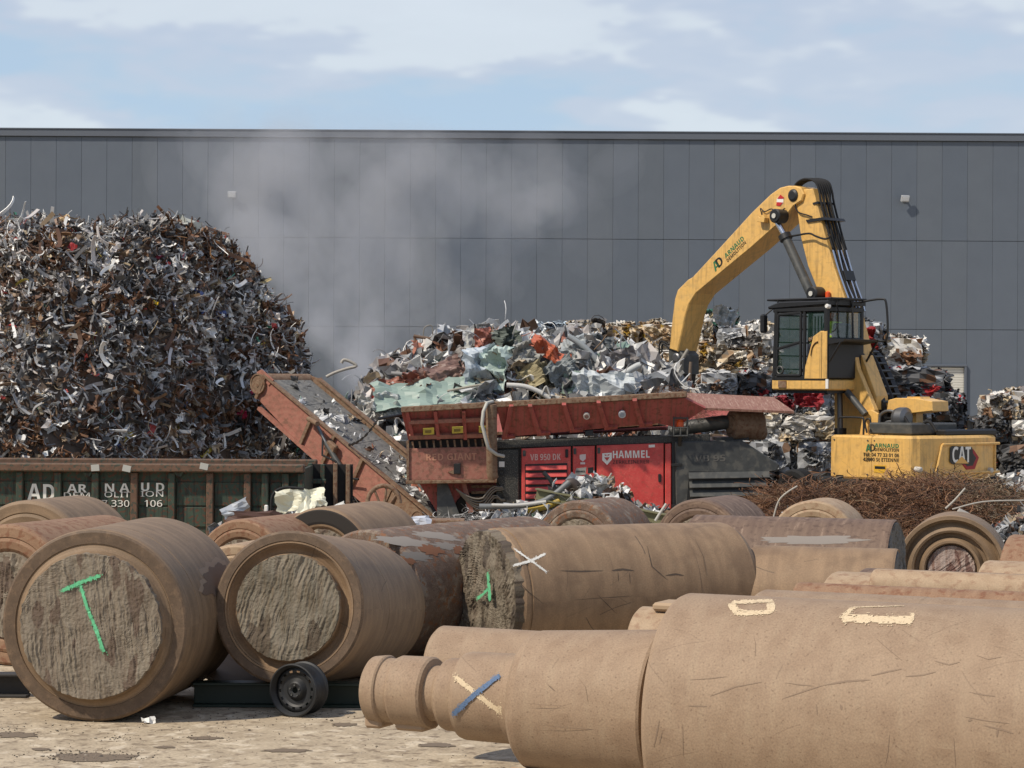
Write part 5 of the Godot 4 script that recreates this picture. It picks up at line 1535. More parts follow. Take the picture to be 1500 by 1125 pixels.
	for q: Array in [[1349, 688], [1453, 689]]:
		b = mb(o); b.lathe(rp.call(q[0], q[1], 0.03), -rear, PackedVector2Array([Vector2(-0.02, 0), Vector2(-0.015, 0.035), Vector2(0, 0.05), Vector2(0.12, 0.055)]), 16)
		part(cw, "rear_camera", b, plain(Color(0.72, 0.70, 0.66), 0.4))
	# lettering on the left side
	var lp := func(px: float, py: float) -> Vector3: return ep(px, py, 1.353) - o
	var gr := plain(Color(0.18, 0.42, 0.26), 0.6)
	var bk := plain(Color(0.22, 0.18, 0.11), 0.6)
	words(cw, "A", gr, lp.call(1272, 656), X, 0.13, true, "lettering", 0.12)
	words(cw, "D", bk, lp.call(1278, 656), X, 0.13, true, "lettering", 0.11)
	words(cw, "ARNAUD", gr, lp.call(1299, 653), X, 0.075, true, "lettering", 0.56)
	words(cw, "DEMOLITION", bk, lp.call(1299, 659), X, 0.055, true, "lettering", 0.56)
	words(cw, "Tél: 04 77 33 01 06", bk, lp.call(1290.5, 666.5), X, 0.065, true, "lettering", 0.84)
	words(cw, "42000 St ETIENNE", bk, lp.call(1290.5, 673.5), X, 0.065, true, "lettering", 0.84)
	b = mb(o); b.box(ep(1289, 687, 1.354), Vector3(0.28, 0.14, 0.006), 0.0, X)
	part(cw, "sticker", b, plain(Color(0.80, 0.62, 0.18), 0.6))
	b = mb(o); b.box(ep(1289, 685, 1.359), Vector3(0.24, 0.05, 0.004), 0.0, X)
	part(cw, "sticker_print", b, M.black)
	b = mb(o); b.box(ep(1230, 698, 1.35), Vector3(0.16, 0.06, 0.02), 0.0, X)
	part(t, "side_vent", b, M.black)
	# bolts, hand rail and filler on the housing
	for q: Array in [[1.82, low + 0.1], [1.82, top - 0.1], [1.02, low + 0.1], [1.02, top - 0.1], [0.86, top - 0.1], [0.3, low + 0.1]]:
		b = mb(o); b.lathe(g.call(q[0], 1.345, q[1]), -mh_n, PackedVector2Array([Vector2(-0.012, 0), Vector2(-0.012, 0.016), Vector2(0.02, 0.018)]), 6)
		part(t, "bolt", b, M.steel)
	b = mb(o)
	b.tube(smooth_path(PackedVector3Array([g.call(1.8, 1.25, top), g.call(1.8, 1.25, top + 0.28), g.call(1.7, 1.25, top + 0.32), g.call(1.3, 1.25, top + 0.32), g.call(1.2, 1.25, top + 0.28), g.call(1.2, 1.25, top)]), 4), 0.02, 7)
	part(t, "hand_rail", b, M.black)
	# undercarriage
	b = mb(o); b.box(g.call(1.6, 0, 0.5), Vector3(3.4, 0.35, 1.2), 0.05, X)
	part(t, "undercarriage", b, M.dark)
	for f: float in [0.2, 3.0]:
		for s: float in [1.2, -0.9]:
			b = mb(o); b.lathe(g.call(f, s, 0.42), -mh_n, PackedVector2Array([Vector2(0, 0), Vector2(0, 0.2), Vector2(0.03, 0.24), Vector2(0, 0.3), Vector2(0, 0.38), Vector2(0.05, 0.42), Vector2(0.3, 0.42), Vector2(0.34, 0.38), Vector2(0.34, 0)]), 28)
			part(t, "wheel", b, M.rubber)
	b = mb(o); b.lathe(g.call(1.6, 0, low - 0.1), Vector3.UP, PackedVector2Array([Vector2(-0.2, 0), Vector2(-0.2, 0.6), Vector2(0.12, 0.6), Vector2(0.12, 0)]), 32)
	part(t, "slew_ring", b, M.black)
	# deck: engine parts, hoses, lugs, raised yellow box
	part(t, "air_box", eprism(o, [[1298, 604], [1301, 586], [1312, 583], [1342, 583.5], [1365, 588], [1366, 602], [1330, 606]], 0.25, 0.5, 0.012), M.yellow)
	part(t.get_child(t.get_child_count() - 1), "air_box_lid", eprism(o, [[1328, 584], [1329, 581], [1347, 581], [1349, 584.5]], 0.15, 0.3), M.yellow)
	part(t, "air_box_post", eprism(o, [[1330, 605], [1342, 605], [1343, 641], [1331, 641]], 0.1, 0.2), M.yellow)
	b = mb(o); b.box(g.call(0.75, 0.35, top + 0.12), Vector3(1.0, 0.22, 1.4), 0.03, X)
	part(t, "engine_block", b, M.black_soft)
	b = mb(o); b.lathe(ep(1312, 612, 0.5), rear, PackedVector2Array([Vector2(0, 0), Vector2(0, 0.15), Vector2(0.03, 0.18), Vector2(0.1, 0.2), Vector2(0.25, 0.2), Vector2(0.3, 0.12), Vector2(0.3, 0)]), 20)
	part(t, "turbo_housing", b, M.steel)
	for q: Array in [[[1288, 622], [1290, 608], [1300, 602], [1312, 604], [1320, 612]], [[1292, 628], [1300, 618], [1316, 620], [1330, 634]], [[1308, 604], [1322, 608], [1332, 622], [1345, 634]], [[1350, 640], [1352, 622], [1362, 618], [1372, 632]], [[1294, 640], [1296, 626], [1306, 628], [1312, 640]]]:
		part(t, "engine_pipe", etube(o, q, 0.6, 0.03), M.steel if q[0][0] < 1300 else M.rubber)
	for q: Array in [[1383, 0.6], [1413, 0.1]]:
		part(t, "lifting_lug", eprism(o, [[q[0] - 7, 641], [q[0] - 3, 630], [q[0] + 1, 628], [q[0] + 5, 631], [q[0] + 8, 641]], q[1] - 0.6, 0.06, 0.01), M.yellow)
	b = mb(o); b.box(g.call(0.12, -0.45, top + 0.05), Vector3(1.6, 0.12, 0.25), 0.03, XR)
	part(t, "rear_grille", b, M.black)
	part(t, "exhaust_stub", etube(o, [[1421, 636], [1421, 622], [1423, 616]], -0.6, 0.06), M.black)
	# column, cab riser links, cylinders
	part(t, "riser_column", eprism(o, [[1222, 572], [1262, 560], [1272, 641], [1222, 641]], 0.15, 0.5, 0.01), M.yellow)
	part(t, "riser_link", eprism(o, [[1228, 552], [1234, 520], [1243, 512], [1252, 520], [1256, 540], [1281, 600], [1286, 641], [1263, 641], [1264, 610], [1240, 560]], 0.55, 0.12, 0.012), M.yellow)
	part(t, "riser_link", eprism(o, [[1244, 524], [1262, 520], [1284, 580], [1284, 600], [1270, 602]], 0.38, 0.35, 0.01), M.yellow)
	part(t, "riser_bracket", eprism(o, [[1258, 641], [1264, 604], [1276, 600], [1286, 606], [1286, 641]], 0.62, 0.06, 0.01), M.yellow)
	part(t, "grab_handle", etube(o, [[1270, 634], [1267, 620], [1270, 614], [1275, 616], [1275, 634]], 0.70, 0.018), M.black)
	b = mb(o); b.bar(ep(1230, 562, 0.45), ep(1231, 630, 0.45), 0.055, 12)
	part(t, "riser_ram_rod", b, M.steel)
	b = mb(o); b.bar(ep(1231, 627, 0.45), ep(1231, 641, 0.45), 0.12, 12)
	part(t, "ram_base", b, M.black)
	b = mb(o); b.bar(ep(1232, 562, 0.72), ep(1243, 577, 0.72), 0.035, 12)
	part(t, "riser_ram_rod", b, M.chrome)
	b = mb(o); b.bar(ep(1241, 574, 0.72), ep(1268, 607, 0.72), 0.065, 12)
	part(t, "riser_ram", b, M.black_soft)
	# hose track: side bands and rungs along a curve
	var arc := PackedVector3Array()
	for q: Array in [[1232, 534], [1231, 520], [1240, 513], [1253, 515], [1264, 525], [1274, 545], [1284, 568], [1292, 590], [1294, 612], [1292, 636]]: arc.append(ep(q[0], q[1], 0.18))
	arc = smooth_path(arc, 4)
	var ht := Node3D.new(); put(ht, "hose_track", t)
	for s: float in [0.0, -0.52]:
		b = mb(o)
		var sh := PackedVector3Array()
		for p in arc: sh.append(p + mh_n * s)
		b.tube(sh, 0.075, 4, -1.0, true, 1.0)
		part(ht, "band", b, M.black)
	for i in range(2, arc.size(), 2):
		b = mb(o); b.beam(arc[i] + mh_n * 0.04, arc[i] - mh_n * 0.56, 0.035, 0.14, (arc[i] - arc[i - 1]).cross(mh_n))
		part(ht, "rung", b, M.black_soft)
	b = mb(o)
	var sh2 := PackedVector3Array()
	for p in arc: sh2.append(p - mh_n * 0.26)
	b.tube(sh2, 0.09, 6, -1.0, true)
	part(ht, "hose_bundle", b, M.rubber)
	build_cab(t, o, X, XR)
	# boom and stick
	part(t, "boom", eprism(o, [[1166, 300], [1167, 286], [1172, 278], [1190, 276], [1196, 298], [1206, 338], [1222, 394], [1238, 440], [1258, 520], [1262, 560], [1236, 560], [1224, 510], [1203, 440], [1183, 390], [1173, 350]], 0.30, 0.46, 0.02), M.yellow)
	part(t, "stick", eprism(o, [[1174, 294], [1177, 284], [1173, 275], [1164, 272], [1154, 272], [1142, 275], [1128, 285], [1100, 312], [1060, 356], [1014, 406], [1007, 410], [992, 425], [988, 438], [984, 470], [980, 511], [992, 515], [998, 490], [1004, 462], [1009, 446], [1019, 430], [1060, 396], [1100, 363], [1134, 333], [1150, 318], [1162, 302]], 0.36, 0.60, 0.02), M.yellow)
	var stick := t.get_child(t.get_child_count() - 1)
	b = mb(o); b.lathe(ep(1160, 286, 0.40), -mh_n, PackedVector2Array([Vector2(0, 0), Vector2(0, 0.08), Vector2(0.02, 0.12), Vector2(0.05, 0.13), Vector2(0.7, 0.13), Vector2(0.72, 0)]), 20)
	part(t, "elbow_pin", b, M.black)
	b = mb(o); b.bar(ep(1133, 316, 0.50), ep(1152, 349, 0.50), 0.06, 14)
	part(t, "stick_ram_rod", b, M.chrome)
	b = mb(o); b.bar(ep(1149, 344, 0.50), ep(1187, 428, 0.50), 0.095, 16)
	part(t, "stick_ram", b, M.black_soft)
	b = mb(o); b.bar(ep(1149, 344, 0.50), ep(1152, 351, 0.50), 0.13, 16)
	part(t, "ram_collar", b, M.black)
	for q: Array in [[1133, 316], [1187, 430]]:
		b = mb(o); b.lathe(ep(q[0], q[1], 0.66), -mh_n, PackedVector2Array([Vector2(0, 0), Vector2(0, 0.05), Vector2(0.02, 0.06), Vector2(0.02, 0.12), Vector2(0.04, 0.14), Vector2(0.3, 0.14), Vector2(0.3, 0)]), 20)
		part(t, "ram_pin", b, M.black)
		b = mb(o); b.lathe(ep(q[0], q[1], 0.666), -mh_n, PackedVector2Array([Vector2(0, 0), Vector2(0, 0.05), Vector2(0.01, 0.05)]), 16)
		part(t, "pin_cap", b, plain(Color(0.75, 0.74, 0.7), 0.5))
	# hazard plate in red and white
	part(stick, "hazard_plate", eprism(o, [[1137, 301], [1138, 291], [1143, 285], [1148, 289], [1147, 298], [1142, 302]], 0.365, 0.006), M.white)
	for q: Array in [[[1138.5, 291], [1143, 285], [1148, 289], [1147.7, 291]], [[1137, 301], [1137.6, 296], [1147, 296.5], [1142, 302]]]:
		part(stick, "red_stripe", eprism(o, q, 0.372, 0.004), plain(Color(0.70, 0.12, 0.12), 0.5))
	part(stick, "camera_bracket", eprism(o, [[1107, 321], [1110, 316], [1113, 319], [1117, 314], [1120, 319], [1119, 326], [1109, 325]], 0.50, 0.13, 0.008), M.yellow)
	part(stick, "cable", etube(o, [[1116, 315], [1114, 305], [1120, 310], [1130, 306], [1139, 311], [1150, 305]], 0.40, 0.012, 6), M.black)
	# lettering along the stick
	var sx := (ep(1088, 351, 0.37) - ep(1060, 380, 0.37)).normalized()
	var sy := mh_n.cross(sx).normalized()
	var SB := Basis(sx, sy, mh_n)
	var kp := func(px: float, py: float) -> Vector3: return ep(px, py, 0.363) - o
	words(stick, "A", gr, kp.call(1049, 389), SB, 0.19, true, "lettering", 0.18)
	words(stick, "D", M.black, kp.call(1053.5, 384), SB, 0.19, true, "lettering", 0.17)
	words(stick, "ARNAUD", gr, kp.call(1075.5, 362), SB, 0.095, true, "lettering", 0.62)
	words(stick, "DEMOLITION", bk, kp.call(1078.5, 368.5), SB, 0.07, true, "lettering", 0.62)
	# hoses over the elbow and down the boom
	# each hose lies just off the boom's rear face, at its own place across the width
	var edge := [[1190, 276], [1196, 298], [1206, 338], [1214, 366], [1222, 394], [1230, 418], [1238, 440], [1242, 456]]
	for k in 7:
		var sk := 0.24 - k * 0.065
		var sh := (0.30 - sk) * 48.0 + 4.0
		var wob := sin(k * 2.1) * 2.0
		var pth: Array = [[1160 + sh * 0.4, 275], [1164 + sh * 0.6, 267], [1174 + sh * 0.8, 262 + absf(wob)], [edge[0][0] - 3 + sh, 266], [edge[0][0] + 3 + sh, 280]]
		for e in range(1, 4): pth.append([edge[e][0] + sh + wob * sin(e * 1.3), edge[e][1]])
		part(t, "boom_hose", etube(o, pth, sk, 0.022, 7), M.rubber)
		pth = []
		for e in range(3, 8): pth.append([edge[e][0] + sh - 1.0 + wob * 0.6 * sin(e * 1.7), edge[e][1]])
		part(t, "boom_pipe", etube(o, pth, sk, 0.022, 7), M.chrome if k % 2 == 0 else M.rubber)
	part(t, "hose_clamp", eprism(o, [[1180, 322], [1206, 318], [1209, 322], [1182, 326]], 0.33, 0.62), M.black)
	part(t, "hose_clamp", eprism(o, [[1190, 297], [1197, 295], [1198, 298], [1191, 300]], 0.32, 0.5), M.black)
	part(t, "hose_junction", eprism(o, [[1224, 398], [1236, 396], [1240, 410], [1228, 413]], 0.15, 0.3, 0.01), M.black)
	part(t, "loop_hose", etube(o, [[1152, 347], [1165, 345], [1185, 342], [1195, 346], [1208, 350], [1216, 347], [1213, 343]], 0.42, 0.02, 6), M.rubber)
	part(t, "loop_hose", etube(o, [[1168, 296], [1165, 302], [1170, 311], [1182, 315], [1190, 318]], 0.34, 0.014, 6), M.rubber)
	b = mb(o); b.lathe(ep(1212.5, 432, 0.35), Vector3.UP, PackedVector2Array([Vector2(-0.06, 0), Vector2(-0.06, 0.05), Vector2(0.05, 0.05), Vector2(0.08, 0)]), 14)
	part(t, "beacon", b, plain(Color(0.85, 0.32, 0.14), 0.35))
	# hook link and grab hanging from the stick
	part(t, "grab_link", eprism(o, [[979, 509], [994, 512], [1001, 520], [1001, 548], [985, 548], [979, 530]], 0.30, 0.48, 0.015), M.black_soft)
	b = mb(o); b.lathe(ep(989, 524, 0.38), -mh_n, PackedVector2Array([Vector2(0, 0), Vector2(0, 0.07), Vector2(0.02, 0.1), Vector2(0.6, 0.1)]), 16)
	part(t, "link_pin", b, M.steel)
	part(t, "rotator", eprism(o, [[984, 546], [1003, 546], [1001, 562], [986, 562]], 0.22, 0.36, 0.015), M.black)
	for k in 4:
		var gx := 974.0 + k * 11.0
		part(t, "grab_tine", eprism(o, [[988 + k * 3, 560], [992 + k * 3, 560], [gx + 8, 575], [gx + 6, 592], [gx, 592], [gx, 574]], 0.5 - k * 0.28, 0.16), M.black_worn)
	part(t, "link_hose", etube(o, [[982, 512], [971, 504], [970, 520], [975, 535], [982, 540]], 0.3, 0.02, 6), M.rubber)
	part(t, "link_hose", etube(o, [[980, 505], [968, 500], [966, 516], [972, 545], [984, 552]], 0.2, 0.02, 6), M.rubber)

func build_cab(t: Node3D, o: Vector3, X: Basis, XR: Basis) -> void:
	var q0 := ep(1133, 571, 1.30)                      # near front bottom corner
	var rear := -mh_fwd
	var inn := -mh_n
	var L := ((ep(1212, 571, 1.30) - q0).dot(rear))
	var H := ep(1133, 447, 1.30).y - q0.y
	var W := 1.0
	var c := Node3D.new(); put(c, "cab", t)
	var P := func(u: float, y: float, w: float) -> Vector3: return q0 + rear * u + Vector3(0, y, 0) + inn * w
	var b := mb(o); b.box(P.call(L * 0.5, 0.10, W * 0.5), Vector3(L + 0.06, 0.20, W + 0.06), 0.025, X)
	part(c, "cab_base", b, M.yellow)
	b = mb(o); b.box(P.call(0.26, 0.11, -0.035), Vector3(0.2, 0.13, 0.03), 0.0, X)
	part(c, "step_recess", b, M.rust)
	b = mb(o); b.box(P.call(L + 0.02, 0.12, -0.035), Vector3(0.06, 0.18, 0.02), 0.0, X)
	part(c, "marker_plate", b, M.white)
	b = mb(o); b.box(P.call(L * 0.5, -0.03, W * 0.5), Vector3(L - 0.1, 0.06, W - 0.1), 0.0, X)
	part(c, "cab_floor", b, M.black)
	# pillars
	var uB := L * 0.58
	var uC := L + 0.0
	for q: Array in [[0.03, 0.0, 0.08], [uB, 0.0, 0.06], [uC - 0.02, 0.0, 0.09], [0.03, W, 0.08], [uC - 0.02, W, 0.09]]:
		b = mb(o); b.beam(P.call(q[0], 0.2, q[1]), P.call(q[0] + (0.05 if q[0] < 0.1 else 0.0), H - 0.05, q[1]), q[2], q[2], mh_n, 0.015)
		part(c, "pillar", b, M.black)
	for q: Array in [[0.0, 0.22], [W, 0.22], [0.0, H - 0.1], [W, H - 0.1]]:
		b = mb(o); b.beam(P.call(0.0, q[1], q[0]), P.call(L, q[1], q[0]), 0.07, 0.09, Vector3.UP, 0.015)
		part(c, "side_rail", b, M.black)
	for q: Array in [[L, H - 0.1], [L, 0.95], [0.03, 0.24], [0.05, H - 0.1]]:
		b = mb(o); b.beam(P.call(q[0], q[1], 0.0), P.call(q[0], q[1], W), 0.07, 0.1, Vector3.UP, 0.015)
		part(c, "cross_rail", b, M.black)
	# door: frame, crossbar, panes
	b = mb(o)
	var dr := [[0.10, 0.28], [uB - 0.07, 0.28], [uB - 0.07, H - 0.16], [0.14, H - 0.19]]
	for i in 4: b.beam(P.call(dr[i][0], dr[i][1], -0.03), P.call(dr[(i + 1) % 4][0], dr[(i + 1) % 4][1], -0.03), 0.05, 0.05, mh_n, 0.01)
	b.beam(P.call(0.1, 0.78, -0.03), P.call(uB - 0.07, 0.92, -0.03), 0.05, 0.045, mh_n, 0.01)
	part(c, "door", b, M.black)
	b = mb(o); b.prism(PackedVector3Array([P.call(0.10, 0.28, -0.02), P.call(uB - 0.07, 0.28, -0.02), P.call(uB - 0.07, H - 0.16, -0.02), P.call(0.14, H - 0.19, -0.02)]), inn * 0.01)
	part(c, "pane", b, M.glass)
	b = mb(o); b.lathe(P.call(0.20, 0.38, -0.05), inn, PackedVector2Array([Vector2(0, 0.055), Vector2(-0.01, 0.07), Vector2(0, 0.085), Vector2(0.03, 0.085)]), 20)
	part(c, "speaker_ring", b, M.black_soft)
	b = mb(o)
	for k in 7: b.bar(P.call(0.16 + k * (uB - 0.3) / 6.0, 0.3, W - 0.06), P.call(0.16 + k * (uB - 0.3) / 6.0, H - 0.2, W - 0.06), 0.014, 6)
	part(c, "guard_bars", b, M.black)
	b = mb(o)
	for k in 5: b.bar(P.call(0.04, 0.4 + k * 0.26, 0.05), P.call(0.04, 0.4 + k * 0.26, W - 0.05), 0.014, 6)
	part(c, "front_guard", b, M.black)
	for q: Array in [[uB + 0.05, 0.95, L - 0.08, H - 0.16, 0.0, "side_pane"], [0.1, 0.28, L - 0.08, H - 0.16, W, "far_pane"]]:
		b = mb(o); b.prism(PackedVector3Array([P.call(q[0], q[1], q[4]), P.call(q[2], q[1], q[4]), P.call(q[2], q[3], q[4]), P.call(q[0], q[3], q[4])]), inn * 0.01)
		part(c, q[5], b, M.glass)
	b = mb(o); b.prism(PackedVector3Array([P.call(L + 0.03, 1.0, 0.08), P.call(L + 0.03, 1.0, W - 0.08), P.call(L + 0.03, H - 0.16, W - 0.08), P.call(L + 0.03, H - 0.16, 0.08)]), mh_fwd * 0.01)
	part(c, "rear_pane", b, M.glass)
	b = mb(o); b.prism(PackedVector3Array([P.call(0.0, 0.3, 0.08), P.call(0.0, 0.3, W - 0.08), P.call(0.05, H - 0.16, W - 0.08), P.call(0.05, H - 0.16, 0.08)]), rear * 0.01)
	part(c, "windscreen", b, M.glass)
	# yellow rear quarter panel with a grille slot
	b = mb(o); b.prism(PackedVector3Array([P.call(uB + 0.03, 0.21, -0.05), P.call(L + 0.02, 0.21, -0.05), P.call(L + 0.02, 1.12, -0.05), P.call(L - 0.14, 1.12, -0.05), P.call(L - 0.32, 1.02, -0.05), P.call(uB + 0.15, 0.72, -0.05), P.call(uB + 0.05, 0.45, -0.05)]), inn * 0.06, 0.012)
	part(c, "quarter_panel", b, M.yellow)
	b = mb(o); b.tube(smooth_path(PackedVector3Array([P.call(L - 0.37, 0.66, -0.055), P.call(L - 0.34, 0.80, -0.055), P.call(L - 0.27, 0.89, -0.055), P.call(L - 0.19, 0.92, -0.055)]), 4), 0.03, 4, -1.0, true, 0.3)
	part(c, "grille_slot", b, plain(Color(0.32, 0.22, 0.10), 0.7))
	b = mb(o); b.box(P.call(L - 0.10, 0.66, -0.052), Vector3(0.008, 0.86, 0.004), 0.0, X)
	part(c, "panel_joint", b, M.black)
	# black rear wall below the window
	b = mb(o); b.box(P.call(L + 0.02, 0.58, W * 0.5), Vector3(W, 0.72, 0.06), 0.02, XR)
	part(c, "rear_wall", b, M.black)
	b = mb(o); b.prism(PackedVector3Array([P.call(L, 0.98, -0.02), P.call(L + 0.42, 0.96, -0.02), P.call(L + 0.40, 0.92, -0.02), P.call(L, 0.86, -0.02)]), inn * (W + 0.02))
	part(c, "rear_platform", b, M.black)
	# roof and roof rails
	b = mb(o); b.prism(PackedVector3Array([P.call(-0.10, H - 0.08, -0.06), P.call(L + 0.06, H - 0.02, -0.06), P.call(L + 0.06, H + 0.06, -0.06), P.call(0.2, H + 0.06, -0.06), P.call(-0.12, H - 0.03, -0.06)]), inn * (W + 0.12), 0.02)
	part(c, "roof", b, M.black)
	b = mb(o)
	for w: float in [0.0, W * 0.5, W]: b.bar(P.call(-0.16, H + 0.10, w), P.call(L + 0.1, H + 0.10, w), 0.022, 8)
	for u: float in [-0.16, L * 0.5, L + 0.1]: b.bar(P.call(u, H + 0.10, 0.0), P.call(u, H + 0.10, W), 0.022, 8)
	for u: float in [0.1, L]: 
		for w: float in [0.0, W]: b.bar(P.call(u, H + 0.02, w), P.call(u, H + 0.10, w), 0.018, 6)
	part(c, "roof_guard", b, M.black)
	b = mb(o)
	b.tube(smooth_path(PackedVector3Array([P.call(L + 0.03, H + 0.05, W * 0.9), P.call(L + 0.5, H + 0.10, W * 0.95), P.call(L + 0.62, H + 0.0, W * 0.97), P.call(L + 0.62, 1.0, W), P.call(L + 0.4, 0.95, W)]), 5), 0.022, 8)
	b.bar(P.call(L + 0.40, 0.96, W), P.call(L + 0.05, 0.45, W), 0.022, 8)
	b.bar(P.call(L + 0.36, 0.96, 0.0), P.call(L + 0.05, 0.55, 0.0), 0.022, 8)
	b.bar(P.call(L + 0.1, 0.98, W * 0.62), P.call(L + 0.08, H + 0.08, W * 0.62), 0.022, 8)
	part(c, "handrail", b, M.black)
	b = mb(o); b.tube(smooth_path(PackedVector3Array([P.call(L + 0.05, 1.1, 0.06), P.call(L + 0.1, 1.2, 0.16), P.call(L + 0.09, 1.5, 0.2), P.call(L + 0.08, H, 0.16), P.call(L + 0.1, H + 0.12, 0.3)]), 4), 0.012, 6)
	part(c, "aerial_cable", b, M.rubber)
	b = mb(o); b.lathe(P.call(L + 0.02, H - 0.05, -0.07), inn, PackedVector2Array([Vector2(0, 0), Vector2(0.0, 0.035), Vector2(0.03, 0.05), Vector2(0.08, 0.05)]), 14)
	part(c, "work_light", b, M.white)
	b = mb(o); b.box(P.call(-0.17, 1.28, -0.1), Vector3(0.10, 0.36, 0.16), 0.03, X)
	part(c, "mirror", b, M.black)
	b = mb(o); b.bar(P.call(-0.12, 1.45, -0.1), P.call(0.03, 1.6, 0.0), 0.015, 6)
	part(c, "mirror_arm", b, M.black)
	# seat
	b = mb(o); b.box(P.call(uB + 0.20, 0.66, W * 0.5), Vector3(0.5, 0.14, 0.5), 0.04, X)
	b.box(P.call(uB + 0.46, 0.95, W * 0.5), Vector3(0.12, 0.66, 0.46), 0.04, X * Basis(Vector3.BACK, -0.15))
	b.box(P.call(uB + 0.18, 0.40, W * 0.5), Vector3(0.3, 0.40, 0.3), 0.02, X)
	part(c, "seat", b, M.black_soft)
	build_operator(P, uB, W, rear, inn)

# ---------------------------------------------------------------- the operator, one continuous body meshed from a field of tapered limbs
func net(bones: Array, cell: float, o: Vector3, blend: float, b: MB, shade: Callable) -> void:
	var lo := Vector3(1e9, 1e9, 1e9)
	var hi := -lo
	for q: Array in bones:
		for k in 2:
			var e: Vector3 = q[k]
			var r: float = q[2 + k] + cell * 2.0
			lo = lo.min(e - Vector3(r, r, r)); hi = hi.max(e + Vector3(r, r, r))
	var n := Vector3i(((hi - lo) / cell).ceil()) + Vector3i(1, 1, 1)
	var sy := n.x
	var sz := n.x * n.y
	var f := PackedFloat32Array(); f.resize(n.x * n.y * n.z); f.fill(9.0)
	for q: Array in bones:
		var a: Vector3 = q[0]
		var e: Vector3 = q[1]
		var r0: float = q[2]
		var r1: float = q[3]
		var mr := maxf(r0, r1) + cell * 2.0 + blend
		var b0 := Vector3i(((a.min(e) - Vector3(mr, mr, mr) - lo) / cell).floor()).clamp(Vector3i.ZERO, n - Vector3i.ONE)
		var b1 := Vector3i(((a.max(e) + Vector3(mr, mr, mr) - lo) / cell).ceil()).clamp(Vector3i.ZERO, n - Vector3i.ONE)
		var ab := e - a
		var l2 := maxf(ab.length_squared(), 1e-9)
		for z in range(b0.z, b1.z + 1):
			for y in range(b0.y, b1.y + 1):
				for x in range(b0.x, b1.x + 1):
					var p := lo + Vector3(x, y, z) * cell
					var tt := clampf((p - a).dot(ab) / l2, 0.0, 1.0)
					var d := p.distance_to(a + ab * tt) - lerpf(r0, r1, tt)
					var i := x + y * sy + z * sz
					var g := f[i]
					var h := maxf(blend - absf(g - d), 0.0) / blend
					f[i] = minf(g, d) - h * h * blend * 0.25
	var vid := {}
	var pos := PackedVector3Array()
	var corner := [0, 1, sy, sy + 1, sz, sz + 1, sz + sy, sz + sy + 1]
	for z in n.z - 1:
		for y in n.y - 1:
			for x in n.x - 1:
				var i := x + y * sy + z * sz
				var neg := 0
				for c: int in corner:
					if f[i + c] < 0.0: neg += 1
				if neg == 0 or neg == 8: continue
				var s := Vector3.ZERO
				var m := 0
				for c0 in 8:
					for bit: int in [1, 2, 4]:
						if c0 & bit: continue
						var c1 := c0 | bit
						var v0 := f[i + corner[c0]]
						var v1 := f[i + corner[c1]]
						if (v0 < 0.0) == (v1 < 0.0): continue
						var p0 := Vector3(c0 & 1, (c0 >> 1) & 1, (c0 >> 2) & 1)
						var p1 := Vector3(c1 & 1, (c1 >> 1) & 1, (c1 >> 2) & 1)
						s += p0.lerp(p1, v0 / (v0 - v1)); m += 1
				vid[i] = pos.size()
				pos.append(lo + (Vector3(x, y, z) + s / m) * cell)
	var nrm := PackedVector3Array(); nrm.resize(pos.size())
	var quads: Array = []
	for i: int in vid:
		for ax: Array in [[1, sy, sz], [sy, sz, 1], [sz, 1, sy]]:
			var inside := f[i] < 0.0
			if inside == (f[i + ax[0]] < 0.0): continue
			if not (vid.has(i - ax[1]) and vid.has(i - ax[2]) and vid.has(i - ax[1] - ax[2])): continue
			var qd := [vid[i], vid[i - ax[1]], vid[i - ax[1] - ax[2]], vid[i - ax[2]]]
			var g := (pos[qd[1]] - pos[qd[0]]).cross(pos[qd[2]] - pos[qd[0]])
			if not inside: g = -g
			for k: int in qd: nrm[k] += g
			quads.append([qd, inside])
	for i in nrm.size(): nrm[i] = nrm[i].normalized()
	for q: Array in quads:
		var k: Array = q[0]
		var s := 1.0
		b.c = shade.call((pos[k[0]] + pos[k[2]]) * 0.5)
		b.tri(pos[k[0]] + o, pos[k[1]] + o, pos[k[2]] + o, nrm[k[0]] * s, nrm[k[1]] * s, nrm[k[2]] * s)
		b.tri(pos[k[0]] + o, pos[k[2]] + o, pos[k[3]] + o, nrm[k[0]] * s, nrm[k[2]] * s, nrm[k[3]] * s)
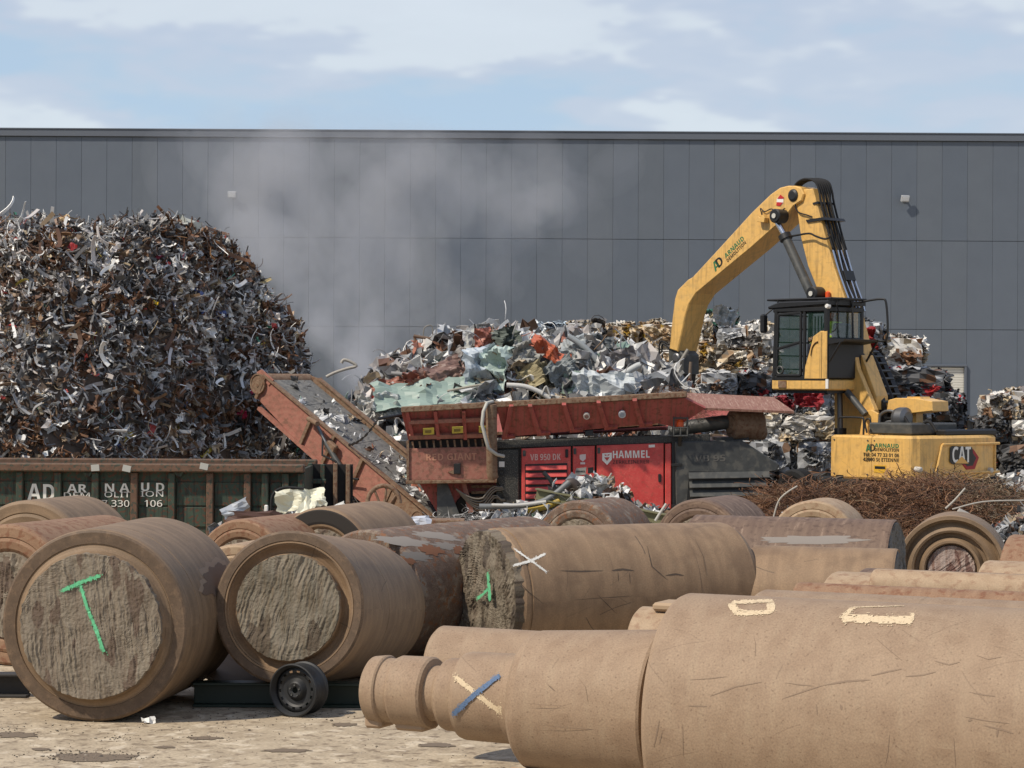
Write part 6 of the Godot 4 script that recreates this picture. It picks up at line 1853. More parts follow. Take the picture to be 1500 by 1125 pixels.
func build_operator(P: Callable, uB: float, W: float, rear: Vector3, inn: Vector3) -> void:
	var at0: Vector3 = P.call(uB + 0.26, 0.74, W * 0.5)     # hips on the seat
	var fw := -rear
	var up := Vector3.UP
	var B := func(f: float, y: float, s: float) -> Vector3: return fw * f + up * y + inn * s
	var bones: Array = []
	bones.append([B.call(0, 0.10, 0), B.call(-0.03, 0.30, 0), 0.15, 0.15])
	bones.append([B.call(-0.03, 0.30, -0.04), B.call(-0.02, 0.48, -0.04), 0.14, 0.13])
	bones.append([B.call(-0.03, 0.30, 0.04), B.call(-0.02, 0.48, 0.04), 0.14, 0.13])
	bones.append([B.call(-0.02, 0.50, -0.17), B.call(-0.02, 0.50, 0.17), 0.075, 0.075])
	bones.append([B.call(0.0, 0.52, 0), B.call(0.03, 0.66, 0), 0.06, 0.055])
	for s: float in [-1.0, 1.0]:
		bones.append([B.call(-0.02, 0.50, 0.19 * s), B.call(0.06, 0.25, 0.25 * s), 0.06, 0.048])
		bones.append([B.call(0.06, 0.25, 0.25 * s), B.call(0.30, 0.24, 0.20 * s), 0.046, 0.033])
		bones.append([B.call(0, 0.08, 0.09 * s), B.call(0.42, 0.10, 0.12 * s), 0.09, 0.062])
		bones.append([B.call(0.42, 0.10, 0.12 * s), B.call(0.50, -0.30, 0.12 * s), 0.06, 0.042])
		bones.append([B.call(0.48, -0.34, 0.12 * s), B.call(0.66, -0.37, 0.13 * s), 0.042, 0.034])
	var body := mb(at0, true)
	var skin := Color(0.42, 0.25, 0.17)
	var vest := Color(0.50, 0.78, 0.08)
	var dark := Color(0.03, 0.035, 0.05)
	net(bones, 0.02, at0, 0.05, body, func(p: Vector3) -> Color:
		var f := p.dot(fw)
		var s := absf(p.dot(inn))
		if p.y > 0.575: return skin
		if f > 0.2 and p.y > 0.17: return skin
		if p.y < 0.16: return dark
		if p.y > 0.30 and p.y < 0.35 and s < 0.2: return Color(0.6, 0.6, 0.58)
		return vest if s < 0.235 else dark)
	# head with nose, jaw and ears on a finer grid
	var hd: Array = [[B.call(0.01, 0.76, 0), B.call(0.02, 0.81, 0), 0.088, 0.09], [B.call(0.045, 0.72, -0.015), B.call(0.045, 0.72, 0.015), 0.055, 0.055], [B.call(0.09, 0.785, 0), B.call(0.118, 0.755, 0), 0.012, 0.016], [B.call(0.0, 0.77, 0.088), B.call(-0.01, 0.74, 0.086), 0.02, 0.014], [B.call(0.0, 0.77, -0.088), B.call(-0.01, 0.74, -0.086), 0.02, 0.014]]
	net(hd, 0.009, at0, 0.02, body, func(p: Vector3) -> Color:
		var f := p.dot(fw)
		var s := absf(p.dot(inn))
		if p.y > 0.83 or (f < -0.01 and p.y > 0.74): return Color(0.03, 0.02, 0.015)
		if f > 0.07 and absf(p.y - 0.785) < 0.009 and s > 0.02 and s < 0.05: return Color(0.05, 0.04, 0.035)
		if f > 0.07 and absf(p.y - 0.715) < 0.006 and s < 0.028: return Color(0.26, 0.10, 0.08)
		return skin)
	# hands closed round the joysticks
	for s: float in [-1.0, 1.0]:
		var hb: Array = [[B.call(0.30, 0.24, 0.20 * s), B.call(0.375, 0.235, 0.195 * s), 0.028, 0.03]]
		for k in 4:
			var y := 0.258 - k * 0.018
			var ln := [0.030, 0.034, 0.032, 0.026][k] as float
			hb.append([B.call(0.37, y, (0.195 + 0.012) * s), B.call(0.37 + ln, y, (0.205) * s), 0.0095, 0.009])
			hb.append([B.call(0.37 + ln, y, 0.205 * s), B.call(0.375 + ln, y - 0.003, 0.175 * s), 0.009, 0.0085])
			hb.append([B.call(0.375 + ln, y - 0.003, 0.175 * s), B.call(0.385, y - 0.003, 0.163 * s), 0.0085, 0.008])
		hb.append([B.call(0.335, 0.262, 0.185 * s), B.call(0.365, 0.285, 0.17 * s), 0.011, 0.01])
		hb.append([B.call(0.365, 0.285, 0.17 * s), B.call(0.395, 0.285, 0.172 * s), 0.01, 0.0085])
		net(hb, 0.006, at0, 0.008, body, func(_p: Vector3) -> Color: return skin)
	single("person", body, tinted(0.8), "person in a yellow-green safety vest seated in the raised black cab", "person", at0)

# ---------------------------------------------------------------- bales
func bale_mesh(sd: int, pal: Array) -> ArrayMesh:   # a crushed block about one metre on each side
	var rg := RandomNumberGenerator.new(); rg.seed = sd
	var nz := FastNoiseLite.new(); nz.seed = sd; nz.frequency = 2.2; nz.fractal_octaves = 3; nz.fractal_type = FastNoiseLite.FRACTAL_RIDGED
	var cell := FastNoiseLite.new(); cell.seed = sd + 5; cell.noise_type = FastNoiseLite.TYPE_CELLULAR; cell.frequency = 1.5; cell.cellular_return_type = FastNoiseLite.RETURN_CELL_VALUE
	cell.domain_warp_enabled = true; cell.domain_warp_amplitude = 0.35; cell.domain_warp_frequency = 2.0
	var fold := FastNoiseLite.new(); fold.seed = sd + 9; fold.noise_type = FastNoiseLite.TYPE_CELLULAR; fold.frequency = 4.5; fold.cellular_return_type = FastNoiseLite.RETURN_DISTANCE2_SUB
	var b := mb(Vector3.ZERO, true)
	var N := 6
	var tones: Array[Color] = []
	for i in 24: tones.append(pick(rg, pal))
	for ax in 3:
		for sg: float in [-1.0, 1.0]:
			var g := PackedVector3Array()
			for j in N + 1:
				for i in N + 1:
					var w := Vector3.ZERO
					w[ax] = sg * 0.5; w[(ax + 1) % 3] = float(i) / N - 0.5; w[(ax + 2) % 3] = float(j) / N - 0.5
					var rr := w.normalized() * (0.5 + 0.10)
					var p := w.lerp(rr, 0.20)
					var d := nz.get_noise_3dv(w * 1.6) * 0.10 + fold.get_noise_3dv(w) * 0.13 + 0.03
					var h := Vector3(sin(w.x * 91.7 + w.y * 37.1 + w.z * 53.3 + sd), sin(w.x * 47.3 + w.y * 83.9 + w.z * 29.1 + sd), sin(w.x * 61.1 + w.y * 21.7 + w.z * 97.3 + sd))
					g.append(p * (1.0 + d) + h * 0.028)
			for j in N:
				for i in N:
					var a := g[j * (N + 1) + i]
					var e := g[j * (N + 1) + i + 1]
					var c := g[(j + 1) * (N + 1) + i + 1]
					var f := g[(j + 1) * (N + 1) + i]
					b.c = tones[int(absf(cell.get_noise_3dv(a)) * 97.0 + (cell.get_noise_3dv(a) + 1.0) * 31.0) % 24]
					b.flat_out(a, e, c, Vector3.ZERO); b.flat_out(a, c, f, Vector3.ZERO)
	# folded sheets pressed into the skin, then torn strips
	for i in 40:
		var w := Vector3(rg.randf_range(-0.85, 0.85), rg.randf_range(-0.85, 0.85), rg.randf_range(-0.85, 0.85))
		var k := w.abs().max_axis_index()
		w[k] = signf(w[k])
		var out := Vector3.ZERO
		out[k] = signf(w[k])
		var sh := sheet(rg.randf_range(0.25, 0.6), rg.randf_range(0.2, 0.5), 9, 8, sd * 50 + i, rg.randf_range(0.08, 0.16), 0.012, 0.0, false, PackedColorArray(), 0.06)
		b.c = pick(rg, pal)
		var bs := Basis.looking_at(-out, Vector3.UP if k != 1 else Vector3.RIGHT) * Basis(Vector3.BACK, rg.randf() * TAU) * Basis(Vector3.RIGHT, rg.randfn() * 0.4)
		b.add(sh, Transform3D(bs, w * 0.5 * rg.randf_range(0.94, 1.04)))
	for i in 12:
		var w := Vector3(rg.randf_range(-1, 1), rg.randf_range(-1, 1), rg.randf_range(-1, 1))
		var k := w.abs().max_axis_index()
		w[k] = signf(w[k]) * rg.randf_range(0.96, 1.1)
		var p := w * 0.5
		b.c = pick(rg, pal)
		var path := PackedVector3Array([p])
		var d := Vector3(rg.randfn(), rg.randfn(), rg.randfn())
		d[k] *= 0.2
		d = d.normalized()
		for s in 4:
			d = (d + Vector3(rg.randfn(), rg.randfn(), rg.randfn()) * 0.55).normalized()
			p += d * rg.randf_range(0.03, 0.10)
			path.append(p)
		b.tube(path, rg.randf_range(0.010, 0.05), 4, rg.randf_range(0.01, 0.03), true, rg.randf_range(0.15, 0.5))
	return b.mesh()
func build_bales() -> void:
	var white := [[5, Color(0.62, 0.60, 0.55)], [3, Color(0.42, 0.40, 0.36)], [2, Color(0.14, 0.13, 0.12)], [2, Color(0.50, 0.40, 0.26)], [1, Color(0.20, 0.11, 0.06)]]
	var tan_ := [[4, Color(0.48, 0.38, 0.25)], [3, Color(0.60, 0.56, 0.48)], [2, Color(0.26, 0.17, 0.09)], [2, Color(0.10, 0.08, 0.06)], [1, Color(0.44, 0.28, 0.05)]]
	var dark := [[5, Color(0.055, 0.055, 0.055)], [3, Color(0.12, 0.12, 0.12)], [1.5, Color(0.36, 0.37, 0.38)], [1.2, Color(0.13, 0.07, 0.04)], [0.4, Color(0.35, 0.03, 0.03)]]
	var grey := [[5, Color(0.34, 0.35, 0.36)], [3, Color(0.20, 0.21, 0.22)], [3, Color(0.55, 0.56, 0.56)], [2, Color(0.08, 0.08, 0.08)], [1, Color(0.2, 0.12, 0.07)]]
	var blue := [[5, Color(0.42, 0.50, 0.55)], [3, Color(0.60, 0.63, 0.64)], [2, Color(0.16, 0.19, 0.22)], [1, Color(0.07, 0.07, 0.07)]]
	var green := [[4, Color(0.05, 0.16, 0.11)], [3, Color(0.06, 0.06, 0.06)], [2, Color(0.45, 0.45, 0.42)], [1, Color(0.3, 0.25, 0.15)]]
	var pals := {"white": white, "tan": tan_, "dark": dark, "grey": grey, "blue": blue, "green": green}
	var made := {}
	var rg := RandomNumberGenerator.new(); rg.seed = 99
	var list: Array = [
		[770, 474, 831, 508, 49.0, "blue", "pale blue crushed bale at the top left end of the stacked bales"],
		[832, 472, 886, 512, 49.2, "white", "white and brown bale next to the pale blue one"],
		[887, 476, 936, 513, 49.4, "tan", "bale with white lid and tan box face above the hopper"],
		[937, 474, 988, 517, 49.6, "tan", "tan and brown bale just behind the lowered yellow stick"],
		[1008, 464, 1045, 503, 50.0, "white", "plain white bale right of the yellow stick's knee"],
		[1030, 456, 1080, 502, 50.6, "green", "black bale with dark green sheeting on top of the stack"],
		[1052, 480, 1098, 516, 49.6, "grey", "grey bale below the dark green topped bale"],
		[1090, 474, 1138, 526, 49.4, "white", "bale of long pale strips touching the cab's mirror"],
		[1000, 503, 1052, 546, 49.0, "tan", "tan stained bale in the second layer right of the grab"],
		[1046, 512, 1106, 550, 48.8, "tan", "cream and grey bale in the second layer near the cab"],
		[1104, 524, 1145, 562, 49.0, "white", "pale bale half behind the cab's front"],
		[922, 514, 986, 548, 48.6, "tan", "bale with yellow and rusty wires left of the grab"],
		[886, 510, 928, 546, 48.8, "dark", "dark bale between the mottled plate and the yellow wire bale"],
		[1028, 546, 1088, 586, 48.4, "grey", "blue grey crumpled bale in the third layer above the flap"],
		[1084, 546, 1136, 588, 48.4, "dark", "black bale in the third layer beside the cab base"],
		[1000, 546, 1032, 588, 48.8, "white", "pinkish white bale low behind the grab"],
		[1252, 470, 1300, 508, 48.0, "grey", "silver grey bale right behind the cab's rear window"],
		[1296, 494, 1356, 540, 48.0, "white", "bright silver bale right of the hose track"],
		[1252, 506, 1300, 545, 48.4, "grey", "grey bale below the one behind the cab's rear window"],
		[1300, 540, 1388, 582, 47.6, "dark", "large black bale beneath the bright silver bale"],
		[1366, 574, 1412, 618, 47.4, "dark", "dark bale against the white roller door"],
		[1322, 580, 1372, 622, 47.2, "grey", "grey scrap bale behind the raised yellow air box"],
		[1395, 610, 1430, 645, 47.4, "dark", "small dark bale just above the counterweight lug"],
		[1120, 580, 1172, 616, 47.4, "dark", "dark bale under the cab base"],
		[1168, 576, 1222, 614, 47.6, "grey", "grey bale under the cab behind the ram"],
		[1144, 608, 1224, 650, 47.0, "white", "white and rust streaked bale under the cab, nearest the column"],
		[1098, 606, 1148, 648, 47.2, "white", "pale bale right of the muffler"],
		[1098, 646, 1164, 694, 46.8, "grey", "grey bale beside the black bonnet's slope"],
		[1160, 646, 1224, 694, 46.8, "grey", "mixed grey bale left of the yellow housing"],
		[1140, 690, 1222, 728, 46.6, "dark", "dark bale at ground level left of the yellow housing"],
		[1447, 578, 1490, 614, 45.0, "white", "pale baled cans, upper of the right edge stack"],
		[1488, 572, 1546, 616, 45.2, "white", "greenish white bale cut by the right edge, topmost"],
		[1432, 612, 1482, 650, 44.8, "dark", "dark folded bale under the pale baled cans"],
		[1480, 614, 1540, 654, 44.8, "white", "white draped bale in the second layer at the right edge"],
		[1462, 650, 1540, 694, 44.6, "dark", "black bale in the third layer at the right edge"],
		[1468, 690, 1540, 735, 44.4, "grey", "grey bale at the foot of the right edge stack"],
	]
	for q: Array in list:
		var v: int = rg.randi() % 2
		var key: String = q[5] + str(v)
		if not made.has(key): made[key] = bale_mesh(hash(key) % 1000, pals[q[5]])
		var d: float = q[4]
		var c := at((q[0] + q[2]) * 0.5, (q[1] + q[3]) * 0.5, d)
		var w: float = (q[2] - q[0]) / FPX * d
		var h: float = (q[3] - q[1]) / FPX * d
		var o := single("scrap_bale", made[key], M.crumple, q[6], "scrap bale", c + Vector3(0, 0, -0.5), "stacked bales of crushed metal")
		var rot: Basis = [Basis.IDENTITY, Basis(Vector3.UP, PI / 2), Basis(Vector3.UP, PI), Basis(Vector3.RIGHT, PI / 2), Basis(Vector3.RIGHT, -PI / 2), Basis(Vector3.BACK, PI)][rg.randi() % 6]
		o.basis = Basis(Vector3.UP, rg.randf_range(-0.15, 0.15)) * Basis.from_scale(Vector3(w * 0.95, h * 0.97, 1.05)) * rot
	# loose sheets lying on the stacks
	for q: Array in [[1180, 586, 0.62, 0.36, Color(0.56, 0.17, 0.20), "crumpled bright red sheet hanging under the cab"], [1148, 592, 0.4, 0.3, Color(0.50, 0.15, 0.18), "torn red sheet beside the hopper flap's tip"], [1272, 500, 0.25, 0.6, Color(0.50, 0.10, 0.10), "narrow red strip standing behind the hose track"], [1060, 466, 0.5, 0.4, Color(0.70, 0.72, 0.72), "pale torn sheet on the dark green topped bale"]]:
		var p := at(q[0], q[1], 46.4 if q[1] > 520 else 47.6)
		var ob := single("torn_sheet", sheet(q[2], q[3], 14, 12, int(q[0]), 0.26, 0.01, 0.0, false, PackedColorArray(), 0.05), plain(q[4], 0.6), q[5], "metal sheet", p)
		ob.rotation = Vector3(-0.25, 0.2, 0.2 * sin(q[0]))
	# scrap filling the gaps between the bales and under them
	var tab := PackedVector2Array([Vector2(-0.5, 0), Vector2(0.5, 3.0), Vector2(5.0, 3.1), Vector2(6.5, 2.2), Vector2(7.3, 3.0), Vector2(8.6, 2.4), Vector2(9.6, 1.2), Vector2(10.2, 0.6), Vector2(10.6, 1.6), Vector2(12.5, 1.9), Vector2(13.5, 0)])
	var nz := FastNoiseLite.new(); nz.seed = 23; nz.frequency = 0.6
	var hf := func(x: float, z: float) -> float:
		var s := clampf((-z - 48.7) / 1.2, 0.0, 1.0)
		var bk := clampf((56.0 + z) / 4.0, 0.0, 1.0)
		return maxf(0.0, curve_at(tab, x) * (1.0 - pow(1.0 - s, 1.5)) * bk + nz.get_noise_2d(x * 2, z * 2) * 0.2 * s)
	var md := mound(hf, -0.5, 10.3, -48.6, -56.0, 60, 40, 0.1)
	var st := stuff("scrap_filling", "loose grey and black scrap between and under the stacked bales", "scrap")
	part(st, "heap_body", md[0], plain(Color(0.38, 0.36, 0.33), 0.95)).set_meta("kind", "stuff")
	scatter_scrap(st, md, 1500, 71, PAL_LIGHT, PAL_DARK, 0.2, 0.7)

func scatter_scrap(st: Node, md: Array, count: int, sd: int, pal: Array, pal2: Array, s0: float, s1: float, mat: Material = null) -> void:
	var rg := RandomNumberGenerator.new(); rg.seed = sd
	var kinds: Array = []
	for k in 3: kinds.append(strip_mesh(sd * 10 + k, 0.35 + 0.3 * k, 0.045 + 0.03 * k, 0.16))
	for k in 3: kinds.append(sheet(1.0, 0.75, 4, 4, sd * 10 + 5 + k, 0.26, 0.012, 0.0, true, PackedColorArray([Color(1, 1, 1), Color(0.9, 0.9, 0.9)])).mesh())
	kinds.append(wire_mesh(sd * 10 + 9, 8, 0.12, 0.02, 5))
	kinds.append(wire_mesh(sd * 10 + 11, 10, 0.45, 0.012, 4))
	var xfs: Array = []
	var cols: Array = []
	for k in kinds.size(): xfs.append([]); cols.append([])
	for i in count:
		var q := on_mound(md, rg)
		var p: Vector3 = q[0]
		var nn: Vector3 = q[1]
		var k: int = [0, 1, 2, 3, 4, 5, 3, 4, 5, 3, 4, 5, 6, 0, 1, 7][rg.randi() % 16]
		var s := rg.randf_range(s0, s1)
		if k in [3, 4, 5]: s *= 0.95
		if k >= 6: s *= 1.1
		xfs[k].append(Transform3D(tumble(rg).scaled(Vector3(s, s, s)), p + nn * rg.randf_range(-0.1, 0.15)))
		cols[k].append(pick(rg, pal if rg.randf() < 0.6 else pal2))
	spread(st, "scrap", kinds, xfs, cols, mat if mat else M.scrap)

# ---------------------------------------------------------------- loose heap behind the hopper
func build_heap() -> void:
	var tab := PackedVector2Array()
	for q: Array in [[508, 740], [518, 640], [530, 598], [548, 575], [575, 548], [605, 525], [640, 512], [700, 502], [760, 498], [850, 506], [930, 525], [985, 565], [1040, 640], [1070, 740]]:
		tab.append(Vector2((q[0] - 750.0) * 47.0 / FPX, maxf(0.0, 2.45 + (562.5 - q[1]) * 47.0 / FPX)))
	var nz := FastNoiseLite.new(); nz.seed = 33; nz.frequency = 0.6; nz.fractal_octaves = 3
	var hf := func(x: float, z: float) -> float:
		var s := clampf((-z - 42.1) / 4.2, 0.0, 1.0)
		var bk := clampf((53.0 + z) / 4.0, 0.0, 1.0)
		return maxf(0.0, curve_at(tab, x) * (1.0 - pow(1.0 - s, 1.7)) * bk + nz.get_noise_2d(x * 2, z * 2) * 0.2 * s)
	var md := mound(hf, -3.6, 4.8, -42.0, -53.0, 60, 60, 0.12)
	var o := stuff("loose_scrap_heap", "heap of loose mixed scrap metal behind the shredder's hopper", "scrap heap")
	part(o, "heap_body", md[0], plain(Color(0.38, 0.36, 0.33), 0.95)).set_meta("kind", "stuff")
	scatter_scrap(o, md, 3600, 41, PAL_LIGHT, PAL_SHRED, 0.18, 0.75)
	var spot := func(px: float, py: float) -> Vector3:
		var d := 42.0
		for it in 80:
			var w := at(px, py, d)
			if w.y < hf.call(w.x, w.z) + 0.2: break
			d += 0.1
		return at(px, py, minf(d, 48.0) - 0.25)
	# px, py, width, height, colour, tilt about x, y, z, crumple, label
	var rows: Array = [
		[622, 581, 1.95, 0.75, Color(0.54, 0.61, 0.57), -0.85, 0.1, 0.10, 0.12, "long pale green sheet metal panel left of the hopper"],
		[702, 545, 0.75, 1.0, Color(0.66, 0.70, 0.73), -0.2, 0.5, 0.15, 0.22, "pale blue grey crumpled sheet above the hopper's left corner"],
		[731, 545, 0.62, 1.05, Color(0.66, 0.72, 0.69), -0.1, -0.5, -0.1, 0.26, "whitish green folded sheet standing above the hopper"],
		[708, 498, 0.38, 0.5, Color(0.62, 0.38, 0.31), 0.0, 0.4, 0.1, 0.06, "salmon coloured box panel on the crest of the loose heap"],
		[806, 518, 1.0, 0.32, Color(0.66, 0.35, 0.24), -0.3, 0.2, -0.65, 0.16, "orange folded strip sloping down the loose heap"],
		[846, 523, 0.55, 0.85, Color(0.56, 0.58, 0.58), -0.2, -0.3, 0.35, 0.10, "grey pointed sheet standing right of the orange strip"],
		[884, 566, 1.25, 0.6, Color(0.70, 0.72, 0.72), -0.5, 0.0, 0.05, 0.22, "large whitish crumpled sheet on the hopper's edge"],
		[786, 552, 0.8, 0.5, Color(0.60, 0.56, 0.44), -0.4, 0.3, 0.2, 0.26, "beige yellow crumpled sheet in the middle of the loose heap"],
		[650, 548, 1.0, 0.6, Color(0.46, 0.36, 0.32), -0.5, 0.2, 0.5, 0.10, "brown ribbed sheet on the left of the loose heap"],
		[576, 566, 0.9, 0.36, Color(0.58, 0.38, 0.31), -0.4, 0.3, 0.25, 0.10, "salmon sheet at the left foot of the loose heap"],
		[612, 560, 0.5, 0.5, Color(0.52, 0.34, 0.28), -0.4, -0.3, 0.5, 0.14, "dull red bent sheet beside the pale green panel"],
		[686, 502, 0.16, 0.62, Color(0.74, 0.74, 0.71), -0.1, 0.2, -0.15, 0.03, "white narrow panel standing below the salmon box"],
		[548, 596, 0.7, 0.45, Color(0.72, 0.72, 0.70), -0.5, 0.2, 0.2, 0.22, "white crumpled sheet next to the conveyor's far board"],
		[580, 600, 0.9, 0.5, Color(0.64, 0.66, 0.65), -0.6, 0.1, -0.2, 0.2, "light grey crumpled sheet low between conveyor and hopper"],
		[742, 502, 0.55, 0.6, Color(0.36, 0.39, 0.36), -0.2, 0.5, 0.3, 0.20, "dark olive bent sheet left of the pale blue bale"],
		[912, 534, 0.7, 0.62, Color(0.42, 0.40, 0.39), -0.2, 0.3, 0.3, 0.08, "mottled grey plate left of the yellow wire bale"],
		[843, 562, 0.55, 0.5, Color(0.42, 0.48, 0.43), -0.3, -0.2, -0.1, 0.08, "dull green small sheet behind the hopper rim"],
		[665, 530, 0.7, 0.4, Color(0.50, 0.48, 0.46), -0.5, -0.2, 0.9, 0.1, "grey brown plank like sheet on the loose heap"],
		[770, 520, 0.6, 0.5, Color(0.58, 0.58, 0.56), -0.4, 0.4, -0.4, 0.2, "light grey torn sheet below the pale blue bale"],
		[820, 545, 0.7, 0.45, Color(0.50, 0.52, 0.52), -0.5, 0.1, 0.7, 0.2, "grey bent sheet below the orange strip"],
		[868, 500, 0.9, 0.3, Color(0.33, 0.35, 0.36), -0.2, 0.1, -0.1, 0.12, "dark grey flat sheet under the white and brown bale"],
	]
	for q: Array in rows:
		var p: Vector3 = spot.call(q[0], q[1])
		var sz := 0.95 if q[2] < 1.5 else 1.0
		var ob := single("torn_sheet", sheet(q[2] * sz, q[3] * sz, 16, 14, int(q[0] + q[1]), q[8] * 1.3, 0.012, 0.0, false, PackedColorArray(), 0.05), plain(q[4], 0.5), q[9], "metal sheet", p, "torn sheets on the loose heap")
		ob.rotation = Vector3(q[5], q[6], q[7])
	# pipes and bars
	var pipes: Array = [
		[[[573, 547], [620, 551], [676, 554]], 0.045, Color(0.55, 0.54, 0.52), "long straight grey pipe lying across the loose heap"],
		[[[742, 564], [768, 566], [790, 574], [806, 584]], 0.05, Color(0.76, 0.75, 0.72), "white bent pipe rising over the hopper rim"],
		[[[832, 492], [858, 510], [880, 535], [890, 550]], 0.06, Color(0.58, 0.60, 0.60), "light grey curved bar sloping towards the white crumpled sheet"],
		[[[900, 556], [930, 538], [938, 535]], 0.07, Color(0.66, 0.67, 0.66), "pale flat bar pointing at the yellow wire bale"],
		[[[606, 492], [622, 495], [648, 500], [662, 512], [655, 514]], 0.035, Color(0.42, 0.34, 0.27), "rusty bent angle iron sticking up at the heap's left crest"],
		[[[607, 492], [610, 505], [613, 520]], 0.03, Color(0.46, 0.38, 0.30), "rusty upright leg under the bent angle iron"],
		[[[620, 492], [622, 480], [632, 477], [634, 490], [630, 510]], 0.012, Color(0.50, 0.48, 0.44), "thin wire loop above the bent angle iron"],
		[[[478, 552], [490, 546], [508, 540], [522, 536], [514, 530], [504, 527], [500, 532]], 0.03, Color(0.60, 0.58, 0.54), "bent pale strip poking up behind the conveyor"],
		[[[794, 578], [800, 566], [806, 580]], 0.02, Color(0.66, 0.65, 0.62), "small hooked wire at the hopper rim"],
		[[[655, 573], [690, 566], [715, 562]], 0.025, Color(0.58, 0.56, 0.50), "thin straight rod over the pale green panel"],
		[[[980, 556], [1000, 525], [1008, 512]], 0.04, Color(0.52, 0.50, 0.46), "grey rod leaning beside the grab"],
		[[[1010, 585], [1011, 545], [1012, 530]], 0.035, Color(0.44, 0.38, 0.32), "upright rusty rod right of the grab"],
	]
	for q: Array in pipes:
		var v := PackedVector3Array()
		var dd := 0.0
		for e: Array in q[0]: dd += (-(spot.call(e[0], e[1]) as Vector3).z) / q[0].size()
		if q[0][0][0] < 500: dd = 42.6
		if q[0][0][0] > 970: dd = 47.2
		for e: Array in q[0]: v.append(at(e[0], e[1], dd - 0.2))
		var b := mb(v[0])
		b.tube(smooth_path(v, 4), q[1], 8)
		single("scrap_pipe", b, plain(q[2], 0.55), q[3], "metal pipe", v[0])
	# rusty wire in the hopper
	var hf2 := func(x: float, z: float) -> float:
		var e := Vector2((x - 2.72) / 0.75, (z + 40.0) / 0.9).length()
		return 1.95 + 0.45 * maxf(0.0, 1.0 - e * e)
	var md2 := mound(hf2, 1.9, 3.5, -39.0, -41.0, 12, 12, 0.1)
	var w := stuff("hopper_wire", "clump of rusty tangled wire lying in the hopper below the grab", "wire")
	wires(w, md2, 900, 55, PAL_RUST, 0.15, 0.36, 0.0)

func wires(st: Node, md: Array, count: int, sd: int, pal: Array, s0: float, s1: float, spread_up := 0.2) -> void:
	var rg := RandomNumberGenerator.new(); rg.seed = sd
	var kinds: Array = []
	for k in 9: kinds.append(wire_mesh(sd * 10 + k, 15, 0.25 + 0.22 * (k % 4), 0.008 + 0.002 * (k % 3), 3))
	var xfs: Array = []
	var cols: Array = []
	for k in kinds.size(): xfs.append([]); cols.append([])
	for i in count:
		var q := on_mound(md, rg)
		var k := rg.randi() % kinds.size()
		var s := rg.randf_range(s0, s1)
		var bs := Basis(Vector3.UP, rg.randf() * TAU) * Basis(Vector3.BACK, rg.randfn() * 0.22) * Basis(Vector3.RIGHT, rg.randfn() * 0.5 + (PI if rg.randf() < 0.5 else 0.0))
		xfs[k].append(Transform3D(Basis.from_scale(Vector3(1, 0.38, 1)) * bs.scaled(Vector3(s, s, s)), q[0] + q[1] * (rg.randf_range(-0.12, 0.06) + absf(rg.randfn()) * spread_up * 0.4)))
		cols[k].append(pick(rg, pal if q[0].x < 7.0 or rg.randf() < 0.35 else PAL_WIRE2))
	spread(st, "wire", kinds, xfs, cols, M.wire)

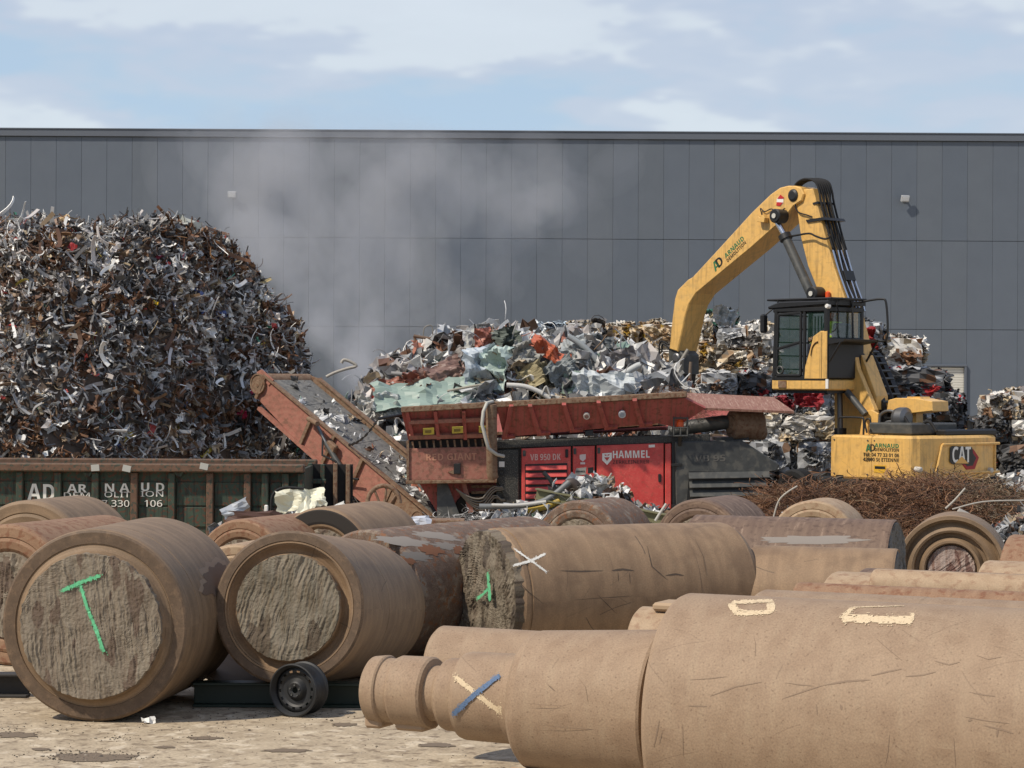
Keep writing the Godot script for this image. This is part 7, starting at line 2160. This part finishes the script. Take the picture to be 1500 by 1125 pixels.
func build_wire_heap() -> void:
	var tab := PackedVector2Array()
	for q: Array in [[1112, 760], [1128, 722], [1150, 710], [1180, 708], [1215, 715], [1260, 715], [1300, 702], [1345, 700], [1390, 700], [1440, 706], [1480, 716], [1530, 722], [1570, 760]]:
		tab.append(Vector2((q[0] - 750.0) * 36.5 / FPX, maxf(0.0, 2.45 + (562.5 - q[1]) * 36.5 / FPX - 0.14)))
	var nz := FastNoiseLite.new(); nz.seed = 63; nz.frequency = 0.9; nz.fractal_octaves = 3
	var hf := func(x: float, z: float) -> float:
		var s := clampf((-z - 32.6) / 3.4, 0.0, 1.0)
		var bk := clampf((39.6 + z) / 2.2, 0.0, 1.0)
		return maxf(0.0, curve_at(tab, x) * (1.0 - pow(1.0 - s, 1.6)) * bk * (1.0 + nz.get_noise_2d(x, z) * 0.25))
	var md := mound(hf, 3.7, 9.0, -32.5, -39.6, 50, 40, 0.06)
	var o := stuff("rusty_wire_heap", "low brown heap of tangled rusty wire in front of the yellow machine", "wire")
	part(o, "heap_body", md[0], plain(Color(0.34, 0.24, 0.17), 0.95)).set_meta("kind", "stuff")
	wires(o, md, 15000, 61, PAL_RUST, 0.28, 0.8, 0.10)
	# grey scrap at the right edge and left of the wire
	for q: Array in [[8.0, -31.5, 1.6, 1.3, 0.75, 700, "grey and white scrap heap at the right edge behind the ringed wheel roll", 81], [4.1, -32.4, 0.7, 0.9, 0.5, 260, "small clump of silvery scrap left of the wire heap", 82]]:
		var hf2 := func(x: float, z: float) -> float:
			var e := Vector2((x - q[0]) / q[2], (z - q[1]) / q[3]).length()
			return q[4] * maxf(0.0, 1.0 - e * e)
		var md2 := mound(hf2, q[0] - q[2], q[0] + q[2], q[1] + q[3], q[1] - q[3], 24, 20, 0.06)
		var st := stuff("scrap_clump", q[6], "scrap")
		part(st, "heap_body", md2[0], plain(Color(0.38, 0.36, 0.33), 0.95)).set_meta("kind", "stuff")
		scatter_scrap(st, md2, q[5], q[7], PAL_LIGHT, PAL_DARK, 0.1, 0.42)
	for q: Array in [[[[1385, 745], [1398, 733], [1414, 715]], 0.014, "pale forked bar rising from the ringed wheel roll"], [[[1395, 746], [1440, 735], [1500, 733]], 0.011, "thin pale rod running right from the ringed wheel roll"], [[[1402, 752], [1425, 765], [1450, 790], [1460, 812]], 0.07, "curved grey plate edge behind the ringed wheel roll"], [[[1132, 762], [1140, 735], [1152, 722], [1168, 712]], 0.012, "thin pale wire looping left of the wire heap"]]:
		var v := PackedVector3Array()
		for e: Array in q[0]: v.append(at(e[0], e[1], 26.0 if e[1] > 738 and q[1] > 0.05 else 31.5))
		if q[1] > 0.05:
			for i in v.size(): v[i] = at(q[0][i][0], q[0][i][1], 25.5)
		var b := mb(v[0]); b.tube(smooth_path(v, 4), q[1], 8)
		single("scrap_rod", b, plain(Color(0.62, 0.60, 0.56), 0.6), q[2], "metal rod", v[0])

# ---------------------------------------------------------------- junk between the rolls and the machines, small things on the ground
func build_junk() -> void:
	var hf := func(x: float, z: float) -> float:
		var e := Vector2((x - 1.15) / 2.1, (z + 36.4) / 1.3).length()
		var e2 := Vector2((x - 1.3) / 0.7, (z + 36.5) / 0.9).length()
		return 0.42 * maxf(0.0, 1.0 - e * e) + 0.42 * maxf(0.0, 1.0 - e2 * e2)
	var md := mound(hf, -1.1, 3.4, -35.0, -37.8, 40, 24, 0.06)
	var o := stuff("cable_and_pipe_heap", "low heap of cables, pipes and scrap in front of the shredder doors", "scrap heap")
	part(o, "heap_body", md[0], plain(Color(0.38, 0.36, 0.33), 0.95)).set_meta("kind", "stuff")
	scatter_scrap(o, md, 900, 91, PAL_LIGHT, PAL_SHRED, 0.08, 0.36)
	var md3 := mound(func(x: float, z: float) -> float: return 0.25 * maxf(0.0, 1.0 - Vector2((x + 0.45) / 0.9, (z + 36.4) / 0.8).length_squared()), -1.4, 0.5, -35.4, -37.3, 16, 12, 0.05)
	wires(o, md3, 420, 93, [[3, Color(0.40, 0.39, 0.37)], [2, Color(0.16, 0.15, 0.14)], [1, Color(0.06, 0.06, 0.06)]], 0.3, 0.7, 0.2)
	var md4 := mound(func(x: float, z: float) -> float: return 0.34 * maxf(0.0, 1.0 - Vector2((x + 3.0) / 1.6, (z + 34.6) / 0.9).length_squared()), -4.6, -1.4, -33.6, -35.6, 24, 14, 0.05)
	var o2 := stuff("scrap_clump", "low scatter of white and dark scrap beneath the conveyor foot", "scrap")
	part(o2, "heap_body", md4[0], plain(Color(0.38, 0.36, 0.33), 0.95)).set_meta("kind", "stuff")
	scatter_scrap(o2, md4, 380, 95, PAL_LIGHT, PAL_DARK, 0.08, 0.34)
	# girder
	var a := at(786, 716, 36.1)
	var e := at(992, 757, 35.4)
	var b := mb(a)
	b.beam(a, e, 0.16, 0.02, Vector3.UP); b.beam(a + Vector3(0, -0.15, 0), e + Vector3(0, -0.15, 0), 0.16, 0.02, Vector3.UP); b.beam(a + Vector3(0, -0.075, 0), e + Vector3(0, -0.075, 0), 0.02, 0.13, Vector3.UP)
	single("steel_girder", b, plain(Color(0.42, 0.41, 0.30), 0.75), "mossy grey green steel girder sloping in front of the red doors", "girder", a)
	for q: Array in [[[[702, 742], [760, 741], [800, 732], [834, 706]], 0.045, 36.0, Color(0.42, 0.43, 0.43), "grey bent pipe rising in front of the louvred door"], [[[796, 692], [806, 703], [813, 716]], 0.035, 36.4, Color(0.14, 0.14, 0.14), "short black tube end leaning on the louvred door"], [[[720, 740], [760, 740], [800, 735]], 0.028, 35.9, Color(0.70, 0.69, 0.66), "white thin pipe lying over the cables"], [[[960, 763], [968, 750], [976, 738]], 0.022, 34.8, Color(0.66, 0.65, 0.62), "thin pale rod standing beside the girder's low end"], [[[772, 748], [800, 742], [820, 733]], 0.05, 36.0, Color(0.62, 0.52, 0.18), "yellow tube lying among the scrap by the louvred door"], [[[880, 712], [890, 702], [896, 693]], 0.014, 36.3, Color(0.6, 0.58, 0.54), "thin wire standing against the wide red door"], [[[828, 716], [838, 708], [848, 722], [842, 738]], 0.09, 36.2, Color(0.26, 0.22, 0.19), "thick rusty elbow pipe on top of the cable heap"]]:
		var v := PackedVector3Array()
		for w: Array in q[0]: v.append(at(w[0], w[1], q[2]))
		b = mb(v[0]); b.tube(smooth_path(v, 4), q[1], 9)
		single("scrap_pipe", b, plain(q[3], 0.55), q[4], "metal pipe", v[0])
	b = mb(at(852, 736, 35.9)); b.lathe(at(852, 736, 35.9), Vector3(0.3, 0.1, -1).normalized(), PackedVector2Array([Vector2(0, 0.09), Vector2(-0.03, 0.11), Vector2(-0.03, 0.17), Vector2(0.0, 0.19), Vector2(0.08, 0.19), Vector2(0.1, 0.1), Vector2(0, 0.09)]), 24)
	single("metal_ring", b, plain(Color(0.45, 0.46, 0.47), 0.5), "round grey metal ring half buried in the cable heap", "ring", at(852, 736, 35.9))
	# white torn car panel
	var p := at(440, 742, 33.0)
	var t := thing("car_panel", "torn cream white car panel in front of the skip's door end", "car panel", p)
	var m := plain(Color(0.82, 0.81, 0.72), 0.45)
	var mi := part(t, "panel", sheet(0.72, 0.30, 14, 8, 5, 0.10, 0.012, 0.0, false, PackedColorArray(), 0.06), m); mi.position = Vector3(0.0, 0.10, 0); mi.rotation = Vector3(-0.35, 0.2, 0.12)
	mi = part(t, "panel_flange", sheet(0.20, 0.50, 4, 6, 6, 0.05, 0.012), m); mi.position = Vector3(0.06, -0.10, 0.16); mi.rotation = Vector3(-0.2, 0.3, -0.6)
	b = mb(); b.tube(smooth_path(PackedVector3Array([Vector3(-0.42, -0.1, 0.05), Vector3(-0.40, 0.16, 0.04), Vector3(-0.25, 0.27, 0.0), Vector3(0.05, 0.26, 0.0)]), 4), 0.02, 7)
	part(t, "seal", b, M.rubber)
	for q: Array in [[345, 745, 0.4, 0.16, Color(0.62, 0.64, 0.66), 0.5, "silver crumpled strip standing before the skip"], [370, 757, 0.8, 0.16, Color(0.30, 0.20, 0.15), 0.0, "dark brown steel plate lying before the skip"], [492, 746, 0.3, 0.14, Color(0.74, 0.74, 0.72), 0.3, "small white crumpled piece beside the burnt ring roll"], [610, 763, 0.42, 0.12, Color(0.74, 0.76, 0.80), 0.1, "pale dome shaped cap at the conveyor foot"]]:
		p = at(q[0], q[1], 32.5)
		var ob := single("scrap_piece", sheet(q[2], q[3], 5, 4, int(q[0]), 0.05, 0.012), plain(q[4], 0.5), q[6], "scrap piece", p)
		ob.rotation = Vector3(-0.3, 0.2, q[5])
	b = mb(); b.box(Vector3.ZERO, Vector3(0.05, 0.24, 0.05), 0.01)
	single("white_post", b, M.white, "short white post standing before the skip", "post", at(390, 752, 32.6))
	# rusty wheel frame under the conveyor
	p = at(562, 737, 34.0)
	t = thing("rusty_hoop", "rusty hoop with spokes beneath the conveyor", "hoop", p)
	b = mb(p)
	var ring := PackedVector3Array()
	for k in 21: ring.append(p + Vector3(cos(k * 0.16) * 0.24, sin(k * 0.16) * 0.26, 0))
	b.tube(ring, 0.035, 6)
	part(t, "hoop", b, M.rust)
	for k in 3:
		b = mb(p); b.bar(p + Vector3(0, -0.15, 0), p + Vector3(cos(0.6 + k * 0.8) * 0.24, sin(0.6 + k * 0.8) * 0.25, 0), 0.018, 6)
		part(t, "spoke", b, M.rust)
	# brown trough edge by the conveyor foot
	b = mb(at(650, 765, 33.5)); b.box(at(650, 767, 33.5), Vector3(0.62, 0.14, 0.5), 0.01)
	single("steel_tray", b, M.rust, "low rusty steel tray at the conveyor foot", "tray", at(650, 765, 33.5))
	build_ground_things()

func build_ground_things() -> void:
	# black steel wheel rim
	var r := 0.196
	var c := at(430, 1014, 16.7); c.y = r
	var ax := Vector3(0.42, 0.0, -0.907).normalized()
	var t := thing("wheel_rim", "black steel car wheel rim standing in front of the second roll", "wheel rim", c)
	var m := plain(Color(0.12, 0.125, 0.13), 0.55)
	var b := mb(c)
	b.lathe(c, ax, PackedVector2Array([Vector2(0.02, r * 0.84), Vector2(0.0, r * 0.90), Vector2(-0.015, r * 0.95), Vector2(-0.012, r), Vector2(0.006, r), Vector2(0.012, r * 0.94), Vector2(0.05, r * 0.90), Vector2(0.07, r * 0.87), Vector2(0.11, r * 0.88), Vector2(0.145, r * 0.94), Vector2(0.155, r), Vector2(0.172, r), Vector2(0.175, r * 0.94), Vector2(0.15, r * 0.86), Vector2(0.06, r * 0.84)]), 64)
	part(t, "rim_barrel", b, m)
	b = mb(c)
	var e1 := ax.cross(Vector3.UP).normalized()
	var e2 := e1.cross(ax).normalized()
	var prof := [[0.022, 0.018], [0.022, 0.020], [0.052, 0.014], [0.062, 0.022], [0.085, 0.048], [0.112, 0.046], [0.128, 0.036], [0.143, 0.034], [0.158, 0.04], [0.168, 0.05]]
	for i in prof.size() - 1:
		for k in 70:
			if i == 6 and k % 5 in [0, 1]: continue        # open slots
			var q := []
			for z: Array in [[i, k], [i, k + 1], [i + 1, k + 1], [i + 1, k]]:
				var an: float = TAU * z[1] / 70.0
				q.append(c + (e1 * cos(an) + e2 * sin(an)) * prof[z[0]][0] + ax * prof[z[0]][1])
			b.quad_out(q[0], q[1], q[2], q[3], c + ax * 5.0)
	part(t, "wheel_disc", b, m)
	for k in 5:
		var an := TAU * k / 5.0 + 0.3
		b = mb(c); b.lathe(c + (e1 * cos(an) + e2 * sin(an)) * 0.04 + ax * 0.008, ax, PackedVector2Array([Vector2(0.003, 0.0), Vector2(0.003, 0.006), Vector2(0, 0.009), Vector2(0.012, 0.010)]), 10)
		part(t, "bolt_seat", b, M.black_soft)
	# steel beams under the rolls
	for q: Array in [[284.0, 560.0, 17.25, "dark green steel channel on the ground under the second roll"], [-160.0, 42.0, 17.7, "dark steel channel on the ground at the left edge"]]:
		var p0 := at(q[0], 1000, q[2]); p0.y = 0.0
		var p1 := at(q[1], 1000, q[2]); p1.y = 0.0
		b = mb(p0)
		b.beam(p0 + Vector3(0, 0.085, -0.03), p1 + Vector3(0, 0.085, -0.03), 0.03, 0.15, Vector3.UP, 0.004)
		b.beam(p0 + Vector3(0, 0.175, 0), p1 + Vector3(0, 0.175, 0), 0.16, 0.02, Vector3.UP, 0.004)
		b.beam(p0 + Vector3(0, 0.012, 0), p1 + Vector3(0, 0.012, 0), 0.16, 0.02, Vector3.UP, 0.004)
		single("steel_channel", b, M.green_beam if q[0] > 0 else plain(Color(0.20, 0.19, 0.18), 0.7), q[3], "steel beam", p0)
	# curved tan plate between the first two rolls
	var pc := at(318, 975, 17.9)
	var ob := single("curved_plate", sheet(0.62, 0.9, 10, 4, 3, 0.004, 0.03, 1.1), M.roll_tan2, "curved tan steel plate lying between the two torn core rolls", "steel plate", pc)
	ob.rotation = Vector3(-1.2, 0.4, 0.5)
	b = mb(at(295, 1003, 17.5)); b.beam(at(278, 1003, 17.45), at(322, 999, 17.55), 0.2, 0.02, Vector3.UP)
	single("steel_strip", b, plain(Color(0.55, 0.52, 0.46), 0.7), "pale flat steel strip on the dark green channel", "steel strip", at(295, 1003, 17.5))
	# crumbs of dirt and scrap on the ground
	var rg := RandomNumberGenerator.new(); rg.seed = 201
	var cm := mb(Vector3.ZERO, true)
	cm.lathe(Vector3.ZERO, Vector3.UP, PackedVector2Array([Vector2(-0.5, 0), Vector2(-0.3, 0.8), Vector2(0.2, 0.6), Vector2(0.5, 0)]), 6)
	var crumb := cm.mesh()
	var xf: Array[Transform3D] = []
	var cl := PackedColorArray()
	var spots: Array = [[130, 1108, 0.17, 0.05, 420], [20, 1074, 0.2, 0.05, 70], [172, 1081, 0.07, 0.03, 40], [305, 1081, 0.12, 0.02, 40], [430, 1050, 0.4, 0.12, 120], [1005, 1061, 0.1, 0.06, 10], [300, 1045, 0.5, 0.2, 120], [90, 1065, 0.5, 0.1, 100]]
	for q: Array in spots:
		var p := on_plane(q[0], q[1], Vector3.ZERO, Vector3.UP)
		for i in q[4]:
			var s := rg.randf_range(0.002, 0.010) * (1.8 if rg.randf() < 0.04 else 1.0)
			xf.append(Transform3D(tumble(rg).scaled(Vector3(s, s * 0.6, s)), p + Vector3(rg.randfn() * q[2], s * 0.3, rg.randfn() * q[3] * 2.4)))
			cl.append(pick(rg, [[5, Color(0.06, 0.05, 0.04)], [3, Color(0.12, 0.10, 0.075)], [1.5, Color(0.3, 0.26, 0.2)]]))
	for i in 1500:
		var z := -rg.randf_range(13.0, 19.0)
		var s := rg.randf_range(0.002, 0.007) * (2.0 if rg.randf() < 0.04 else 1.0)
		xf.append(Transform3D(tumble(rg).scaled(Vector3(s, s * 0.7, s)), Vector3(rg.randf_range(-4.5, 1.5), s * 0.3, z)))
		cl.append(pick(rg, [[5, Color(0.10, 0.08, 0.06)], [3, Color(0.2, 0.17, 0.13)], [3, Color(0.38, 0.34, 0.28)]]))
	var st := stuff("dirt_crumbs", "crumbs of dirt and rust scattered on the pale ground", "dirt")
	many(st, "crumb", crumb, xf, cl, M.wire)
	var wp := on_plane(218, 1060, Vector3.ZERO, Vector3.UP)
	b = sheet(0.09, 0.05, 4, 3, 7, 0.02, 0.004)
	var wo := single("foil_scrap", b, M.white, "tiny white scrap of foil on the ground beside the green T roll", "foil", wp + Vector3(0, 0.02, 0))
	wo.rotation = Vector3(-0.9, 0.3, 0.2)

# ---------------------------------------------------------------- steam
func build_steam() -> void:
	var o := thing("steam", "thin white steam drifting up between the scrap heap and the warehouse", "steam", Vector3.ZERO)
	o.set_meta("kind", "stuff")
	var rg := RandomNumberGenerator.new(); rg.seed = 404
	var plumes: Array = [
		[[[545, 578, 54], [520, 540, 56], [480, 480, 60], [430, 410, 63], [375, 345, 66], [345, 290, 68], [340, 225, 70]], 64, 0.9, 3.0, 0.085],
		[[[548, 575, 54], [540, 520, 57], [520, 440, 62], [500, 360, 66], [490, 280, 69], [505, 215, 71]], 52, 0.9, 3.4, 0.060],
		[[[550, 570, 55], [575, 500, 60], [600, 420, 66], [600, 330, 70], [590, 260, 72], [640, 225, 73]], 48, 1.0, 3.4, 0.045],
		[[[560, 560, 56], [640, 470, 64], [700, 400, 70], [740, 330, 74], [790, 280, 76], [850, 260, 76]], 44, 1.0, 3.4, 0.032],
	]
	var m := {}
	for q: Array in plumes:
		var way: Array = q[0]
		for k in q[1] * 2:
			var f := pow(rg.randf(), 0.8)
			var x := f * (way.size() - 1)
			var i := mini(int(x), way.size() - 2)
			var fr := x - i
			var a := Vector3(way[i][0], way[i][1], way[i][2])
			var e := Vector3(way[i + 1][0], way[i + 1][1], way[i + 1][2])
			var p := a.lerp(e, fr)
			var wide := lerpf(6.0, 62.0, f)
			p += Vector3(rg.randfn() * wide, rg.randfn() * wide * 0.55, rg.randfn() * 1.0)
			p.y = maxf(p.y, 212.0)
			var s := lerpf(q[2], q[3], f) * rg.randf_range(0.45, 1.1)
			var dens: float = snappedf(q[4] * lerpf(1.7, 0.8, f) * rg.randf_range(0.15, 0.62), 0.005) + 0.005
			if not m.has(dens):
				var fm := FogMaterial.new()
				fm.density = dens
				fm.albedo = Color(0.97, 0.97, 0.98)
				m[dens] = fm
			var v := FogVolume.new()
			v.shape = RenderingServer.FOG_VOLUME_SHAPE_ELLIPSOID
			v.size = Vector3(s * rg.randf_range(0.5, 0.9), s * rg.randf_range(0.8, 1.7), s * 0.8)
			v.material = m[dens]
			put(v, "puff", o)
			v.position = at(p.x, p.y, p.z)
			v.rotation = Vector3(rg.randfn() * 0.3, rg.randf() * 2.0, atan2(e.x - a.x, e.y - a.y) + rg.randfn() * 0.5)

func _ready() -> void:
	var t0 := Time.get_ticks_msec()
	set_up()
	make_materials()
	print("materials ", Time.get_ticks_msec() - t0)
	build_setting()
	build_rolls()
	print("rolls ", Time.get_ticks_msec() - t0)
	build_shredded_pile()
	build_skip()
	print("pile ", Time.get_ticks_msec() - t0)
	build_shredder()
	build_handler()
	print("machines ", Time.get_ticks_msec() - t0)
	build_bales()
	build_heap()
	build_wire_heap()
	build_junk()
	build_steam()
	print("all ", Time.get_ticks_msec() - t0)
